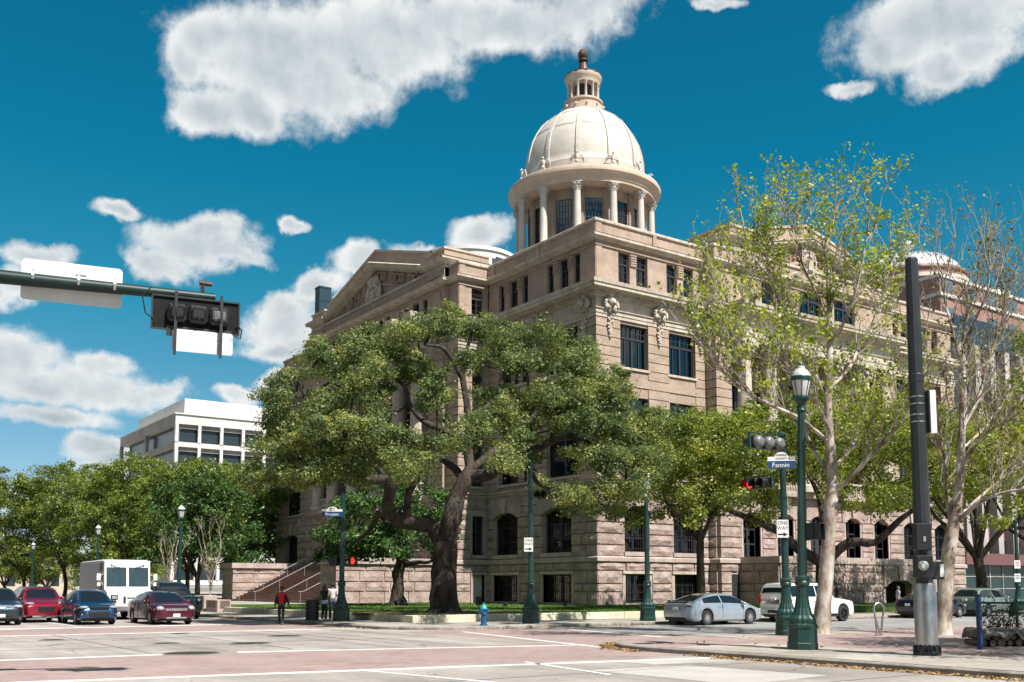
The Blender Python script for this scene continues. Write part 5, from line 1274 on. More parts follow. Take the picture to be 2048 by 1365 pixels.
oak('spreading oak behind the white SUV, dark forked trunk between the two sycamores',ob.x,ob.y,LZ,13.0,11.0,7.5,8.6,5.2,.55,21,n=210,per=520,size=.16,fork=2.6,limb_list=ll,limb_r=lr)
p=at(1395,1220,66); oak('smaller oak right of the corner lamp, hanging low over the silver car',at(1400,1000,58).x,at(1400,1000,58).y,LZ,11.5,4.6,4.5,7.8,4.4,.28,22,n=80,per=520,size=.16,fork=4.2)
p=at(1960,1215,70); oak('oak at the far right corner of the courthouse',p.x,p.y,LZ,14,8.0,7,9.0,5.6,.42,23,n=110,per=460,size=.18,fork=3.4)
p=at(2120,1215,75); oak('oak at the right edge behind the green SUV',p.x,p.y,LZ,15,8.5,7,9.5,6,.42,24,n=100,per=420,size=.19,fork=3.6)
# ---- dark small tree by the steps
g=np.random.default_rng(31); Z=70; b=at(795,1203,Z); b.z=LZ
def A3(*q): return [at(x,y,Z+d) for x,y,d in q]
limbs=[A3((795,1203,0),(797,1170,0),(796,1145,0),(803,1120,0),(800,1085,0)),A3((798,1135,0),(830,1125,-.3),(858,1125,-.8),(880,1110,-1)),A3((803,1115,0),(770,1090,.5),(735,1085,1),(700,1100,1.3)),A3((800,1090,0),(820,1050,.5),(850,1020,1)),A3((800,1085,0),(775,1050,-.4),(750,1010,-1),(735,970,-1))]
radii=[(.50,.40,.42,.34,.24),(.2,.16,.12,.07),(.18,.15,.11,.06),(.18,.13,.07),(.2,.15,.11,.06)]
pads=[]
while len(pads)<95:
    x=g.uniform(615,905); y=g.uniform(960,1125)
    if outline_ok(x,y,[(615,1090),(640,1040),(700,985),(790,960),(890,985),(905,1060),(880,1110),(840,1100),(760,1110),(720,1125),(640,1125)]): pads.append(tuple(at(x,y,Z+g.uniform(-3.6,3.4))))
tree('magnolia_tree','small glossy dark green tree with gnarled trunk beside the granite stair wall',b,limbs,radii,pads,M['mag_leaf'],M['bark'],g,per=260,pr=1.05,pz=.6,size=.22,aspect=.5)
# ---- sycamores
def sycamore(name,label,base,limbs,radii,seed,leafmat,ntwig,nleaf,size,up=.9,tl=(1.0,2.3),group='sycamores on the near corner',start=.3):
    g=np.random.default_rng(seed); t=thing(name,label,'tree',tuple(base),group=group); B=Vector(base)
    L=[catmull(P,4) for P in limbs]; radii=[tuple(x*(.9 if i==0 else .78) for x in r) for i,r in enumerate(radii)]
    tw=MB(); pos=[]
    for i,(P,r) in enumerate(zip(L,radii)):
        rr=lerp_list(r,len(P)); m=MB(); Q=list(P)
        if i==0: Q=[P[0]-Vector((0,0,.25))]+Q; rr=[rr[0]*1.7]+[rr[0]*1.25]+rr[1:]
        m.tube([p-B for p in Q],rr,12 if rr[0]>.12 else 7)
        m.V=[(v[0]+g.normal()*.012,v[1]+g.normal()*.012,v[2]) for v in m.V]
        m.build('trunk' if i==0 else 'limb',M['syc'],t,smooth=70)
    lens=[sum((a-b).length for a,b in zip(P,P[1:])) for P in L]; w=np.array(lens); w[0]*=.5; w/=w.sum()
    def twig(p,d,l,r,depth):
        n=4; pts=[p]; q=p; dd=d.copy()
        for k in range(n):
            dd=(dd+Vector((g.normal()*.16,g.normal()*.16,.10+g.normal()*.10))).normalized(); q=q+dd*(l/n); pts.append(q)
        tw.tube([x-B for x in pts],[r*(1-.75*k/n) for k in range(n+1)],4,cap=False)
        if depth>0:
            for k in range(g.integers(2,5)):
                j=g.integers(1,n+1); s=Vector(g.normal(size=3)); s.z=abs(s.z)*.7+.1
                nd=(dd*.8+s.normalized()*.75).normalized(); twig(pts[j],nd,l*g.uniform(.4,.7),r*.55,depth-1)
        for k in range(1,n+1):
            c=int(g.poisson(nleaf*(1.0 if depth==0 else .35)*k/n))
            for _ in range(c): pos.append(np.array(pts[k]-B)+g.normal(size=3)*.09)
    for _ in range(ntwig):
        i=g.choice(len(L),p=w); P=L[i]; j=int(g.uniform(start if i else .55,1)*(len(P)-1)); p=P[j]; tan=(P[min(j+1,len(P)-1)]-P[max(j-1,0)]).normalized()
        s=Vector(g.normal(size=3)); s=(s-tan*s.dot(tan)).normalized()
        d=(tan*.6+s*.65+Vector((0,0,up*g.uniform(.3,1)))).normalized(); twig(p,d,g.uniform(*tl),.024,2)
    for P in L[1:]: twig(P[-1],(P[-1]-P[-2]).normalized(),1.6,.03,2)
    tw.build('twigs',M['twig'],t)
    V,F=leaves_np(np.array(pos),size,g,.2,.85); o=link('crown',np_mesh('crown',V,F,leafmat),t); o['kind']='stuff'
    return t
Z=34.7
def S(*q): return [at(x,y,Z+d) for x,y,d in q]
b=at(1642,1270,Z); b.z=.12
limbs=[S((1642,1270,0),(1648,1200,0),(1655,1100,0),(1663,1000,0),(1664,940,0),(1660,880,0),(1656,800,0),(1660,700,.1),(1658,620,.2),(1656,540,.3),(1652,500,.3),(1664,450,.4),(1680,400,.5)),
 S((1666,985,0),(1705,952,-.5),(1760,890,-1),(1808,838,-1.5),(1840,760,-1.8)),
 S((1664,960,0),(1630,905,.5),(1610,860,1.0),(1600,800,1.4),(1575,730,2)),
 S((1652,880,0),(1600,838,-.6),(1540,810,-1.2),(1480,775,-1.9),(1435,730,-2.5),(1400,680,-2.8)),
 S((1657,800,0),(1625,742,.4),(1585,690,.8),(1556,640,1.1),(1545,580,1.3),(1535,520,1.4),(1527,470,1.5)),
 S((1658,780,0),(1700,735,.8),(1720,690,1.4),(1760,620,1.8),(1775,560,2.2),(1782,500,2.4)),
 S((1659,690,0),(1690,640,-.7),(1715,570,-1.2),(1728,510,-1.4),(1735,460,-1.6)),
 S((1658,640,.2),(1630,580,-.5),(1605,530,-.9),(1600,490,-1.1),(1595,450,-1.2)),
 S((1664,940,0),(1700,900,1.5),(1720,850,2.6),(1745,780,3.4)),
 S((1660,870,0),(1640,820,-1.6),(1600,760,-2.8),(1560,720,-3.4)),
 S((1480,775,-1.9),(1470,720,-2),(1455,650,-2.1)), S((1545,560,1.3),(1510,520,1.2),(1490,470,1.2)),S((1556,645,1),(1500,620,.6),(1440,600,.2))]
radii=[(.34,.29,.265,.25,.20,.165,.135,.11,.09,.075,.06,.045,.025),(.13,.11,.09,.06,.03),(.10,.08,.065,.05,.03),(.10,.085,.075,.06,.045,.02),(.09,.08,.07,.06,.045,.035,.02),(.08,.07,.06,.05,.035,.02),(.07,.06,.045,.035,.02),(.06,.05,.035,.025,.015),(.09,.07,.05,.025),(.07,.055,.04,.02),(.04,.03,.015),(.035,.025,.015),(.04,.03,.015)]
sycamore('sycamore_tree','tall sycamore with white mottled trunk beside the green lamp post',b,limbs,radii,41,M['syc_leaf'],225,2.3,.11)
Z=34.0
b=at(1886,1272,Z); b.z=.12
limbs=[S((1886,1272,0),(1890,1200,0),(1896,1120,0),(1908,1040,0),(1918,980,0),(1922,900,0),(1925,820,0),(1926,740,.2),(1930,660,.3),(1936,620,.4),(1930,560,.4)),
 S((1908,1050,0),(1960,1005,-.5),(2010,985,-1),(2070,978,-1.5)),S((1908,1045,0),(1965,990,.6),(2030,940,1.2),(2090,910,1.6)),
 S((1905,1060,0),(1893,1000,.4),(1890,930,.6),(1880,870,.8),(1870,800,1)),
 S((1920,940,0),(1960,880,-.6),(2000,850,-1.2),(2070,820,-1.6)),S((1924,860,0),(1955,800,.6),(1985,700,1),(2005,640,1.2),(2010,580,1.3)),
 S((1922,900,0),(1975,850,1.5),(2030,770,2.4),(2060,700,2.8)),S((1926,740,.2),(1905,660,-.4),(1890,600,-.7),(1885,550,-.8)),
 S((1928,690,.3),(1960,620,-.6),(1975,580,-.9),(1980,530,-1)),S((1890,930,.6),(1860,860,0),(1845,760,-.3),(1838,650,-.5))]
radii=[(.30,.27,.25,.22,.17,.14,.12,.10,.08,.06,.03),(.10,.085,.065,.04),(.09,.07,.05,.03),(.075,.06,.05,.035,.02),(.07,.055,.04,.02),(.07,.06,.05,.035,.02),(.06,.05,.035,.02),(.055,.045,.03,.015),(.05,.04,.03,.015),(.05,.04,.03,.015)]
sycamore('sycamore_tree','budding sycamore with thin pale branches behind the black pole',b,limbs,radii,42,M['bud_leaf'],170,.75,.10)
oak('leafy oak whose crown just enters the right edge of the frame',-19.3,-46.6,.12,10.5,5.0,5.0,7.4,4.6,.26,44,n=75,per=420,size=.14,fork=3.4,group='street oaks along the courthouse')
# ---- park trees across the left street
for i,(x,yb,Z,h,r,n,sd_,lab) in enumerate((
  (395,1203,100,12.5,5.2,95,51,'dark tree left of the courthouse stair wall'),
  (478,1200,120,16.5,7.0,120,52,'broad park tree behind the street lamp nearest the steps'),
  (372,1198,116,15.8,7.2,120,53,'tall park tree directly behind the white step van'),
  (262,1198,118,16.6,6.4,110,54,'park tree rising left of the white step van'),
  (200,1196,128,16,7.0,105,55,'park tree behind the second street lamp'),
  (128,1196,135,18.5,6.8,95,56,'tall park tree with an open top at the left'),
  (45,1196,140,14.2,7.0,95,57,'park tree near the left edge of the frame'),
  (-40,1196,132,17.0,8,90,58,'park tree cut by the left edge of the frame'),
  (95,1192,165,8.2,6,60,59,'low olive green tree behind the traffic signal at far left'),
  (10,1192,170,9.0,6,60,60,'low tree at the far left edge'),
  (255,1192,165,8.8,6,60,61,'low pale tree behind the roof of the red car'),
  (560,1205,128,16,6,80,62,'tree behind the far left corner of the courthouse'))):
    p=at(x,yb,Z); oak(lab,p.x,p.y,.1,h,r,r*.85,h*.60,h*.20,.30,sd_,n=int(n*1.2),per=300,size=.25,leaf='park_leaf' if i not in (0,) else 'mag_leaf',group='park trees beyond the left street',name='park_tree',pr=1.5,pz=1.0,fork=h*.22)
# ---- bare young trees at the kerb
def young(label,x,y,Z,h,seed,leaf=True):
    g=np.random.default_rng(seed); b=at(x,y,Z); b.z=.13; lm=[[b,b+Vector((0,0,h*.2)),b+Vector((.02,0,h*.38))]]
    for k in range(5):
        a=k*1.26+g.random(); lm.append([b+Vector((0,0,h*.34)),b+Vector((.35*math.cos(a),.35*math.sin(a),h*.6)),b+Vector((.8*math.cos(a),.8*math.sin(a),h*.95))])
    sycamore('young_tree',label,b,lm,[(.07,.06,.05)]+[(.035,.025,.012)]*5,seed,M['bud_leaf'],14,.5,.1,tl=(.5,1.0),group='young street trees by the steps')
young('bare young tree with pale stem beside the granite steps',420,1200,74,4.6,71)
young('bare young tree behind the black pickup',340,1200,82,4.6,72)
# ------------------------------------------------------------ street furniture
M['green']=ramp_mat('green_post_paint',(.008,.038,.032),(.014,.058,.048),rough=.38,scale=2,coord='obj',spec=.5)
M['black']=flat('black_plastic',(.014,.015,.016),rough=.35)
M['grey_p']=flat('grey_housing',(.16,.165,.17),rough=.4)
M['white_s']=flat('white_sign_sheet',(.80,.80,.79),rough=.5,var=.04)
M['blue_s']=flat('blue_sign_sheet',(.01,.055,.16),rough=.45,var=.05)
M['letter_w']=flat('white_lettering',(.85,.86,.87),rough=.5,var=.02)
M['letter_b']=flat('black_lettering',(.01,.01,.01),rough=.5,var=.02)
M['steel']=ramp_mat('stainless_steel',(.42,.41,.40),(.62,.61,.60),rough=.32,metal=.95,scale=2.5,stretch=(1,1,.4),coord='obj')
M['lampglass']=flat('frosted_lamp_glass',(.62,.63,.62),rough=.25)
M['poleblk']=ramp_mat('charcoal_pole_paint',(.018,.021,.024),(.03,.034,.038),rough=.42,scale=1.5,coord='obj',spec=.5)
def emis(name,c,s):
    m=bpy.data.materials.new(name); m.use_nodes=True; b=m.node_tree.nodes['Principled BSDF']; b.inputs['Base Color'].default_value=(*c,1); b.inputs['Emission Color'].default_value=(*c,1); b.inputs['Emission Strength'].default_value=s; return m
M['redlight']=emis('red_signal_light',(1,.03,.02),1.0); M['darklens']=flat('dark_signal_lens',(.05,.04,.02),rough=.2)
BASE=[(.40,0),(.40,.16),(.385,.18),(.37,.52),(.395,.55),(.395,.62),(.34,.66)]
def post_parts(t,h,lamp=True):
    MB().lathe(BASE,8,a0=R(22.5)).build('base',M['green'],t)
    MB().lathe([(.33,.66),(.34,.72),(.33,.78),(.26,.86),(.195,1.05),(.16,1.3),(.145,1.62)],32,flute=.07).build('bell',M['green'],t)
    MB().lathe([(.15,1.60),(.185,1.64),(.185,1.70),(.165,1.73),(.185,1.77),(.185,1.83),(.13,1.87)],20).build('collar',M['green'],t,smooth=40)
    sh=h-(1.25 if lamp else .15)
    MB().lathe([(.122,1.85),(.115,3),(.092,sh)],32,flute=.08).build('shaft',M['green'],t)
    if not lamp: MB().lathe([(.11,sh),(.11,sh+.08),(.04,sh+.15)],16).build('cap',M['green'],t); return
    MB().lathe([(.10,sh),(.13,sh+.05),(.11,sh+.1),(.11,sh+.22),(.16,sh+.3),(.22,sh+.34),(.22,sh+.4),(.16,sh+.42)],20).build('capital',M['green'],t,smooth=40)
    z=sh+.42
    lm=MB().lathe([(.15,z),(.17,z+.06),(.235,z+.36),(.245,z+.44)],20).build('lamp_globe',M['lampglass'],t,smooth=40)
    cg_=MB(); cg_.lathe([(.252,z+.40),(.262,z+.42),(.262,z+.50),(.252,z+.52)],24)
    for k in range(8):
        a=k*math.pi/4; cg_.tube([(.158*math.cos(a),.158*math.sin(a),z),(.18*math.cos(a),.18*math.sin(a),z+.07),(.245*math.cos(a),.245*math.sin(a),z+.37),(.255*math.cos(a),.255*math.sin(a),z+.42)],.011,5)
    cg_.build('cage',M['green'],lm)
    MB().lathe([(.25,z+.5),(.235,z+.58),(.17,z+.68),(.10,z+.73),(.10,z+.78),(.06,z+.8)],20).build('lamp_cap',flat('pale_lamp_cap',(.55,.57,.56),rough=.4),t,smooth=40)
    MB().lathe([(.05,z+.78),(.035,z+.83),(.045,z+.86),(.01,z+.93)],10).build('finial',M['green'],t)
def lamp(label,x,y,h,z=.13): 
    t=thing('street_lamp',label,'street lamp',(x,y,z),group='green acorn street lamps'); post_parts(t,h); return t
def sigpole(label,x,y,h,z=.13):
    t=thing('signal_pole',label,'signal pole',(x,y,z),group='green signal poles'); post_parts(t,h,False); return t
nl_=lamp('large green fluted street lamp on the near brick corner',-25.59,-38.34,7.35); nl_.rotation_euler=Matrix.Rotation(R(1.3),3,_fw).to_euler()
lamp('green street lamp behind the lawn wall left of the silver sedan',-13.96,-20.1,7.0)
q=at(363,1010,66); lamp('green street lamp left of the courthouse steps',q.x,q.y,q.z-.13)
q=at(197,1050,88); lamp('green street lamp rising behind the roof of the white step van',q.x,q.y,q.z-.05,.05)
q=at(67,1085,122); lamp('most distant green street lamp at far left',q.x,q.y,q.z-.05,.05)
sigpole('green signal pole behind the large corner lamp, with a one way sign',-19.96,-33.2,6.75)
sigpole('green signal pole in front of the courthouse corner, with a one way sign',-20.35,-19.57,7.6)
sigpole('green signal pole at the left kerb carrying the Preston street sign',-25.67,-11.84,7.4)
q=at(2030,1040,60); sigpole('green pole at the right edge with two small parking signs',q.x,q.y,q.z-.1)
YC=-R(35.26)      # faces the camera
def facing(x,y,rz,z=0): return (x,y,z)
def plate(w,h,c,t=.006,n=4):
    """rounded plate in the xz plane, front toward -y"""
    P=[]
    for cx_,cz,a0 in ((w/2-c,h/2-c,0),(-w/2+c,h/2-c,90),(-w/2+c,-h/2+c,180),(w/2-c,-h/2+c,270)):
        for k in range(n+1): a=R(a0+90*k/n); P.append((cx_+c*math.cos(a),-t/2,cz+c*math.sin(a)))
    return MB().extr(P,(0,t,0))
def lettering(s,size,mat,parent,x,z,y=-.006):
    o=link('lettering',text_mesh(s,size,mat),parent,(x,y,z)); o.rotation_euler=(math.pi/2,0,0); return o
def one_way(label,x,y,z,rz,w=.45,h=.62):
    t=thing('one_way_sign',label,'sign',(x,y,z),rz,group='one way signs')
    plate(w,h,.03).build('plate',M['letter_b'],t); o=plate(w-.03,h-.03,.025,.004).build('face',M['white_s'],t); o.location=(0,-.006,0)
    lettering('ONE',.165,M['letter_b'],t,0,.185,-.010); lettering('WAY',.165,M['letter_b'],t,0,.015,-.010)
    a=MB(); a.extr([(-.16,-.011,-.215),(.02,-.011,-.215),(.02,-.011,-.26),(.17,-.011,-.19),(.02,-.011,-.12),(.02,-.011,-.165),(-.16,-.011,-.165)],(0,.004,0)); a.build('arrow',M['letter_b'],t)
def off(x,y,r,d): # move along camera axes
    p=Vector((x,y,0))+_rt*r-_fw*d; return p.x,p.y
x,y=off(-19.96,-33.2,-.10,.17); one_way('white one way sign with arrow on the pole beside the large lamp',x,y,3.62,YC,.42,.62)
x,y=off(-20.35,-19.57,-.10,.19); one_way('white one way sign with arrow on the pole before the courthouse corner',x,y,3.55,YC,.42,.64)
def street_sign(label,text,x,y,z,rz,w,h,top=None,num=None,group='blue street name signs'):
    t=thing('street_sign',label,'sign',(x,y,z),rz,group=group)
    b=plate(w,h,.02).build('blade',M['blue_s'],t); lettering(text,h*.85,M['letter_w'],t,-.02,-.01,-.006)
    P=[(-w/2,-.003,h/2),(w/2,-.003,h/2),(w/2,-.003,h/2+.11)]+[(.24*w*math.cos(R(180*k/12)),-.003,h/2+.11+.12*math.sin(R(180*k/12))) for k in range(13)]+[(-w/2,-.003,h/2+.11)]
    MB().extr(P,(0,.006,0)).build('crest_panel',M['white_s'],t)
    if top:
        lettering(top[0],.085,M['letter_b'],t,0,h/2+.15,-.006); lettering(top[1],.07,M['letter_b'],t,0,h/2+.06,-.006)
    if num: lettering(num,.13,M['letter_b'],t,w*.37,h/2+.06,-.006)
x,y=off(-25.59,-38.34,-.44,.12); street_sign('blue Fannin street sign on the large corner lamp','Fannin',x,y,4.84,YC-R(8),.70,.20,('HARRIS','COUNTY'),'400')
x,y=off(-25.67,-11.84,-.48,.1); street_sign('blue Preston street sign on the left signal pole','Preston',x,y,5.13,YC,.95,.24,('HARRIS','COUNTY'))
def signal(label,x,y,z,rz,lit=None,n=3):
    """horizontal head, lenses face local -y"""
    t=thing('traffic_signal',label,'traffic signal',(x,y,z),rz,group='horizontal traffic signals')
    for k in range(n):
        cx_=-.36+.36*k-(n-3)*.18
        b=MB(); b.rbox(cx_-.172,cx_+.172,-.10,.07,-.17,.17,.03); b.build('housing',M['black'],t)
        cap=MB(); cap.lathe([(.165,.0),(.16,.06),(.13,.115),(.06,.14)],16); c=cap.build('back_cover',M['grey_p'],t,smooth=50); c.location=(cx_,.06,0); c.rotation_euler=(-math.pi/2,0,0)
        v=MB(); nn=14; 
        for i in range(nn):
            a0=R(-30+240*i/nn); a1=R(-30+240*(i+1)/nn)
            q=[(cx_+.15*math.cos(a),yy,.15*math.sin(a)) for a,yy in ((a0,-.10),(a1,-.10),(a1,-.32),(a0,-.32))]; v.quad(*q)
            v.quad(*[(p_[0]*1.0+(.012 if p_[0]>cx_ else -.012),p_[1],p_[2]+.012) for p_ in q])
        v.build('visor',M['black'],t)
        l=MB(); l.lathe([(.135,0),(.12,.03),(.05,.05)],16); l=l.build('lens',M['redlight'] if lit==k else M['darklens'],t,smooth=50); l.location=(cx_,-.10,0); l.rotation_euler=(math.pi/2,0,0)
    br=MB(); br.tube([(-.62,.0,.24),(.62,.0,.24)],.022,6); br.box(.56,.62,-.03,.03,-.2,.26); br.box(-.60,-.56,-.03,.03,-.1,.26); br.build('bracket',M['green'],t)
x,y=off(-25.59,-38.34,-.78,.0); signal('horizontal traffic signal seen from behind on the large corner lamp',x,y,5.42,YC+R(180)+R(30))
x,y=off(-19.96,-33.2,-.80,.05); signal('horizontal traffic signal showing red on the pole behind the corner lamp',x,y,5.12,YC-R(62),lit=0)
x,y=off(-20.35,-19.57,.75,.05); signal('dark horizontal traffic signal on the pole before the courthouse corner',x,y,5.75,YC-R(40))
q=at(52,1111,118); signal('small distant traffic signal beside the farthest lamp',q.x,q.y,q.z,YC)
def ped(label,x,y,z,rz,hand=False):
    t=thing('pedestrian_signal',label,'pedestrian signal',(x,y,z),rz,group='pedestrian signals')
    MB().rbox(-.2,.2,-.12,.12,-.22,.22,.03).build('housing',M['black'],t)
    v=MB(); v.box(-.21,.21,-.26,-.12,.2,.22); v.box(-.21,-.19,-.26,-.12,-.2,.2); v.box(.19,.21,-.26,-.12,-.2,.2); v.build('visor',M['black'],t)
    if hand:
        h=MB(); 
        h.rbox(-.075,.065,-.135,-.128,-.14,.02,.003)
        for i,(xx,l) in enumerate(((-.062,.11),(-.024,.14),(.014,.13),(.05,.10))): h.box(xx-.013,xx+.013,-.135,-.128,.02,.02+l)
        h.extr([(.065,-.135,-.06),(.12,-.135,.0),(.10,-.135,.02),(.065,-.135,-.01)],(0,.006,0)); h.build('hand_symbol',M['redlight'],t)
x,y=off(-25.59,-38.34,.34,.0); ped('black pedestrian signal on the right of the large corner lamp',x,y,3.12,YC+R(55))
x,y=off(-25.67,-11.84,.52,.0); ped('pedestrian signal with a red hand on the left signal pole',x,y,2.93,YC,True)
x,y=off(-25.67,-11.84,-.45,.0); ped('dark pedestrian signal on the left side of the left signal pole',x,y,2.93,YC+R(85))
x,y=off(-25.59,-38.34,-.27,.0); t=thing('sign_plate','pale sign plate seen edge-on between the two green poles','sign',(x,y,3.98),YC+R(75)); plate(.45,.62,.03).build('plate',M['white_s'],t); MB().box(-.03,.03,.003,.3,-.02,.02).build('bracket',M['green'],t)
for zz,lb,tx in ((2.15,'upper small parking sign on the right edge pole',1),(1.45,'lower small parking sign on the right edge pole',0)):
    q=at(2035,1136+ (0 if tx else 20),59.7); t=thing('parking_sign',lb,'sign',(q.x,q.y,q.z+.2*tx),YC,group='parking signs'); plate(.36,.48,.03).build('plate',M['white_s'],t)
    for k in range(3): MB().box(-.12,.12,-.008,-.003,.12-.1*k,.16-.1*k).build('mark',flat('red_print',(.5,.05,.06)) if tx else M['blue_s'],t)
# ---- mast arm over the left of the junction
MA=thing('mast_arm','dark green signal mast arm reaching in from the left edge over the crossing','mast arm',(-46.3,-36.45,0))
B_=Vector((-46.3,-36.45,0)); tip=at(430,597,18.0)-B_; root=at(-140,540,16.2)-B_
pts=[root+(tip-root)*k/8 for k in range(9)]; MB().tube(pts,[.130-.045*k/8 for k in range(9)],16).build('arm',M.setdefault('dk_green',ramp_mat('dark_green_arm',(.006,.022,.022),(.012,.036,.035),rough=.45,scale=2,coord='obj')),MA,smooth=50)
MB().tube([(root.x,root.y,0),(root.x,root.y,root.z+.4)],[.2,.16],16).build('post',M['green'],MA,smooth=50)
e=(tip-root).normalized(); sn=Vector((-e.y,e.x,0)).normalized()
s_=MB(); a=tip-e*.22; s_.tube([a+Vector((0,0,.1)),a+Vector((0,0,.22)),a+Vector((0,0,.26))+e*.03],.035,8); s_.tube([a+Vector((0,0,.26))-e*.06,a+Vector((0,0,.25))+e*.16],.045,10); s_.build('sensor',M['copper'],MA)
ang=math.atan2(e.y,e.x)
pc=at(392,632,17.75)
T=thing('traffic_signal','black backed traffic signal hanging from the tip of the mast arm','traffic signal',tuple(pc),ang,group='signals on the mast arm')
M['matte']=ramp_mat('matte_black',(.006,.006,.007),(.016,.016,.017),rough=.7,scale=4,coord='obj',spec=.15)
bp=plate(1.52,.62,.08,.012).build('backplate',M['matte'],T)
fr_=MB()
for x0,x1,z0,z1 in ((-.76,.76,.285,.315),(-.76,.76,-.315,-.285),(-.765,-.735,-.3,.3),(.735,.765,-.3,.3)): fr_.box(x0,x1,-.04,-.006,z0,z1)
fr_.build('backplate_flange',M['poleblk'],T)
for k in range(3):
    b=MB(); b.rbox(-.50+.36*k,-.16+.36*k,-.16,-.008,-.17,.16,.045); b.build('housing',flat('worn_black_housing',(.014,.014,.015),rough=.45,var=.6),T)
    c=MB().rbox(-.45+.36*k,-.21+.36*k,-.20,-.158,-.11,.09,.03).build('back_cover',M['black'] if k<2 else flat('worn_grey_cover',(.10,.105,.11),rough=.4,var=.5),T); MB().lathe([(.03,0),(.03,.05)],10).build('knob',M['black'],c).location=(-.33+.36*k,-.21,-.12)
MB().box(-.50,.62,-.06,-.02,-.42,-.24).build('lower_bar',M['poleblk'],T)
for x in (-.36,.42): MB().box(x-.025,x+.025,-.20,-.15,-.78,.36).build('strap',M['poleblk'],T)
c=MB(); c.tube([(-.78,-.05,.42),(-.92,-.05,.25),(-.86,-.05,-.05),(-.70,-.05,-.16)],.012,6); c.tube([(.70,-.05,-.1),(.80,-.05,-.2),(.78,-.05,-.36),(.68,-.05,-.34)],.012,6); c.build('cable',M['black'],T)
pc=at(405,685,17.7); T=thing('sign_plate','scuffed white sign back below the mast arm signal','sign',tuple(pc),ang); plate(1.05,.40,.05).build('plate',ramp_mat('scuffed_white_sheet',(.70,.71,.71),(.82,.82,.82),rough=.5,scale=3,coord='obj',stain=(.25,.25,.26),stain_amt=.7,stain_scale=3.2),T)
pc=at(145,563,17.05); T=thing('street_sign','white back of a wide street name sign fixed across the mast arm','sign',tuple(pc),ang); plate(1.62,.72,.07).build('plate',M['white_s'],T).location=(0,.16,0)
MB().box(.05,.22,.14,.156,.17,.30).build('sticker',M['letter_w'],T)
for x in (-.62,.1,.68): MB().lathe([(.128,-.02),(.128,.02)],16).build('clamp',M['steel'],T).location=(x,0,0)
for o in T.children:
    if o.name.startswith('clamp'): o.rotation_euler=(0,math.pi/2,0)
# ---- charcoal pole with steel jacket at right
bx,by=-25.06,-41.48
P_=thing('utility_pole','tall charcoal utility pole with a stainless steel jacket at its foot','pole',(bx,by,.13))
MB().lathe([(.20,.12),(.19,3.2),(.172,5.9),(.172,6.4),(.182,6.42),(.182,6.60),(.168,6.62),(.162,7.6),(.148,9.42),(.12,9.47)],12).build('shaft',M['poleblk'],P_,smooth=25)
MB().lathe([(.31,0),(.31,.06),(.28,.10),(.255,.26)],16).build('base_flange',M['iron'],P_)
MB().lathe([(.255,.22),(.250,1.62),(.235,1.66),(.20,1.68)],24).build('steel_jacket',M['steel'],P_,smooth=30)
for k in range(10):
    a=k*math.pi/5; MB().lathe([(.03,0),(.03,.16),(.0,.18)],6).build('bolt',M['iron'],P_).location=(.285*math.cos(a),.285*math.sin(a),.05)
def pbox(w,d,h,r,f,z,name,mat):
    o=MB().rbox(-w/2,w/2,-d/2,d/2,0,h,.015).build(name,mat,P_); v=_rt*r-_fw*f; o.location=(v.x,v.y,z); o.rotation_euler=(0,0,YC); return o
o=pbox(.36,.26,.62,-.12,.26,2.42,'upper_box',M['black']); MB().box(-.03,.03,-.15,-.13,.2,.32).build('latch',M['steel'],o)
o=pbox(.38,.26,.52,-.12,.26,1.78,'meter_box',M['black']); m=MB().lathe([(.11,0),(.11,.08),(.07,.13)],18).build('meter',flat('meter_glass',(.5,.52,.5),rough=.15),o,smooth=40); m.location=(-.06,-.13,.28); m.rotation_euler=(math.pi/2,0,0)
o=pbox(.26,.16,.42,.30,.05,1.75,'side_box',M['poleblk']); MB().box(.02,.11,-.09,-.08,.06,.36).build('label_plate',M['white_s'],o)
for zz in (5.45,5.62,5.88,6.05): MB().lathe([(.178,zz),(.178,zz+.03)],16).build('strap',M['steel'],P_)
o=pbox(.05,.30,1.02,.24,-.02,5.20,'antenna_back',M['poleblk']); o2=pbox(.17,.12,1.04,.345,.0,5.19,'antenna_panel',M['white_s'])
# ---- hydrant
H_=thing('fire_hydrant','blue fire hydrant with turquoise bonnet on the pavement before the lawn','hydrant',(-23.27,-20.25,.13))
hb=flat('blue_hydrant_paint',(.01,.10,.24),rough=.4); ht=flat('turquoise_hydrant_paint',(.02,.33,.28),rough=.4)
MB().lathe([(.17,0),(.17,.05),(.12,.07),(.12,.42),(.16,.45),(.16,.50),(.13,.52),(.125,.62),(.17,.64),(.17,.68)],18).build('barrel',hb,H_,smooth=35)
MB().lathe([(.155,.68),(.15,.72),(.10,.82),(.04,.86),(.04,.92),(.0,.93)],18).build('bonnet',ht,H_,smooth=35)
for a,r,l in ((0,.065,.22),(math.pi,.065,.22),(-math.pi/2-.6,.085,.22)):
    o=MB().lathe([(r*.8,0),(r*.8,l-.06),(r*1.2,l-.05),(r*1.2,l),(.03,l+.02)],12).build('outlet',hb,H_,smooth=35); o.location=(0,0,.57); o.rotation_euler=(0,math.pi/2,YC+a)
# ---- litter bin
Tb=thing('litter_bin','black slatted litter bin beside the woman in the dark top','bin',(-26.75,-11.0,.13))
MB().lathe([(.25,.05),(.27,.9)],18).build('liner',M['black'],Tb)
sl=MB().box(.285,.30,-.035,.035,.04,.95).mesh('slat',M['iron'])
for k in range(20): link('slat',sl,Tb,(0,0,0),k*math.pi/10)
for zz in (.06,.5,.93): MB().lathe([(.30,zz),(.315,zz+.01),(.315,zz+.05),(.30,zz+.06)],20).build('hoop',M['iron'],Tb)
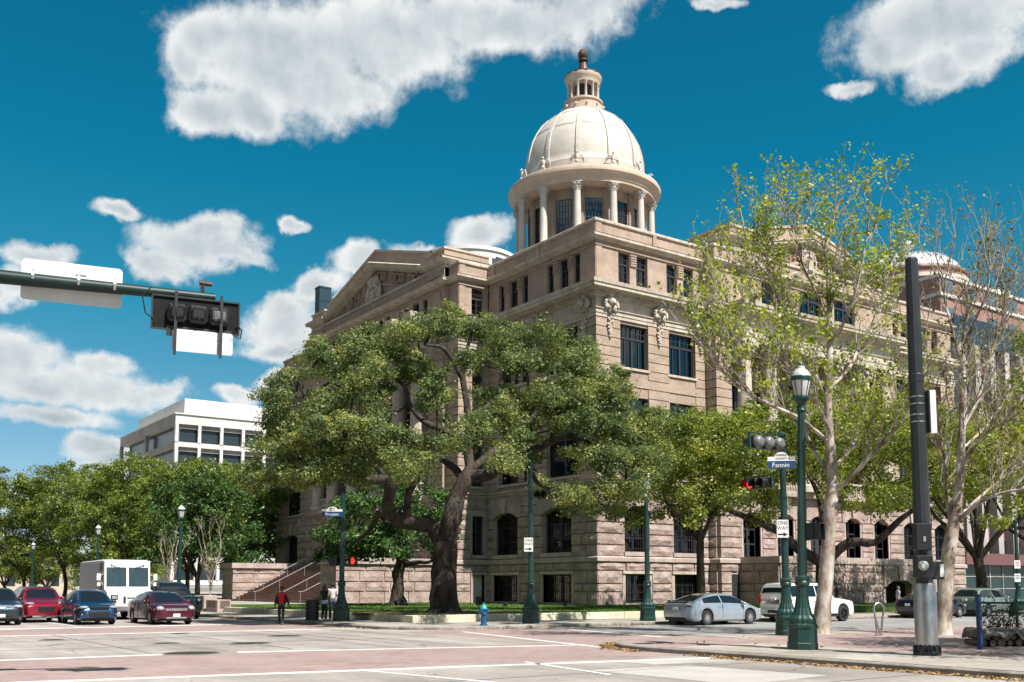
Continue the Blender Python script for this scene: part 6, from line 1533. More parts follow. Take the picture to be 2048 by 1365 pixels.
# ---- cycle stand
Cs=thing('cycle_stand','bent stainless steel cycle stand on the brick pavement','cycle stand',(-17.46,-34.98,.13),YC+R(18))
def arc(dx,lean): 
    P=[(-.16+dx*.2,0,0),(-.19,0,.55)]+[(-.0-.2*math.cos(R(180*k/8)),lean*.6,.85+.2*math.sin(R(180*k/8))) for k in range(9)]+[(.16,lean,.55),(.10+dx,lean*1.2,0)]
    return P
MB().tube(catmull0(arc(0,.1)),.035,10).build('loop',M['steel'],Cs,smooth=60)
MB().tube([(-.19,0,.6),(.06,.1,.0)],.03,8).build('strut',M['steel'],Cs,smooth=60); MB().lathe([(.09,0),(.09,.02)],12).build('foot',M['steel'],Cs).location=(-.16,0,0); MB().lathe([(.09,0),(.09,.02)],12).build('foot',M['steel'],Cs).location=(.10,.12,0)
# ---- fence, blue post and log stack at the right edge
Bp=thing('blue_post','plain dark blue post standing left of the chain link fence','post',(-21.9,-40.95,.13)); MB().rbox(-.055,.055,-.055,.055,0,1.36,.01).build('shaft',flat('blue_post_paint',(.015,.045,.16),rough=.5),Bp); MB().rbox(-.065,.065,-.065,.065,1.36,1.39,.008).build('cap',flat('blue_post_paint',(.015,.045,.16),rough=.5),Bp)
f0=at(1962,1265,29.5); f1=at(2110,1262,29.0); fd=Vector((f1.x-f0.x,f1.y-f0.y,0)); fl_=fd.length; fa=math.atan2(fd.y,fd.x)
Fc=thing('chain_link_fence','green chain link fence with climbing plants at the right edge','fence',(f0.x,f0.y,.13),fa)
for k in range(3): MB().lathe([(.045,0),(.045,1.18),(.02,1.22)],10).build('post',M['green'],Fc).location=(k*fl_/2,0,0)
MB().tube([(0,0,1.12),(fl_,0,1.12)],.03,8).build('top_rail',M['green'],Fc)
w=MB(); n=int(fl_/.07)
for k in range(-14,n): 
    for s in (1,-1):
        x0=k*.07; a_=max(0,x0); b_=min(fl_,x0+1.0)
        if b_-a_<.1: continue
        z0,z1=(a_-x0)+.06,(b_-x0)+.06
        if s<0: z0,z1=1.12-z0,1.12-z1
        w.tube([(a_,.012*s,z0),(b_,.012*s,z1)],.0035,3,cap=False)
o=w.build('wire_mesh',flat('dull_galvanised_wire',(.16,.165,.16),rough=.7,spec=.2),Fc); o['kind']='stuff'
g=np.random.default_rng(77); sp_=[]
for k in range(26): c=np.array([g.uniform(.1,1.0) if k<18 else g.uniform(1.0,fl_),.12+g.normal()*.08,g.uniform(.15,1.1)]); sp_.append(c+g.normal(size=(55,3))*np.array([.13,.09,.14]))
sp_=np.vstack(sp_); V,F=leaves_np(sp_,.075,g,.3,.6)
Sh=thing('climbing_plant','dark leafy climber tangled on the chain link fence','plant',(f0.x,f0.y,.13),fa); o=link('foliage',np_mesh('foliage',V,F,M['mag_leaf']),Sh); o['kind']='stuff'
st_=MB()
for k in range(9): x=.15+.1*k; st_.tube([(x,.12,0),(x+g.normal()*.1,.13,.5),(x+g.normal()*.15,.12,1.0)],.008,4)
st_.build('stems',M['bark'],Sh)
lg=at(1964,1301,27.2)
Ls=thing('log_stack','stack of cut logs under a grey brown canvas sheet at the right edge','logs',(lg.x,lg.y,.13),YC+R(4))
wood=ramp_mat('log_wood',(.10,.08,.06),(.22,.18,.14),rough=.9,scale=4,coord='obj'); lend=flat('log_end',(.20,.165,.13),rough=.9,var=.3)
for k in range(11):
    r=.075+.02*((k*7)%3); row=k//6; x=.05+(k%6)*.24+row*.1
    MB().tube([(x,-.05,.09+row*.16),(x,.9,.09+row*.16)],r,7).build('log',lend,Ls)
cv=MB(); nx,ny=22,8; vs=[];fs=[]
for i in range(nx+1):
    for j in range(ny+1):
        x=-.05+1.7*i/nx; y=-.14+1.1*j/ny; z=.43+.03*math.sin(x*9)+.025*math.sin(x*17+y*6)
        if j==0: z-=.17+.05*math.sin(x*13)
        if j==1: z-=.03
        if i==0: z-=.2
        vs.append((x,y-(.03 if j==0 else 0),z))
for i in range(nx):
    for j in range(ny): a=i*(ny+1)+j; fs.append((a,a+ny+1,a+ny+2,a+1))
cv.add(vs,fs); o=cv.build('canvas_sheet',ramp_mat('canvas',(.17,.145,.12),(.27,.235,.20),rough=.95,scale=3,coord='obj'),Ls,smooth=60); sm=o.modifiers.new('thick','SOLIDIFY'); sm.thickness=.012
# ---- small lawn things
q=at(958,1212,58); t=thing('lawn_sign','small black sign board on a stake in the lawn','sign',(q.x,q.y,LZ-.02),YC); MB().rbox(-.18,.18,-.03,.03,.3,.78,.01).build('board',M['black'],t); MB().box(-.02,.02,-.015,.015,-.05,.3).build('stake',M['iron'],t)
for x,y,lb in ((1011,1211,'small dark floodlight in the lawn before the basement window'),(1130,1211,'small dark floodlight in the lawn left of the granite corner')):
    q=at(x,y,64); t=thing('floodlight',lb,'floodlight',(q.x,q.y,LZ-.02),group='lawn floodlights'); MB().lathe([(.05,0),(.03,.1),(.03,.16)],8).build('stem',M['iron'],t); MB().rbox(-.12,.12,-.1,.1,.14,.32,.03).build('head',M['black'],t)
# ---- leaf litter in the gutters (nobody could count it)
g=np.random.default_rng(5); n=4200
u=g.random(n)**1.0; y=-37.0-u*22; x=-28.05-np.abs(g.normal(0,.16,n))-.02; 
P1=np.stack([x,y,np.full(n,.014)],1)
n2=1500; a=g.uniform(R(90),R(180),n2); r=3.65+np.abs(g.normal(0,.2,n2)); P2=np.stack([-24.4+r*np.cos(a),-35.2+r*np.sin(a),np.full(n2,.014)],1)
n3=1500; P3_=np.stack([g.uniform(-24,10,n3),-21.05-np.abs(g.normal(0,.12,n3)),np.full(n3,.016)],1)
n4=70; P4=np.stack([g.uniform(-27,-20,n4),g.uniform(-44,-33,n4),np.full(n4,.15)],1)
n5=900; P5=np.stack([-27.25-np.abs(g.normal(0,.12,n5)),g.uniform(-18,12,n5),np.full(n5,.016)],1)
V,F=leaves_np(np.vstack([P1,P2,P3_,P4,P5])+np.array([0,0,.012])*g.random((n+n2+n3+n4+n5,1)),.075,g,1.6,.7)
o=link('leaf_litter',np_mesh('leaf_litter',V,F,ramp_mat('dry_leaves',(.22,.12,.045),(.46,.30,.13),rough=.9,scale=6))); tag(o,'dry brown leaves drifted along the kerbs','leaves',kind='stuff')
# ------------------------------------------------------------ vehicles (local: +x front, +y left, z up)
M['tyre']=flat('tyre_rubber',(.018,.018,.018),rough=.85); M['rim']=flat('alloy_rim',(.55,.55,.56),rough=.28,metal=.8)
M['carglass']=flat('tinted_car_glass',(.010,.013,.016),rough=.04,spec=.9); M['trim']=flat('black_trim',(.012,.012,.013),rough=.4)
M['headlamp']=flat('headlamp_lens',(.38,.41,.45),rough=.08,spec=.8); M['tail']=flat('tail_lamp_red',(.30,.008,.012),rough=.12); M['amber']=flat('amber_lens',(.75,.22,.02),rough=.2)
M['chrome']=flat('chrome',(.72,.73,.75),rough=.1,metal=1.0); M['platew']=flat('licence_plate',(.78,.78,.76),rough=.4)
def interp(P,x): return float(np.interp(x,[p[0] for p in P],[p[1] for p in P]))
def wheel_meshes(r,w,spokes,dark=False):
    t=MB().lathe([(r*.62,-w/2),(r*.93,-w/2),(r,-w/2+.035),(r,w/2-.035),(r*.93,w/2),(r*.62,w/2)],26,cap=False)
    rm=MB(); rm.lathe([(r*.64,-w/2+.02),(r*.64,w/2-.01),(r*.60,w/2-.012),(r*.56,w/2-.05)],26,cap=False)
    for k in range(spokes):
        a=2*math.pi*k/spokes; ca,sa=math.cos(a),math.sin(a); b=.05 if spokes>6 else .085
        vs=[]
        for rr,bb in ((r*.12,b*1.1),(r*.60,b*.7)):
            for s in (-1,1): vs+=[(rr*ca-s*bb/2*sa,rr*sa+s*bb/2*ca,w/2-.045),(rr*ca-s*bb/2*sa,rr*sa+s*bb/2*ca,w/2-.012)]
        rm.add(vs,[(1,3,7,5),(0,1,5,4),(3,2,6,7)])
    rm.lathe([(r*.17,w/2-.05),(r*.17,w/2-.004)],12)
    hub=MB().lathe([(r*.62,-w/2+.03),(r*.62,w/2-.09)],20)
    return t.mesh('wheel',M['tyre'],smooth=40),rm.mesh('rim',M['trim'] if dark else M['rim'],smooth=30),hub.mesh('brake_disc',M['trim'])
def car(name,label,loc,rz,col,L,W,H,wb,fo,r,prof,cab,group=None,clear=.19,spokes=10,metal=.55,kind='sedan',grille=None,plate=True,side_open=None,cat='car',darkrim=False,tailspan=.30,headw=.34,headh=.15,headz=None,tailz=None,lower_trim=False,rough=.28,scale=1.0,nose=0):
    """prof: top line of the lower body [(x,z)], cab: dict of cabin stations"""
    t=thing(name,label,cat,loc,rz,group=group); t.scale=(scale,)*3; pm_=paint(name+'_paint',col,metal,rough)
    xf=L/2-fo; xr=xf-wb; ra=r+.055
    xs=set([-L/2,-L/2+.03,-L/2+.10,-L/2+.25,L/2,L/2-.03,L/2-.10,L/2-.25,L/2-.45])
    for c in (xf,xr):
        for k in range(13): a=math.pi*k/12; xs.add(round(c+ra*math.cos(a),4))
        xs.add(round(c+ra+.002,4)); xs.add(round(c-ra-.002,4))
    for q in np.linspace(-L/2+.4,L/2-.6,12): xs.add(round(float(q),3))
    for p in prof: xs.add(round(p[0],3))
    xs=sorted(x for x in xs if -L/2<=x<=L/2)
    wid=[(-L/2,.80),(-L/2+.03,.86),(-L/2+.12,.925),(-L/2+.35,.97),(-L/2+.8,1),(L/2-1.0,1),(L/2-.5,.985+.01*nose),(L/2-.22,.94+.04*nose),(L/2-.08,.86+.07*nose),(L/2-.02,.78+.1*nose),(L/2,.70+.14*nose)]
    rows=[]
    for x in xs:
        hw=W/2*interp(wid,x); zt=interp(prof,x); zb=clear+ .10*max(0,(abs(x)-(L/2-.35))/.35)
        for c in (xf,xr):
            if abs(x-c)<=ra: zb=max(zb,r+math.sqrt(max(0,ra*ra-(x-c)**2))-.0)
        zb=min(zb,zt-.05); h=zt-zb
        e=min(abs(x+L/2),abs(L/2-x)); sh=.06*max(0,1-e/.12)
        S=[(0,zb),(hw*.90,zb),(hw*.985,zb+min(.07,h*.2)),(hw,zb+h*.38),(hw*.992,zb+h*.62),(hw*.975,zb+h*.80),(hw*.94,zt-.045),(hw*.86,zt-.012),(hw*.55,zt+.012),(0,zt+.02)]
        if sh>0: S=[(y*(1-sh*.4),zb+ (z-zb)*(1-sh)+ sh*.25*h) for y,z in S]
        rows.append([(x,y,z) for y,z in S])
    b=MB(); n=len(rows[0]); vs=[]; fs=[]
    for rw in rows: vs+=rw+[(x,-y,z) for x,y,z in rw[1:-1]]
    m=n+n-2; loop=list(range(n))+list(range(m-1,n-1,-1))
    for i in range(len(rows)-1):
        for k in range(m):
            a,c=loop[k],loop[(k+1)%m]; fs.append((i*m+a,i*m+c,(i+1)*m+c,(i+1)*m+a))
    fs.append(tuple(loop[::-1])); fs.append(tuple((len(rows)-1)*m+q for q in loop))
    b.add(vs,fs); body=b.build('body',pm_,t,smooth=32)
    # underbody and wheel wells
    u=MB(); u.box(-L/2+.25,L/2-.25,-W/2+.24,W/2-.24,clear-.03,min(.62,r*1.9)); u.build('underbody',M['trim'],t)
    # cabin shell: stations (x, half width base, half width top, z base, z roof)
    st_=cab['st']; vs=[];fs=[]
    for (x,hb,htp,zb,zr) in st_:
        zr=max(zr,zb+.005); S=[(hb,zb-.04),(hb*.985,zb+(zr-zb)*.15),(htp+(hb-htp)*.15,zr-(zr-zb)*.16),(htp*.985,zr-min(.045,(zr-zb)*.1)),(htp*.86,zr-.004),(0,zr+.014)]
        vs+=[(x,y,z) for y,z in S]+[(x,-y,z) for y,z in S[:-1]][::-1]
    m=11
    for i in range(len(st_)-1):
        for k in range(m-1): fs.append((i*m+k,i*m+k+1,(i+1)*m+k+1,(i+1)*m+k))
    fs.append(tuple(range(m))[::-1]); fs.append(tuple((len(st_)-1)*m+k for k in range(m)))
    c_=MB(); c_.add(vs,fs); cabin=c_.build('cabin',pm_,t,smooth=32)
    def pt(x,f,side=1,o=.008):
        """point on the cabin side at station x, f = 0 base .. 1 roof edge"""
        g_=lambda j:float(np.interp(x,[s[0] for s in st_],[s[j] for s in st_])); hb,htp,zb,zr=g_(1),g_(2),g_(3),g_(4)
        P=[(hb*.985,zb+(zr-zb)*.15),(htp+(hb-htp)*.15,zr-(zr-zb)*.16)]
        if f<=.15: y=hb-(hb-P[0][0])*f/.15; z=zb-.03+(P[0][1]-zb+.03)*f/.15
        else: q=(f-.15)/.69; y=P[0][0]+(P[1][0]-P[0][0])*q; z=P[0][1]+(P[1][1]-P[0][1])*q
        return (x,side*(y+o),z)
    def glass_strip(name_,A,B,par=t):
        g_=MB(); 
        for i in range(len(A)-1): g_.quad(A[i],A[i+1],B[i+1],B[i])
        g_.build(name_,M['carglass'],par,smooth=60)
    # side windows
    for side in (1,-1):
        for (x0,x1,s0,s1) in cab['side']:
            n=6; lo=[];hi=[]
            for k in range(n+1):
                q=k/n; lo.append(pt(x0+(x1-x0)*q,.14,side)); 
            # slanted ends
            for k in range(n+1):
                q=k/n; hi.append(pt((x0+s0)+((x1+s1)-(x0+s0))*q,.82,side))
            g_=MB()
            mid=[tuple((a+b_)/2+ (0,.004*side,0)[j] for j,(a,b_) in enumerate(zip(p,q))) for p,q in zip(lo,hi)]
            for i in range(n): g_.quad(lo[i],lo[i+1],hi[i+1],hi[i])
            g_.build('side_window',M['carglass'],t)
    # windscreens: between two stations across the width
    def screen(name_,x0,x1,wy=.90):
        n=8; m=6; rows_=[]
        sx=[q[0] for q in st_]; Zc=lambda x:float(np.interp(x,sx,[q[4] for q in st_])); Hc=lambda x:float(np.interp(x,sx,[q[2] for q in st_]))
        for j in range(m+1):
            x=x0+(x1-x0)*j/m; d=.02; sl=(Zc(x+d)-Zc(x-d))/(2*d); ln=math.hypot(1,sl); nx,nz=-sl/ln,1/ln; hw=Hc(x)*wy; row=[]
            for k in range(n+1):
                s_=-1+2*k/n; drop=.012+.03*abs(s_)**3
                row.append((x+nx*.014,s_*hw,Zc(x)+nz*.014+.012-drop*.9))
            rows_.append(row)
        g_=MB()
        for j in range(m):
            for k in range(n): g_.quad(rows_[j][k],rows_[j][k+1],rows_[j+1][k+1],rows_[j+1][k])
        g_.build(name_,M['carglass'],t,smooth=60)
    screen('windscreen',*cab['ws']); screen('rear_window',*cab['rw'])
    # wheels
    tw,rm,hb_=wheel_meshes(r,.215 if L<5 else .26,spokes,darkrim)
    for x in (xf,xr):
        for s in (1,-1):
            o=link('wheel',tw,t,(x,s*(W/2-.12),r)); o.rotation_euler=(-math.pi/2*s,0,0); link('rim',rm,o); link('brake_disc',hb_,o)
    # lights, mirrors, seams
    hz=headz or interp(prof,L/2-.2)-.12
    def lens(name_,x,y,z,sx,sy,sz,mat): 
        return MB().ball((x,y,z),(sx,sy,sz),10,7).build(name_,mat,t,smooth=60)
    for s in (1,-1):
        lens('headlight',L/2-.20-nose*.1,s*(W/2*.72),hz,.20+nose*.1,headw*.5,headh*.5,M['headlamp'])
        lens('turn_lamp',L/2-.36,s*(W/2*.945),hz-.03,.06,.03,.025,M['amber'])
        tz=tailz or interp(prof,-L/2+.1)-.16
        if kind=='sedan': lens('tail_light',-L/2+.16,s*(W/2*.80-.06),tz,.17,tailspan*.62,.075,M['tail'])
        else: MB().rbox(-L/2-.005,-L/2+.16,s*(W/2-.145)-.065,s*(W/2-.145)+.065,tz-.22,tz+.2,.02).build('tail_light',M['tail'],t)
        mx=cab['mirror']; mi=MB(); mi.ball((mx[0],s*(W/2+.06),mx[1]),(.085,.115,.075),10,7); mi.box(mx[0]-.02,mx[0]+.02,min(s*(W/2-.06),s*W/2),max(s*(W/2-.06),s*W/2),mx[1]-.04,mx[1]-.01); mi.build('mirror',pm_,t,smooth=60)
        for x in cab['seams']:
            zt=interp(prof,x)-.03; q=MB(); hw=W/2*interp(wid,x); q.box(x-.006,x+.006,min(s*(hw-.03),s*(hw+.003)),max(s*(hw-.03),s*(hw+.003)),clear+.12,zt); q.build('door_seam',M['trim'],t)
        for x in cab['handles']: q=MB(); zz=interp(prof,x)-.12; q.rbox(x-.09,x+.09,s*W/2*.99-.012,s*W/2*.99+.022,zz-.016,zz+.016,.006); q.build('door_handle',pm_,t)
    if lower_trim: 
        for s in (1,-1): MB().rbox(xr+ra,xf-ra,s*W/2-.03,s*W/2+.012,clear-.01,clear+.14,.01).build('sill_trim',M['trim'],t)
    for s in (1,-1):
        for c in (xf,xr):   # dark lip inside each wheel arch
            m=MB(); n=14
            for k in range(n):
                a0,a1=math.pi*k/n,math.pi*(k+1)/n; yo=s*(W/2-.04); yi=s*(W/2-.26)
                P=[(c+(ra-.004)*math.cos(a),y,r+(ra-.004)*math.sin(a)) for a,y in ((a0,yo),(a1,yo),(a1,yi),(a0,yi))]; m.quad(*P)
            m.build('wheel_arch',M['trim'],t)
    gx=L/2
    if grille:
        for (gw,g0,g1,gm) in grille: MB().rbox(gx-.16,gx+.004,-gw/2,gw/2,g0,g1,.02).build('grille',M[gm],t)
    if plate:
        MB().rbox(gx-.02,gx+.022,-.155,.155,.34,.48,.008).build('licence_plate',M['platew'] if plate!='dark' else M['trim'],t)
    MB().rbox(-L/2-.018,-L/2+.04,-.155,.155,tailz-.10 if tailz and kind!='sedan' else interp(prof,-L/2+.05)-.32,(tailz-.10 if tailz and kind!='sedan' else interp(prof,-L/2+.05)-.32)+.14,.008).build('licence_plate',M['platew'],t)
    MB().rbox(-L/2-.006,-L/2+.12,-W*.36,W*.36,clear+.03,clear+.20,.02).build('rear_bumper_trim',M['trim'],t)
    return t
def smooth_curve(P,xs):
    """monotone-ish smooth interpolation through points (x rising)"""
    Q=catmull0([(p[0],0,p[1]) for p in P],8); return np.interp(xs,[q.x for q in Q],[q.z for q in Q])
def make_cab(W,roof,belt,hb,ht,xd,xc,xb,xa,splits,mirror_z=None,rear_full=False):
    """roof: [(x,z)] rear to front including deck and cowl ends"""
    xs=np.linspace(xd,xa,22); zr=smooth_curve(roof,xs); st=[]
    zmax=max(zr)
    for x,z in zip(xs,zr):
        bz=interp(belt,x); z=max(z,bz-.01); f=min(1,max(0,(z-bz)/(zmax-bz)))
        e=min(1,(x-xd)/.5,(xa-x)/.9); base=hb*(1-.05*max(0,1-max(0,(xa-x))/.8)-.05*(0 if rear_full else max(0,1-(x-xd)/.8)))
        top=base-(base-ht)*min(1,f**.9)-.0
        st.append((float(x),base,top,bz,float(z)))
    sd=[]; cuts=[xd+(.22 if rear_full else .50)]+list(splits)+[xa-.42]
    for i in range(len(cuts)-1): sd.append((cuts[i]+(.0 if i==0 else .035),cuts[i+1]-.035,0,0))
    return dict(st=st,side=sd,ws=(xa-.06,xb+.02),rw=(xd+.07,xc-.03),mirror=(xa-.50,(mirror_z or interp(belt,xa-.5)+.06)),seams=tuple(splits)+(xa-.45,),handles=tuple(c-.16 for c in splits)+((xd+.75,) if not rear_full else ()))
def sedan_cab(L,W,H,belt,xa,xb,xc,xd,zh,zd,htop=.60,hb=None):
    m=(xb+xc)/2
    return make_cab(W,[(xd,zd-.01),(xc-.25,zd+(H-zd)*.62),(xc+.1,H-.075),(m,H),(xb,H-.055),(xb+.32,zh+(H-zh)*.66),(xa,zh)],[(xd,belt+.05),(xa,belt-.02)],hb or W/2*.945,htop,xd,xc+.05,xb,xa,(m-.05,))
def suv_cab(L,W,H,belt,xa,xb,xd,zh,hb=None,htop=.64,split=2,slope=.18):
    sp=[xd+.25+(xa-.55-xd-.25)*(i+1)/split for i in range(split-1)]
    return make_cab(W,[(xd,belt),(xd+slope*.5,belt+(H-belt)*.52),(xd+slope,H-.10),(xd+slope+.35,H-.02),((xb+xd)/2,H),(xb,H-.05),(xb+.30,zh+(H-zh)*.62),(xa,zh)],[(xd,belt),(xa,belt-.02)],hb or W/2*.945,htop,xd,xd+slope,xb,xa,sp,rear_full=True)
FANN=0.0; PRES=-math.pi/2
G1='cars parked on the street right of the courthouse'; G2='cars waiting at the left crossing'
# silver sedan
L,W,H=4.88,1.84,1.43
prof=[(-2.44,.84),(-2.40,.98),(-2.25,1.05),(-1.9,1.05),(-1.2,.985),(0,.93),(.9,.93),(1.45,.93),(1.9,.83),(2.2,.74),(2.36,.64),(2.44,.50)]
car('silver_sedan','silver sedan parked by the kerb in front of the courthouse lawn',(-11.85,-22.25,0),FANN,(.42,.47,.53),L,W,H,2.82,.95,.335,prof,sedan_cab(L,W,H,.92,1.48,.45,-1.05,-2.0,.94,1.06),G1,tailz=.86,headz=.66)
sp_=[o for o in bpy.data.objects if o.name=='silver_sedan'][0]
MB().rbox(-2.36,-2.12,-.72,.72,1.10,1.125,.01).build('spoiler',M['trim'],sp_)
for s in (-1,1): MB().box(-2.28,-2.18,s*.6-.02,s*.6+.02,1.0,1.11).build('spoiler_leg',M['trim'],sp_)
# white SUV
L,W,H=5.13,2.0,1.93
prof=[(-2.56,.95),(-2.5,1.12),(-2.3,1.16),(0,1.16),(.95,1.17),(1.4,1.16),(2.1,1.08),(2.4,1.02),(2.52,.85),(2.56,.62)]
car('white_suv','large white SUV parked ahead of the silver sedan',(-5.15,-22.25,0),FANN,(.78,.78,.76),L,W,H,2.95,1.0,.40,prof,suv_cab(L,W,H,1.15,1.0,.32,-2.52,1.16,split=3,slope=.16,htop=.74),G1,clear=.27,spokes=5,metal=0,kind='suv',tailz=1.15,cat='SUV',headz=.92,headh=.26,headw=.4,lower_trim=True,darkrim=True,nose=1)
sv=[o for o in bpy.data.objects if o.name=='white_suv'][0]
MB().rbox(-2.62,-2.3,-.92,.92,.40,.66,.04).build('rear_bumper',flat('white_bumper',(.72,.71,.68),rough=.35),sv); MB().rbox(-2.635,-2.6,-.35,.30,.46,.60,.01).build('step_pad',M['trim'],sv)
MB().rbox(-2.58,-2.52,-.42,.42,.88,1.12,.02).build('plate_panel',M['chrome'],sv)
for s in (-1,1): MB().tube([(-1.9,s*.66,1.93),(-.2,s*.66,1.955),(.3,s*.66,1.93)],.02,6).build('roof_rail',M['trim'],sv)
# dark blue sedan
L,W,H=4.6,1.78,1.43
prof=[(-2.3,.88),(-2.25,.99),(-2.1,1.05),(-1.75,1.05),(-1.1,.98),(0,.93),(.85,.93),(1.35,.92),(1.8,.82),(2.1,.72),(2.25,.60),(2.3,.48)]
car('blue_sedan','dark navy sedan parked behind the charcoal pole',(5.7,-22.2,0),FANN,(.012,.018,.05),L,W,H,2.7,.93,.325,prof,sedan_cab(L,W,H,.92,1.38,.4,-1.0,-1.85,.93,1.06),G1,tailz=.88,headz=.68,spokes=8)
# pale green SUV
L,W,H=4.6,1.85,1.66
prof=[(-2.3,.92),(-2.25,1.05),(-2.0,1.10),(0,1.05),(.9,1.05),(1.35,1.02),(1.9,.94),(2.15,.86),(2.26,.70),(2.3,.52)]
car('green_suv','pale grey green SUV parked at the far right',(11.3,-22.2,0),FANN,(.26,.33,.30),L,W,H,2.69,.93,.35,prof,suv_cab(L,W,H,1.06,1.15,.35,-2.24,1.04,slope=.42),G1,kind='suv',tailz=1.0,cat='SUV',headz=.80,lower_trim=True,clear=.22,nose=1)
# blue sedan facing us
L,W,H=4.3,1.67,1.51
prof=[(-2.15,.88),(-2.1,1.0),(-1.95,1.06),(-1.6,1.06),(-1.0,.98),(0,.94),(.85,.95),(1.25,.95),(1.7,.89),(1.98,.80),(2.10,.68),(2.15,.50)]
car('blue_sedan','blue compact sedan waiting at the crossing in front of the white van',(-35.25,-4.6,0),PRES,(.010,.050,.12),L,W,H,2.55,.85,.30,prof,sedan_cab(L,W,H,.94,1.30,.35,-.95,-1.65,.95,1.06,htop=.56),G2,grille=[(.80,.68,.80,'trim'),(.86,.28,.56,'trim')],plate='dark',headz=.76,headw=.40,headh=.13,scale=1.05)
b0=[o for o in bpy.data.objects if 'label' in o.keys() and o['label'].startswith('blue compact')][0]
for s in (-1,1): MB().tube([(2.10,s*.46,.66),(2.13,s*.52,.50),(2.12,s*.50,.38),(2.10,s*.40,.30)],.022,6).build('chrome_blade',M['chrome'],b0); MB().ball((2.05,s*.66,.45),(.06,.06,.055),8,6).build('fog_lamp',M['headlamp'],b0)
# dark red sedan facing us
L,W,H=4.83,1.83,1.45
prof=[(-2.41,.90),(-2.36,1.0),(-2.2,1.04),(-1.7,1.05),(-1.1,.98),(0,.94),(.95,.94),(1.4,.94),(2.0,.87),(2.25,.80),(2.38,.70),(2.41,.48)]
car('red_sedan','dark red sedan with chrome grille waiting nearest the kerb',(-32.35,-6.2,0),PRES,(.10,.006,.018),L,W,H,2.73,.97,.325,prof,sedan_cab(L,W,H,.94,1.40,.4,-1.0,-1.85,.95,1.05),G2,grille=[(.95,.60,.73,'chrome'),(.9,.27,.36,'chrome')],headz=.70,headw=.36,headh=.24,scale=1.05)
# bright red SUV facing us
L,W,H=4.61,1.88,1.66
prof=[(-2.3,.95),(-2.25,1.08),(-2.0,1.12),(0,1.07),(.8,1.08),(1.25,1.08),(1.8,1.0),(2.1,.92),(2.26,.78),(2.3,.52)]
car('red_suv','bright red SUV waiting between the blue sedan and the grey hatchback',(-36.6,.2,0),PRES,(.30,.006,.025),L,W,H,2.71,.92,.35,prof,suv_cab(L,W,H,1.07,1.12,.3,-2.24,1.07,slope=.40),G2,kind='suv',cat='SUV',grille=[(.72,.46,.74,'trim'),(1.2,.24,.34,'chrome')],headz=.87,headw=.42,headh=.14,clear=.22,lower_trim=True,plate=None,scale=1.05,nose=1)
# grey hatchback at the frame edge
L,W,H=4.0,1.78,1.60
prof=[(-2.0,.95),(-1.96,1.05),(-1.8,1.10),(0,1.04),(.75,1.05),(1.1,1.04),(1.55,.95),(1.85,.85),(1.96,.70),(2.0,.48)]
hc=car('grey_hatchback','dark grey electric hatchback cut by the left edge of the frame',(-39.0,-3.0,0),PRES,(.030,.036,.042),L,W,H,2.57,.73,.35,prof,suv_cab(L,W,H,1.05,1.05,.25,-1.94,1.04,slope=.25),G2,kind='suv',cat='car',headz=.80,headw=.42,headh=.15,grille=[(.9,.30,.42,'trim')],scale=1.05)
for s in (-1,1): MB().tube([(1.97,s*.08,.70),(1.95,s*.2,.78),(1.93,s*.42,.77),(1.96,s*.40,.69),(1.98,s*.10,.68)],.02,6).build('grille_ring',flat('pale_blue_trim',(.20,.42,.55),rough=.2),hc)
# dark blue car behind
L,W,H=4.7,1.85,1.62
prof=[(-2.35,.95),(-2.3,1.06),(-2.0,1.10),(0,1.05),(.8,1.06),(1.3,1.05),(1.9,.95),(2.2,.86),(2.32,.70),(2.35,.5)]
car('dark_blue_suv','dark blue car mostly hidden behind the grey hatchback and red SUV',(-38.6,5.6,0),PRES,(.012,.022,.05),L,W,H,2.75,.95,.34,prof,suv_cab(L,W,H,1.05,1.15,.3,-2.28,1.05,slope=.4),G2,kind='suv',cat='SUV',headz=.82,grille=[(.8,.5,.72,'chrome')])
# black pickup behind the red sedan
L,W,H=5.6,2.0,1.9
prof=[(-2.8,1.05),(-2.75,1.22),(-2.6,1.25),(-.9,1.25),(-.85,1.22),(0,1.18),(1.0,1.20),(1.4,1.22),(2.3,1.18),(2.6,1.12),(2.76,1.0),(2.8,.7)]
cb=sedan_cab(L,W,H,1.2,1.2,.5,-.75,-.95,1.2,1.22,htop=.68)
car('black_pickup','black pickup truck parked at the left kerb behind the dark red sedan',(-29.75,1.4,0),PRES,(.010,.012,.014),L,W,H,3.4,1.0,.42,prof,cb,'vehicles at the left kerb',kind='suv',cat='pickup',clear=.32,grille=[(1.1,.72,1.05,'chrome'),(1.5,.42,.58,'chrome')],headz=.95,headw=.36,headh=.26,scale=1.05,nose=1)
# ---- white step van
VX,VY=-32.1,2.9
V_=thing('step_van','white step van with a plain grey side panel waiting behind the sedans','van',(VX,VY,0),PRES); V_.scale=(1.05,1.06,1.05)
wp_=flat('white_van_paint',(.78,.78,.77),rough=.35,var=.03); gp=flat('grey_side_panel',(.62,.64,.68),rough=.6,var=.03)
W2=1.12; bx_=MB()
sec=lambda x,w,z0,z1,c: [(x,-w,z0),(x,-w,z1-c),(x,-w+c,z1),(x,w-c,z1),(x,w,z1-c),(x,w,z0)]
S=[sec(-3.4,W2,.55,3.0,.10),sec(1.55,W2,.55,3.02,.10),sec(1.75,W2,.55,2.98,.10)]
vs=[p for s in S for p in s]; fs=[]
for i in range(2):
    for k in range(6): fs.append((i*6+k,i*6+(k+1)%6,(i+1)*6+(k+1)%6,(i+1)*6+k))
fs+= [(5,4,3,2,1,0),tuple(12+k for k in range(6))]
bx_.add(vs,fs); bx_.build('cargo_body',wp_,V_)
fr_=MB()   # front: upper face raked, short nose below
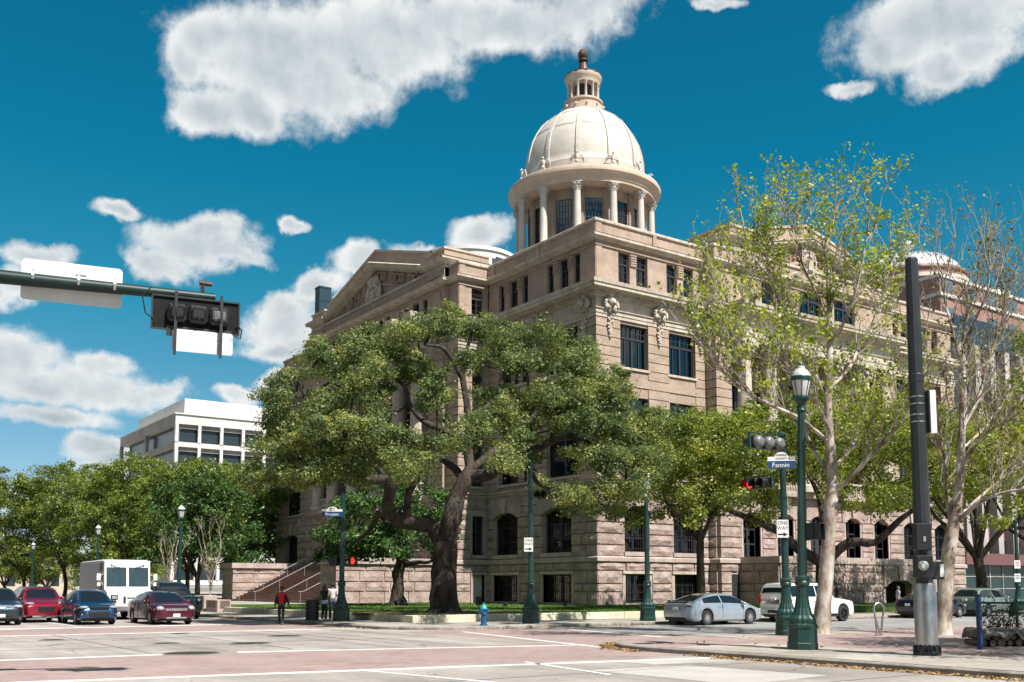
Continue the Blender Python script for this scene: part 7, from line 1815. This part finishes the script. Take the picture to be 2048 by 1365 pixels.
pr_=[(1.75,2.97),(1.86,2.94),(2.05,1.55),(2.12,1.50),(2.55,1.40),(2.68,1.25),(2.72,.62),(1.75,.55)]
n=len(pr_); vs=[(x,-W2+.01,z) for x,z in pr_]+[(x,W2-.01,z) for x,z in pr_]; fr_.add(vs,[tuple(range(n)),tuple(range(2*n-1,n-1,-1))]+[(i,n+i,n+(i+1)%n,(i+1)%n) for i in range(n)]); fr_.build('front',wp_,V_)
for s in (-1,1):
    y0,y1=sorted((s*.06,s*1.02)); A=[(1.895,y0,2.62),(1.895,y1,2.62),(2.035,y1,1.66),(2.035,y0,1.66)]
    m=MB(); m.extr(A,(.02,0,.003)); m.build('windscreen_pane',flat('van_glass',(.045,.075,.09),rough=.06,spec=.9),V_)
    m=MB(); m.tube([(1.93,s*.75,2.74),(1.955,s*.35,2.60)],.014,5); m.ball((1.94,s*.78,2.75),.035,6,5); m.build('wiper',M['black'],V_)
    MB().rbox(2.68,2.735,s*.78-.14,s*.78+.14,1.02,1.22,.03).build('headlight',M['headlamp'],V_); MB().rbox(2.675,2.728,s*.78-.17,s*.78+.17,.99,1.25,.03).build('headlight_surround',M['trim'],V_)
    MB().rbox(2.69,2.74,s*.78-.12,s*.78+.12,.82,.90,.015).build('turn_lamp',M['amber'],V_)
    mi=MB(); mi.tube([(1.7,s*1.12,2.3),(1.95,s*1.38,2.15),(1.8,s*1.12,1.7)],.018,5); mi.rbox(1.90,1.98,s*1.38-.1,s*1.38+.1,1.95,2.3,.03); mi.build('mirror',M['white_s'],V_)
    mi=MB(); mi.rbox(1.92,1.98,s*1.36-.09,s*1.36+.09,1.66,1.86,.03); mi.build('convex_mirror',M['white_s'],V_)
    MB().box(.95,1.60,s*W2-.006,s*W2+.006,.75,2.35).build('cab_door_opening',M['trim'],V_); MB().box(1.0,1.55,s*W2-.01,s*W2+.012,2.42,2.85).build('cab_side_window',M['carglass'],V_)
    MB().box(-3.3,.85,s*W2-.004,s*W2+.008,.95,2.86).build('side_panel',gp,V_)
MB().rbox(2.70,2.733,-.36,.36,.78,1.20,.03).build('nose_grille',M['white_s'],V_)
for k in range(2): MB().box(2.72,2.74,-.34+.58*k,-.24+.58*k,.82,1.16).build('grille_slot',M['trim'],V_)
MB().box(2.722,2.742,-.18,.18,1.05,1.11).build('badge',M['trim'],V_)
MB().rbox(2.66,2.86,-1.08,1.08,.42,.68,.04).build('bumper',M['grey_p'],V_); MB().box(-3.3,2.5,-.95,.95,.40,.60).build('chassis',M['trim'],V_)
MB().box(-3.42,1.8,-1.15,1.15,2.93,2.96).build('roof_gutter',wp_,V_)
tw,rm,hb_=wheel_meshes(.40,.26,5)
for x in (1.95,-2.2):
    for s in (1,-1):
        o=link('wheel',tw,V_,(x,s*.97,.40)); o.rotation_euler=(-math.pi/2*s,0,0); link('rim',rm,o); link('brake_disc',hb_,o)
# ------------------------------------------------------------ people
def skin(name,mat,verts,edges,radii,parent,root=0,sub=2):
    me=bpy.data.meshes.new(name); me.from_pydata([Vector(v) for v in verts],edges,[]); o=link(name,me,parent); me.materials.append(mat)
    md=o.modifiers.new('skin','SKIN'); md.use_smooth_shade=True; 
    for i,r in enumerate(radii): me.skin_vertices[0].data[i].radius=(r,r) if isinstance(r,(int,float)) else r
    me.skin_vertices[0].data[root].use_root=True
    sb=o.modifiers.new('sub','SUBSURF'); sb.levels=sub; sb.render_levels=sub
    return o
def person(label,loc,rz,h,skinc,topc,legc,hairc,shoec,pose,sleeves='long',jacket=None,longhair=True,cap=None,skirt=None):
    """pose: dict of left/right leg and arm joints in a 1.7 m body; faces local -y"""
    t=thing('person',label,'person',loc,rz); k=h/1.7
    sk=flat('skin',skinc,rough=.55); tp=flat('cloth_top',topc,rough=.9); lg_=flat('cloth_legs',legc,rough=.9); hr=flat('hair',hairc,rough=.6); sh=flat('shoe',shoec,rough=.6)
    J=pose; S=lambda v:tuple(c*k for c in v)
    V=[(0,0,.93),(0,.0,1.10),(0,-.0,1.28),(0,.01,1.42),(0,-.005,1.50),(0,-.02,1.56)]; E=[(0,1),(1,2),(2,3),(3,4),(4,5)]; Rr=[(.13,.10),(.115,.09),(.14,.10),(.12,.085),(.05,.05),(.06,.06)]
    def chain(a,pts,rs):
        p=a
        for q,r in zip(pts,rs): V.append(q); Rr.append(r); E.append((p,len(V)-1)); p=len(V)-1
    for s in ('l','r'):
        chain(0,J['leg_'+s],(.085,.075,.055,.042,.045,.035)); chain(3,J['arm_'+s],(.058,.048,.040,.034,.030))
    skin('body',sk,[S(v) for v in V],E,[tuple(c*k*.82 for c in r) if isinstance(r,tuple) else r*k*.8 for r in Rr],t)
    # head with face
    hd=MB(); hd.ball((0,-.015,1.605),(.076,.095,.115),16,12); hd.ball((0,-.035,1.555),(.058,.068,.065),12,8); hd.ball((0,-.112,1.60),(.013,.022,.022),8,6)
    for s in (-1,1): hd.ball((s*.078,.0,1.60),(.014,.022,.032),8,6); hd.ball((s*.03,-.094,1.622),(.014,.012,.009),6,5)
    hd.V=[S(v) for v in hd.V]; hd.build('head',sk,t,smooth=60)
    f=MB()
    for s in (-1,1): f.ball((s*.03,-.104,1.622),(.008,.006,.008),6,5)
    f.box(-.022,.022,-.106,-.098,1.553,1.561); f.V=[S(v) for v in f.V]; f.build('features',flat('dark_features',(.05,.02,.02)),t)
    hm=MB(); hm.ball((0,.012,1.635),(.088,.10,.105),14,10)
    if longhair: hm.ball((0,.055,1.54),(.085,.065,.14),12,9); hm.ball((0,.03,1.59),(.095,.07,.09),12,8)
    hm.V=[S(v) for v in hm.V]
    # open the face side
    hm.V=[(x,max(y,-.055*k) if z<1.665*k else y,z) for x,y,z in hm.V]; hm.build('hair',hr,t,smooth=60)
    if cap:
        c=MB(); c.ball((0,.005,1.675),(.098,.108,.075),14,8); c.extr([S(v) for v in ((-.07,-.09,1.665),(.07,-.09,1.665),(.055,-.19,1.65),(-.055,-.19,1.65))],(0,0,.012)); c.V=[S(v) if i<c.V.__len__()-8 else v for i,v in enumerate(c.V)]; c.build('cap',flat('cap_cloth',cap,rough=.9),t,smooth=60)
    # trousers
    V2=[(0,0,.97),(0,0,.90)]; E2=[(0,1)]; R2=[(.150,.115),(.145,.115)]
    for s in ('l','r'):
        p=1
        for q,r in zip(J['leg_'+s][:4],(.105,.088,.070,.062)): V2.append(q); R2.append(r); E2.append((p,len(V2)-1)); p=len(V2)-1
    skin('trousers',lg_,[S(v) for v in V2],E2,[tuple(c*k for c in r) if isinstance(r,tuple) else r*k for r in R2],t)
    # top
    def top(name,mat,g,arm):
        V3=[(0,0,.93),(0,0,1.10),(0,0,1.28),(0,.01,1.41)]; E3=[(0,1),(1,2),(2,3)]; R3=[(.148+g,.118+g),(.130+g,.105+g),(.155+g,.118+g),(.125+g,.095+g)]
        if arm:
            for s in ('l','r'):
                p=3; n={'long':4,'short':2}[arm]
                for q,r in zip(J['arm_'+s][:n],(.075,.060,.054,.048)): V3.append(q); R3.append(r+g*.5); E3.append((p,len(V3)-1)); p=len(V3)-1
        skin(name,mat,[S(v) for v in V3],E3,[tuple(c*k for c in r) if isinstance(r,tuple) else r*k for r in R3],t)
    top('shirt',tp,0,None if sleeves=='none' else sleeves)
    if jacket:
        jm=flat('jacket_cloth',jacket,rough=.9)
        for s,n in ((1,'l'),(-1,'r')):
            V3=[(s*.115,.02,.90),(s*.105,.02,1.10),(s*.11,.02,1.28),(s*.10,.02,1.41)]; E3=[(0,1),(1,2),(2,3)]; R3=[(.075,.13),(.07,.12),(.08,.125),(.07,.10)]; p=3
            for q,r in zip(J['arm_'+n][:4],(.080,.066,.060,.055)): V3.append(q); R3.append(r); E3.append((p,len(V3)-1)); p=len(V3)-1
            skin('jacket_side',jm,[S(v) for v in V3],E3,[tuple(c*k for c in r) if isinstance(r,tuple) else r*k for r in R3],t)
    if skirt: MB().lathe([(.175*k,.93*k),(.19*k,.80*k),(.17*k,.98*k)],16).build('shirt_tail',flat('shirt_tail',skirt,rough=.9),t,smooth=60)
    for s in ('l','r'):
        a=Vector(J['leg_'+s][3]); b=Vector(J['leg_'+s][5]); m=MB(); d=(b-a); 
        m.tube([S(a+Vector((0,.05,-.045))),S(a+Vector((0,-.02,-.04))),S((a+b)/2+Vector((0,0,-.01))),S(b+Vector((0,-.02,.0)))],[.045*k,.052*k,.046*k,.028*k],10); m.build('shoe',sh,t,smooth=60)
    # hands: palm, four fingers and a thumb
    for s,n in ((1,'l'),(-1,'r')):
        w=Vector(J['arm_'+n][3]); e=Vector(J['arm_'+n][4]); d=(e-w).normalized(); side=d.cross(Vector((0,0,1))); side=side.normalized() if side.length>.1 else Vector((0,1,0))
        V4=[w,w+d*.05,w+d*.085]; E4=[(0,1),(1,2)]; R4=[.024,.034,.034]
        for q in range(4):
            l=(.062,.072,.068,.052)[q]; b0=w+d*.085+side*(-.028+.019*q); i=len(V4); V4+=[b0,b0+d*l*.5+Vector((0,-.008,0)),b0+d*l+Vector((0,-.026,0))]; R4+=[.010,.009,.007]; E4+=[(2,i),(i,i+1),(i+1,i+2)]
        i=len(V4); V4+=[w+d*.035+side*-.035,w+d*.075+side*-.052+Vector((0,-.01,0))]; R4+=[.011,.008]; E4+=[(1,i),(i,i+1)]
        skin('hand',sk,[S(v) for v in V4],E4,[r*k for r in R4],t,sub=1)
    return t
def leg(s,hip,knee,ank,toe): return [(s*.09,0,.88),hip,knee,ank,(ank[0],ank[1]-.06,ank[2]-.055),toe]
def arm(s,el,wr,tipv): 
    return [(s*.17,.01,1.40),(s*.20,el[1]*.5+.005,1.26),el,wr,tipv]
WALK=dict(leg_l=leg(1,(.09,-.02,.70),(.09,-.13,.49),(.085,-.16,.085),(.085,-.34,.05)),leg_r=leg(-1,(-.09,.02,.70),(-.09,.04,.48),(-.085,.24,.12),(-.085,.12,.03)),
 arm_l=arm(1,(.27,.05,1.13),(.33,-.02,.90),(.36,-.05,.80)),arm_r=arm(-1,(-.25,.02,1.13),(-.28,-.08,.90),(-.28,-.12,.80)))
STAND=dict(leg_l=leg(1,(.09,0,.70),(.10,-.02,.49),(.10,.02,.085),(.12,-.15,.03)),leg_r=leg(-1,(-.09,0,.70),(-.10,-.02,.49),(-.10,.02,.085),(-.12,-.15,.03)),
 arm_l=arm(1,(.25,.03,1.13),(.24,-.10,.92),(.22,-.17,.85)),arm_r=arm(-1,(-.25,.03,1.13),(-.24,-.10,.92),(-.22,-.17,.85)))
FOLD=dict(STAND); FOLD['arm_l']=arm(1,(.24,.02,1.15),(.12,-.20,1.12),(.03,-.22,1.14)); FOLD['arm_r']=arm(-1,(-.24,.02,1.15),(-.12,-.20,1.10),(-.03,-.22,1.10))
person('pedestrian in a red shirt, open black jacket and dark cap crossing at the left',(-28.41,-11.31,.012),YC+R(8),1.68,(.16,.085,.055),(.55,.008,.012),(.02,.022,.028),(.012,.01,.009),(.12,.15,.2),WALK,jacket=(.012,.012,.014),cap=(.03,.03,.035),longhair=False)
person('pedestrian in a black top and dark trousers waiting beside the litter bin',(-26.3,-11.35,.13),YC+R(150),1.68,(.18,.09,.06),(.012,.012,.014),(.018,.018,.02),(.012,.009,.008),(.5,.5,.5),STAND,sleeves='short',skirt=(.35,.42,.6))
person('pedestrian in a white shirt and blue jeans waiting behind the left signal pole',(-25.35,-10.2,.13),YC+R(200),1.76,(.18,.10,.07),(.62,.60,.57),(.03,.065,.14),(.015,.012,.01),(.3,.3,.3),FOLD,sleeves='long',longhair=False)
q=at(1674,1200,58); person('person in a dark shirt walking behind the white SUV',(q.x,q.y,.13),YC+R(-90),1.78,(.13,.07,.05),(.02,.022,.028),(.03,.03,.035),(.012,.01,.009),(.05,.05,.05),WALK,sleeves='short',longhair=False)
q=at(1797,1205,60); person('person in a pale blue shirt behind the dark navy sedan',(q.x,q.y,.13),YC+R(90),1.62,(.3,.2,.15),(.40,.48,.60),(.10,.10,.12),(.04,.03,.025),(.05,.05,.05),WALK,sleeves='short',longhair=False)
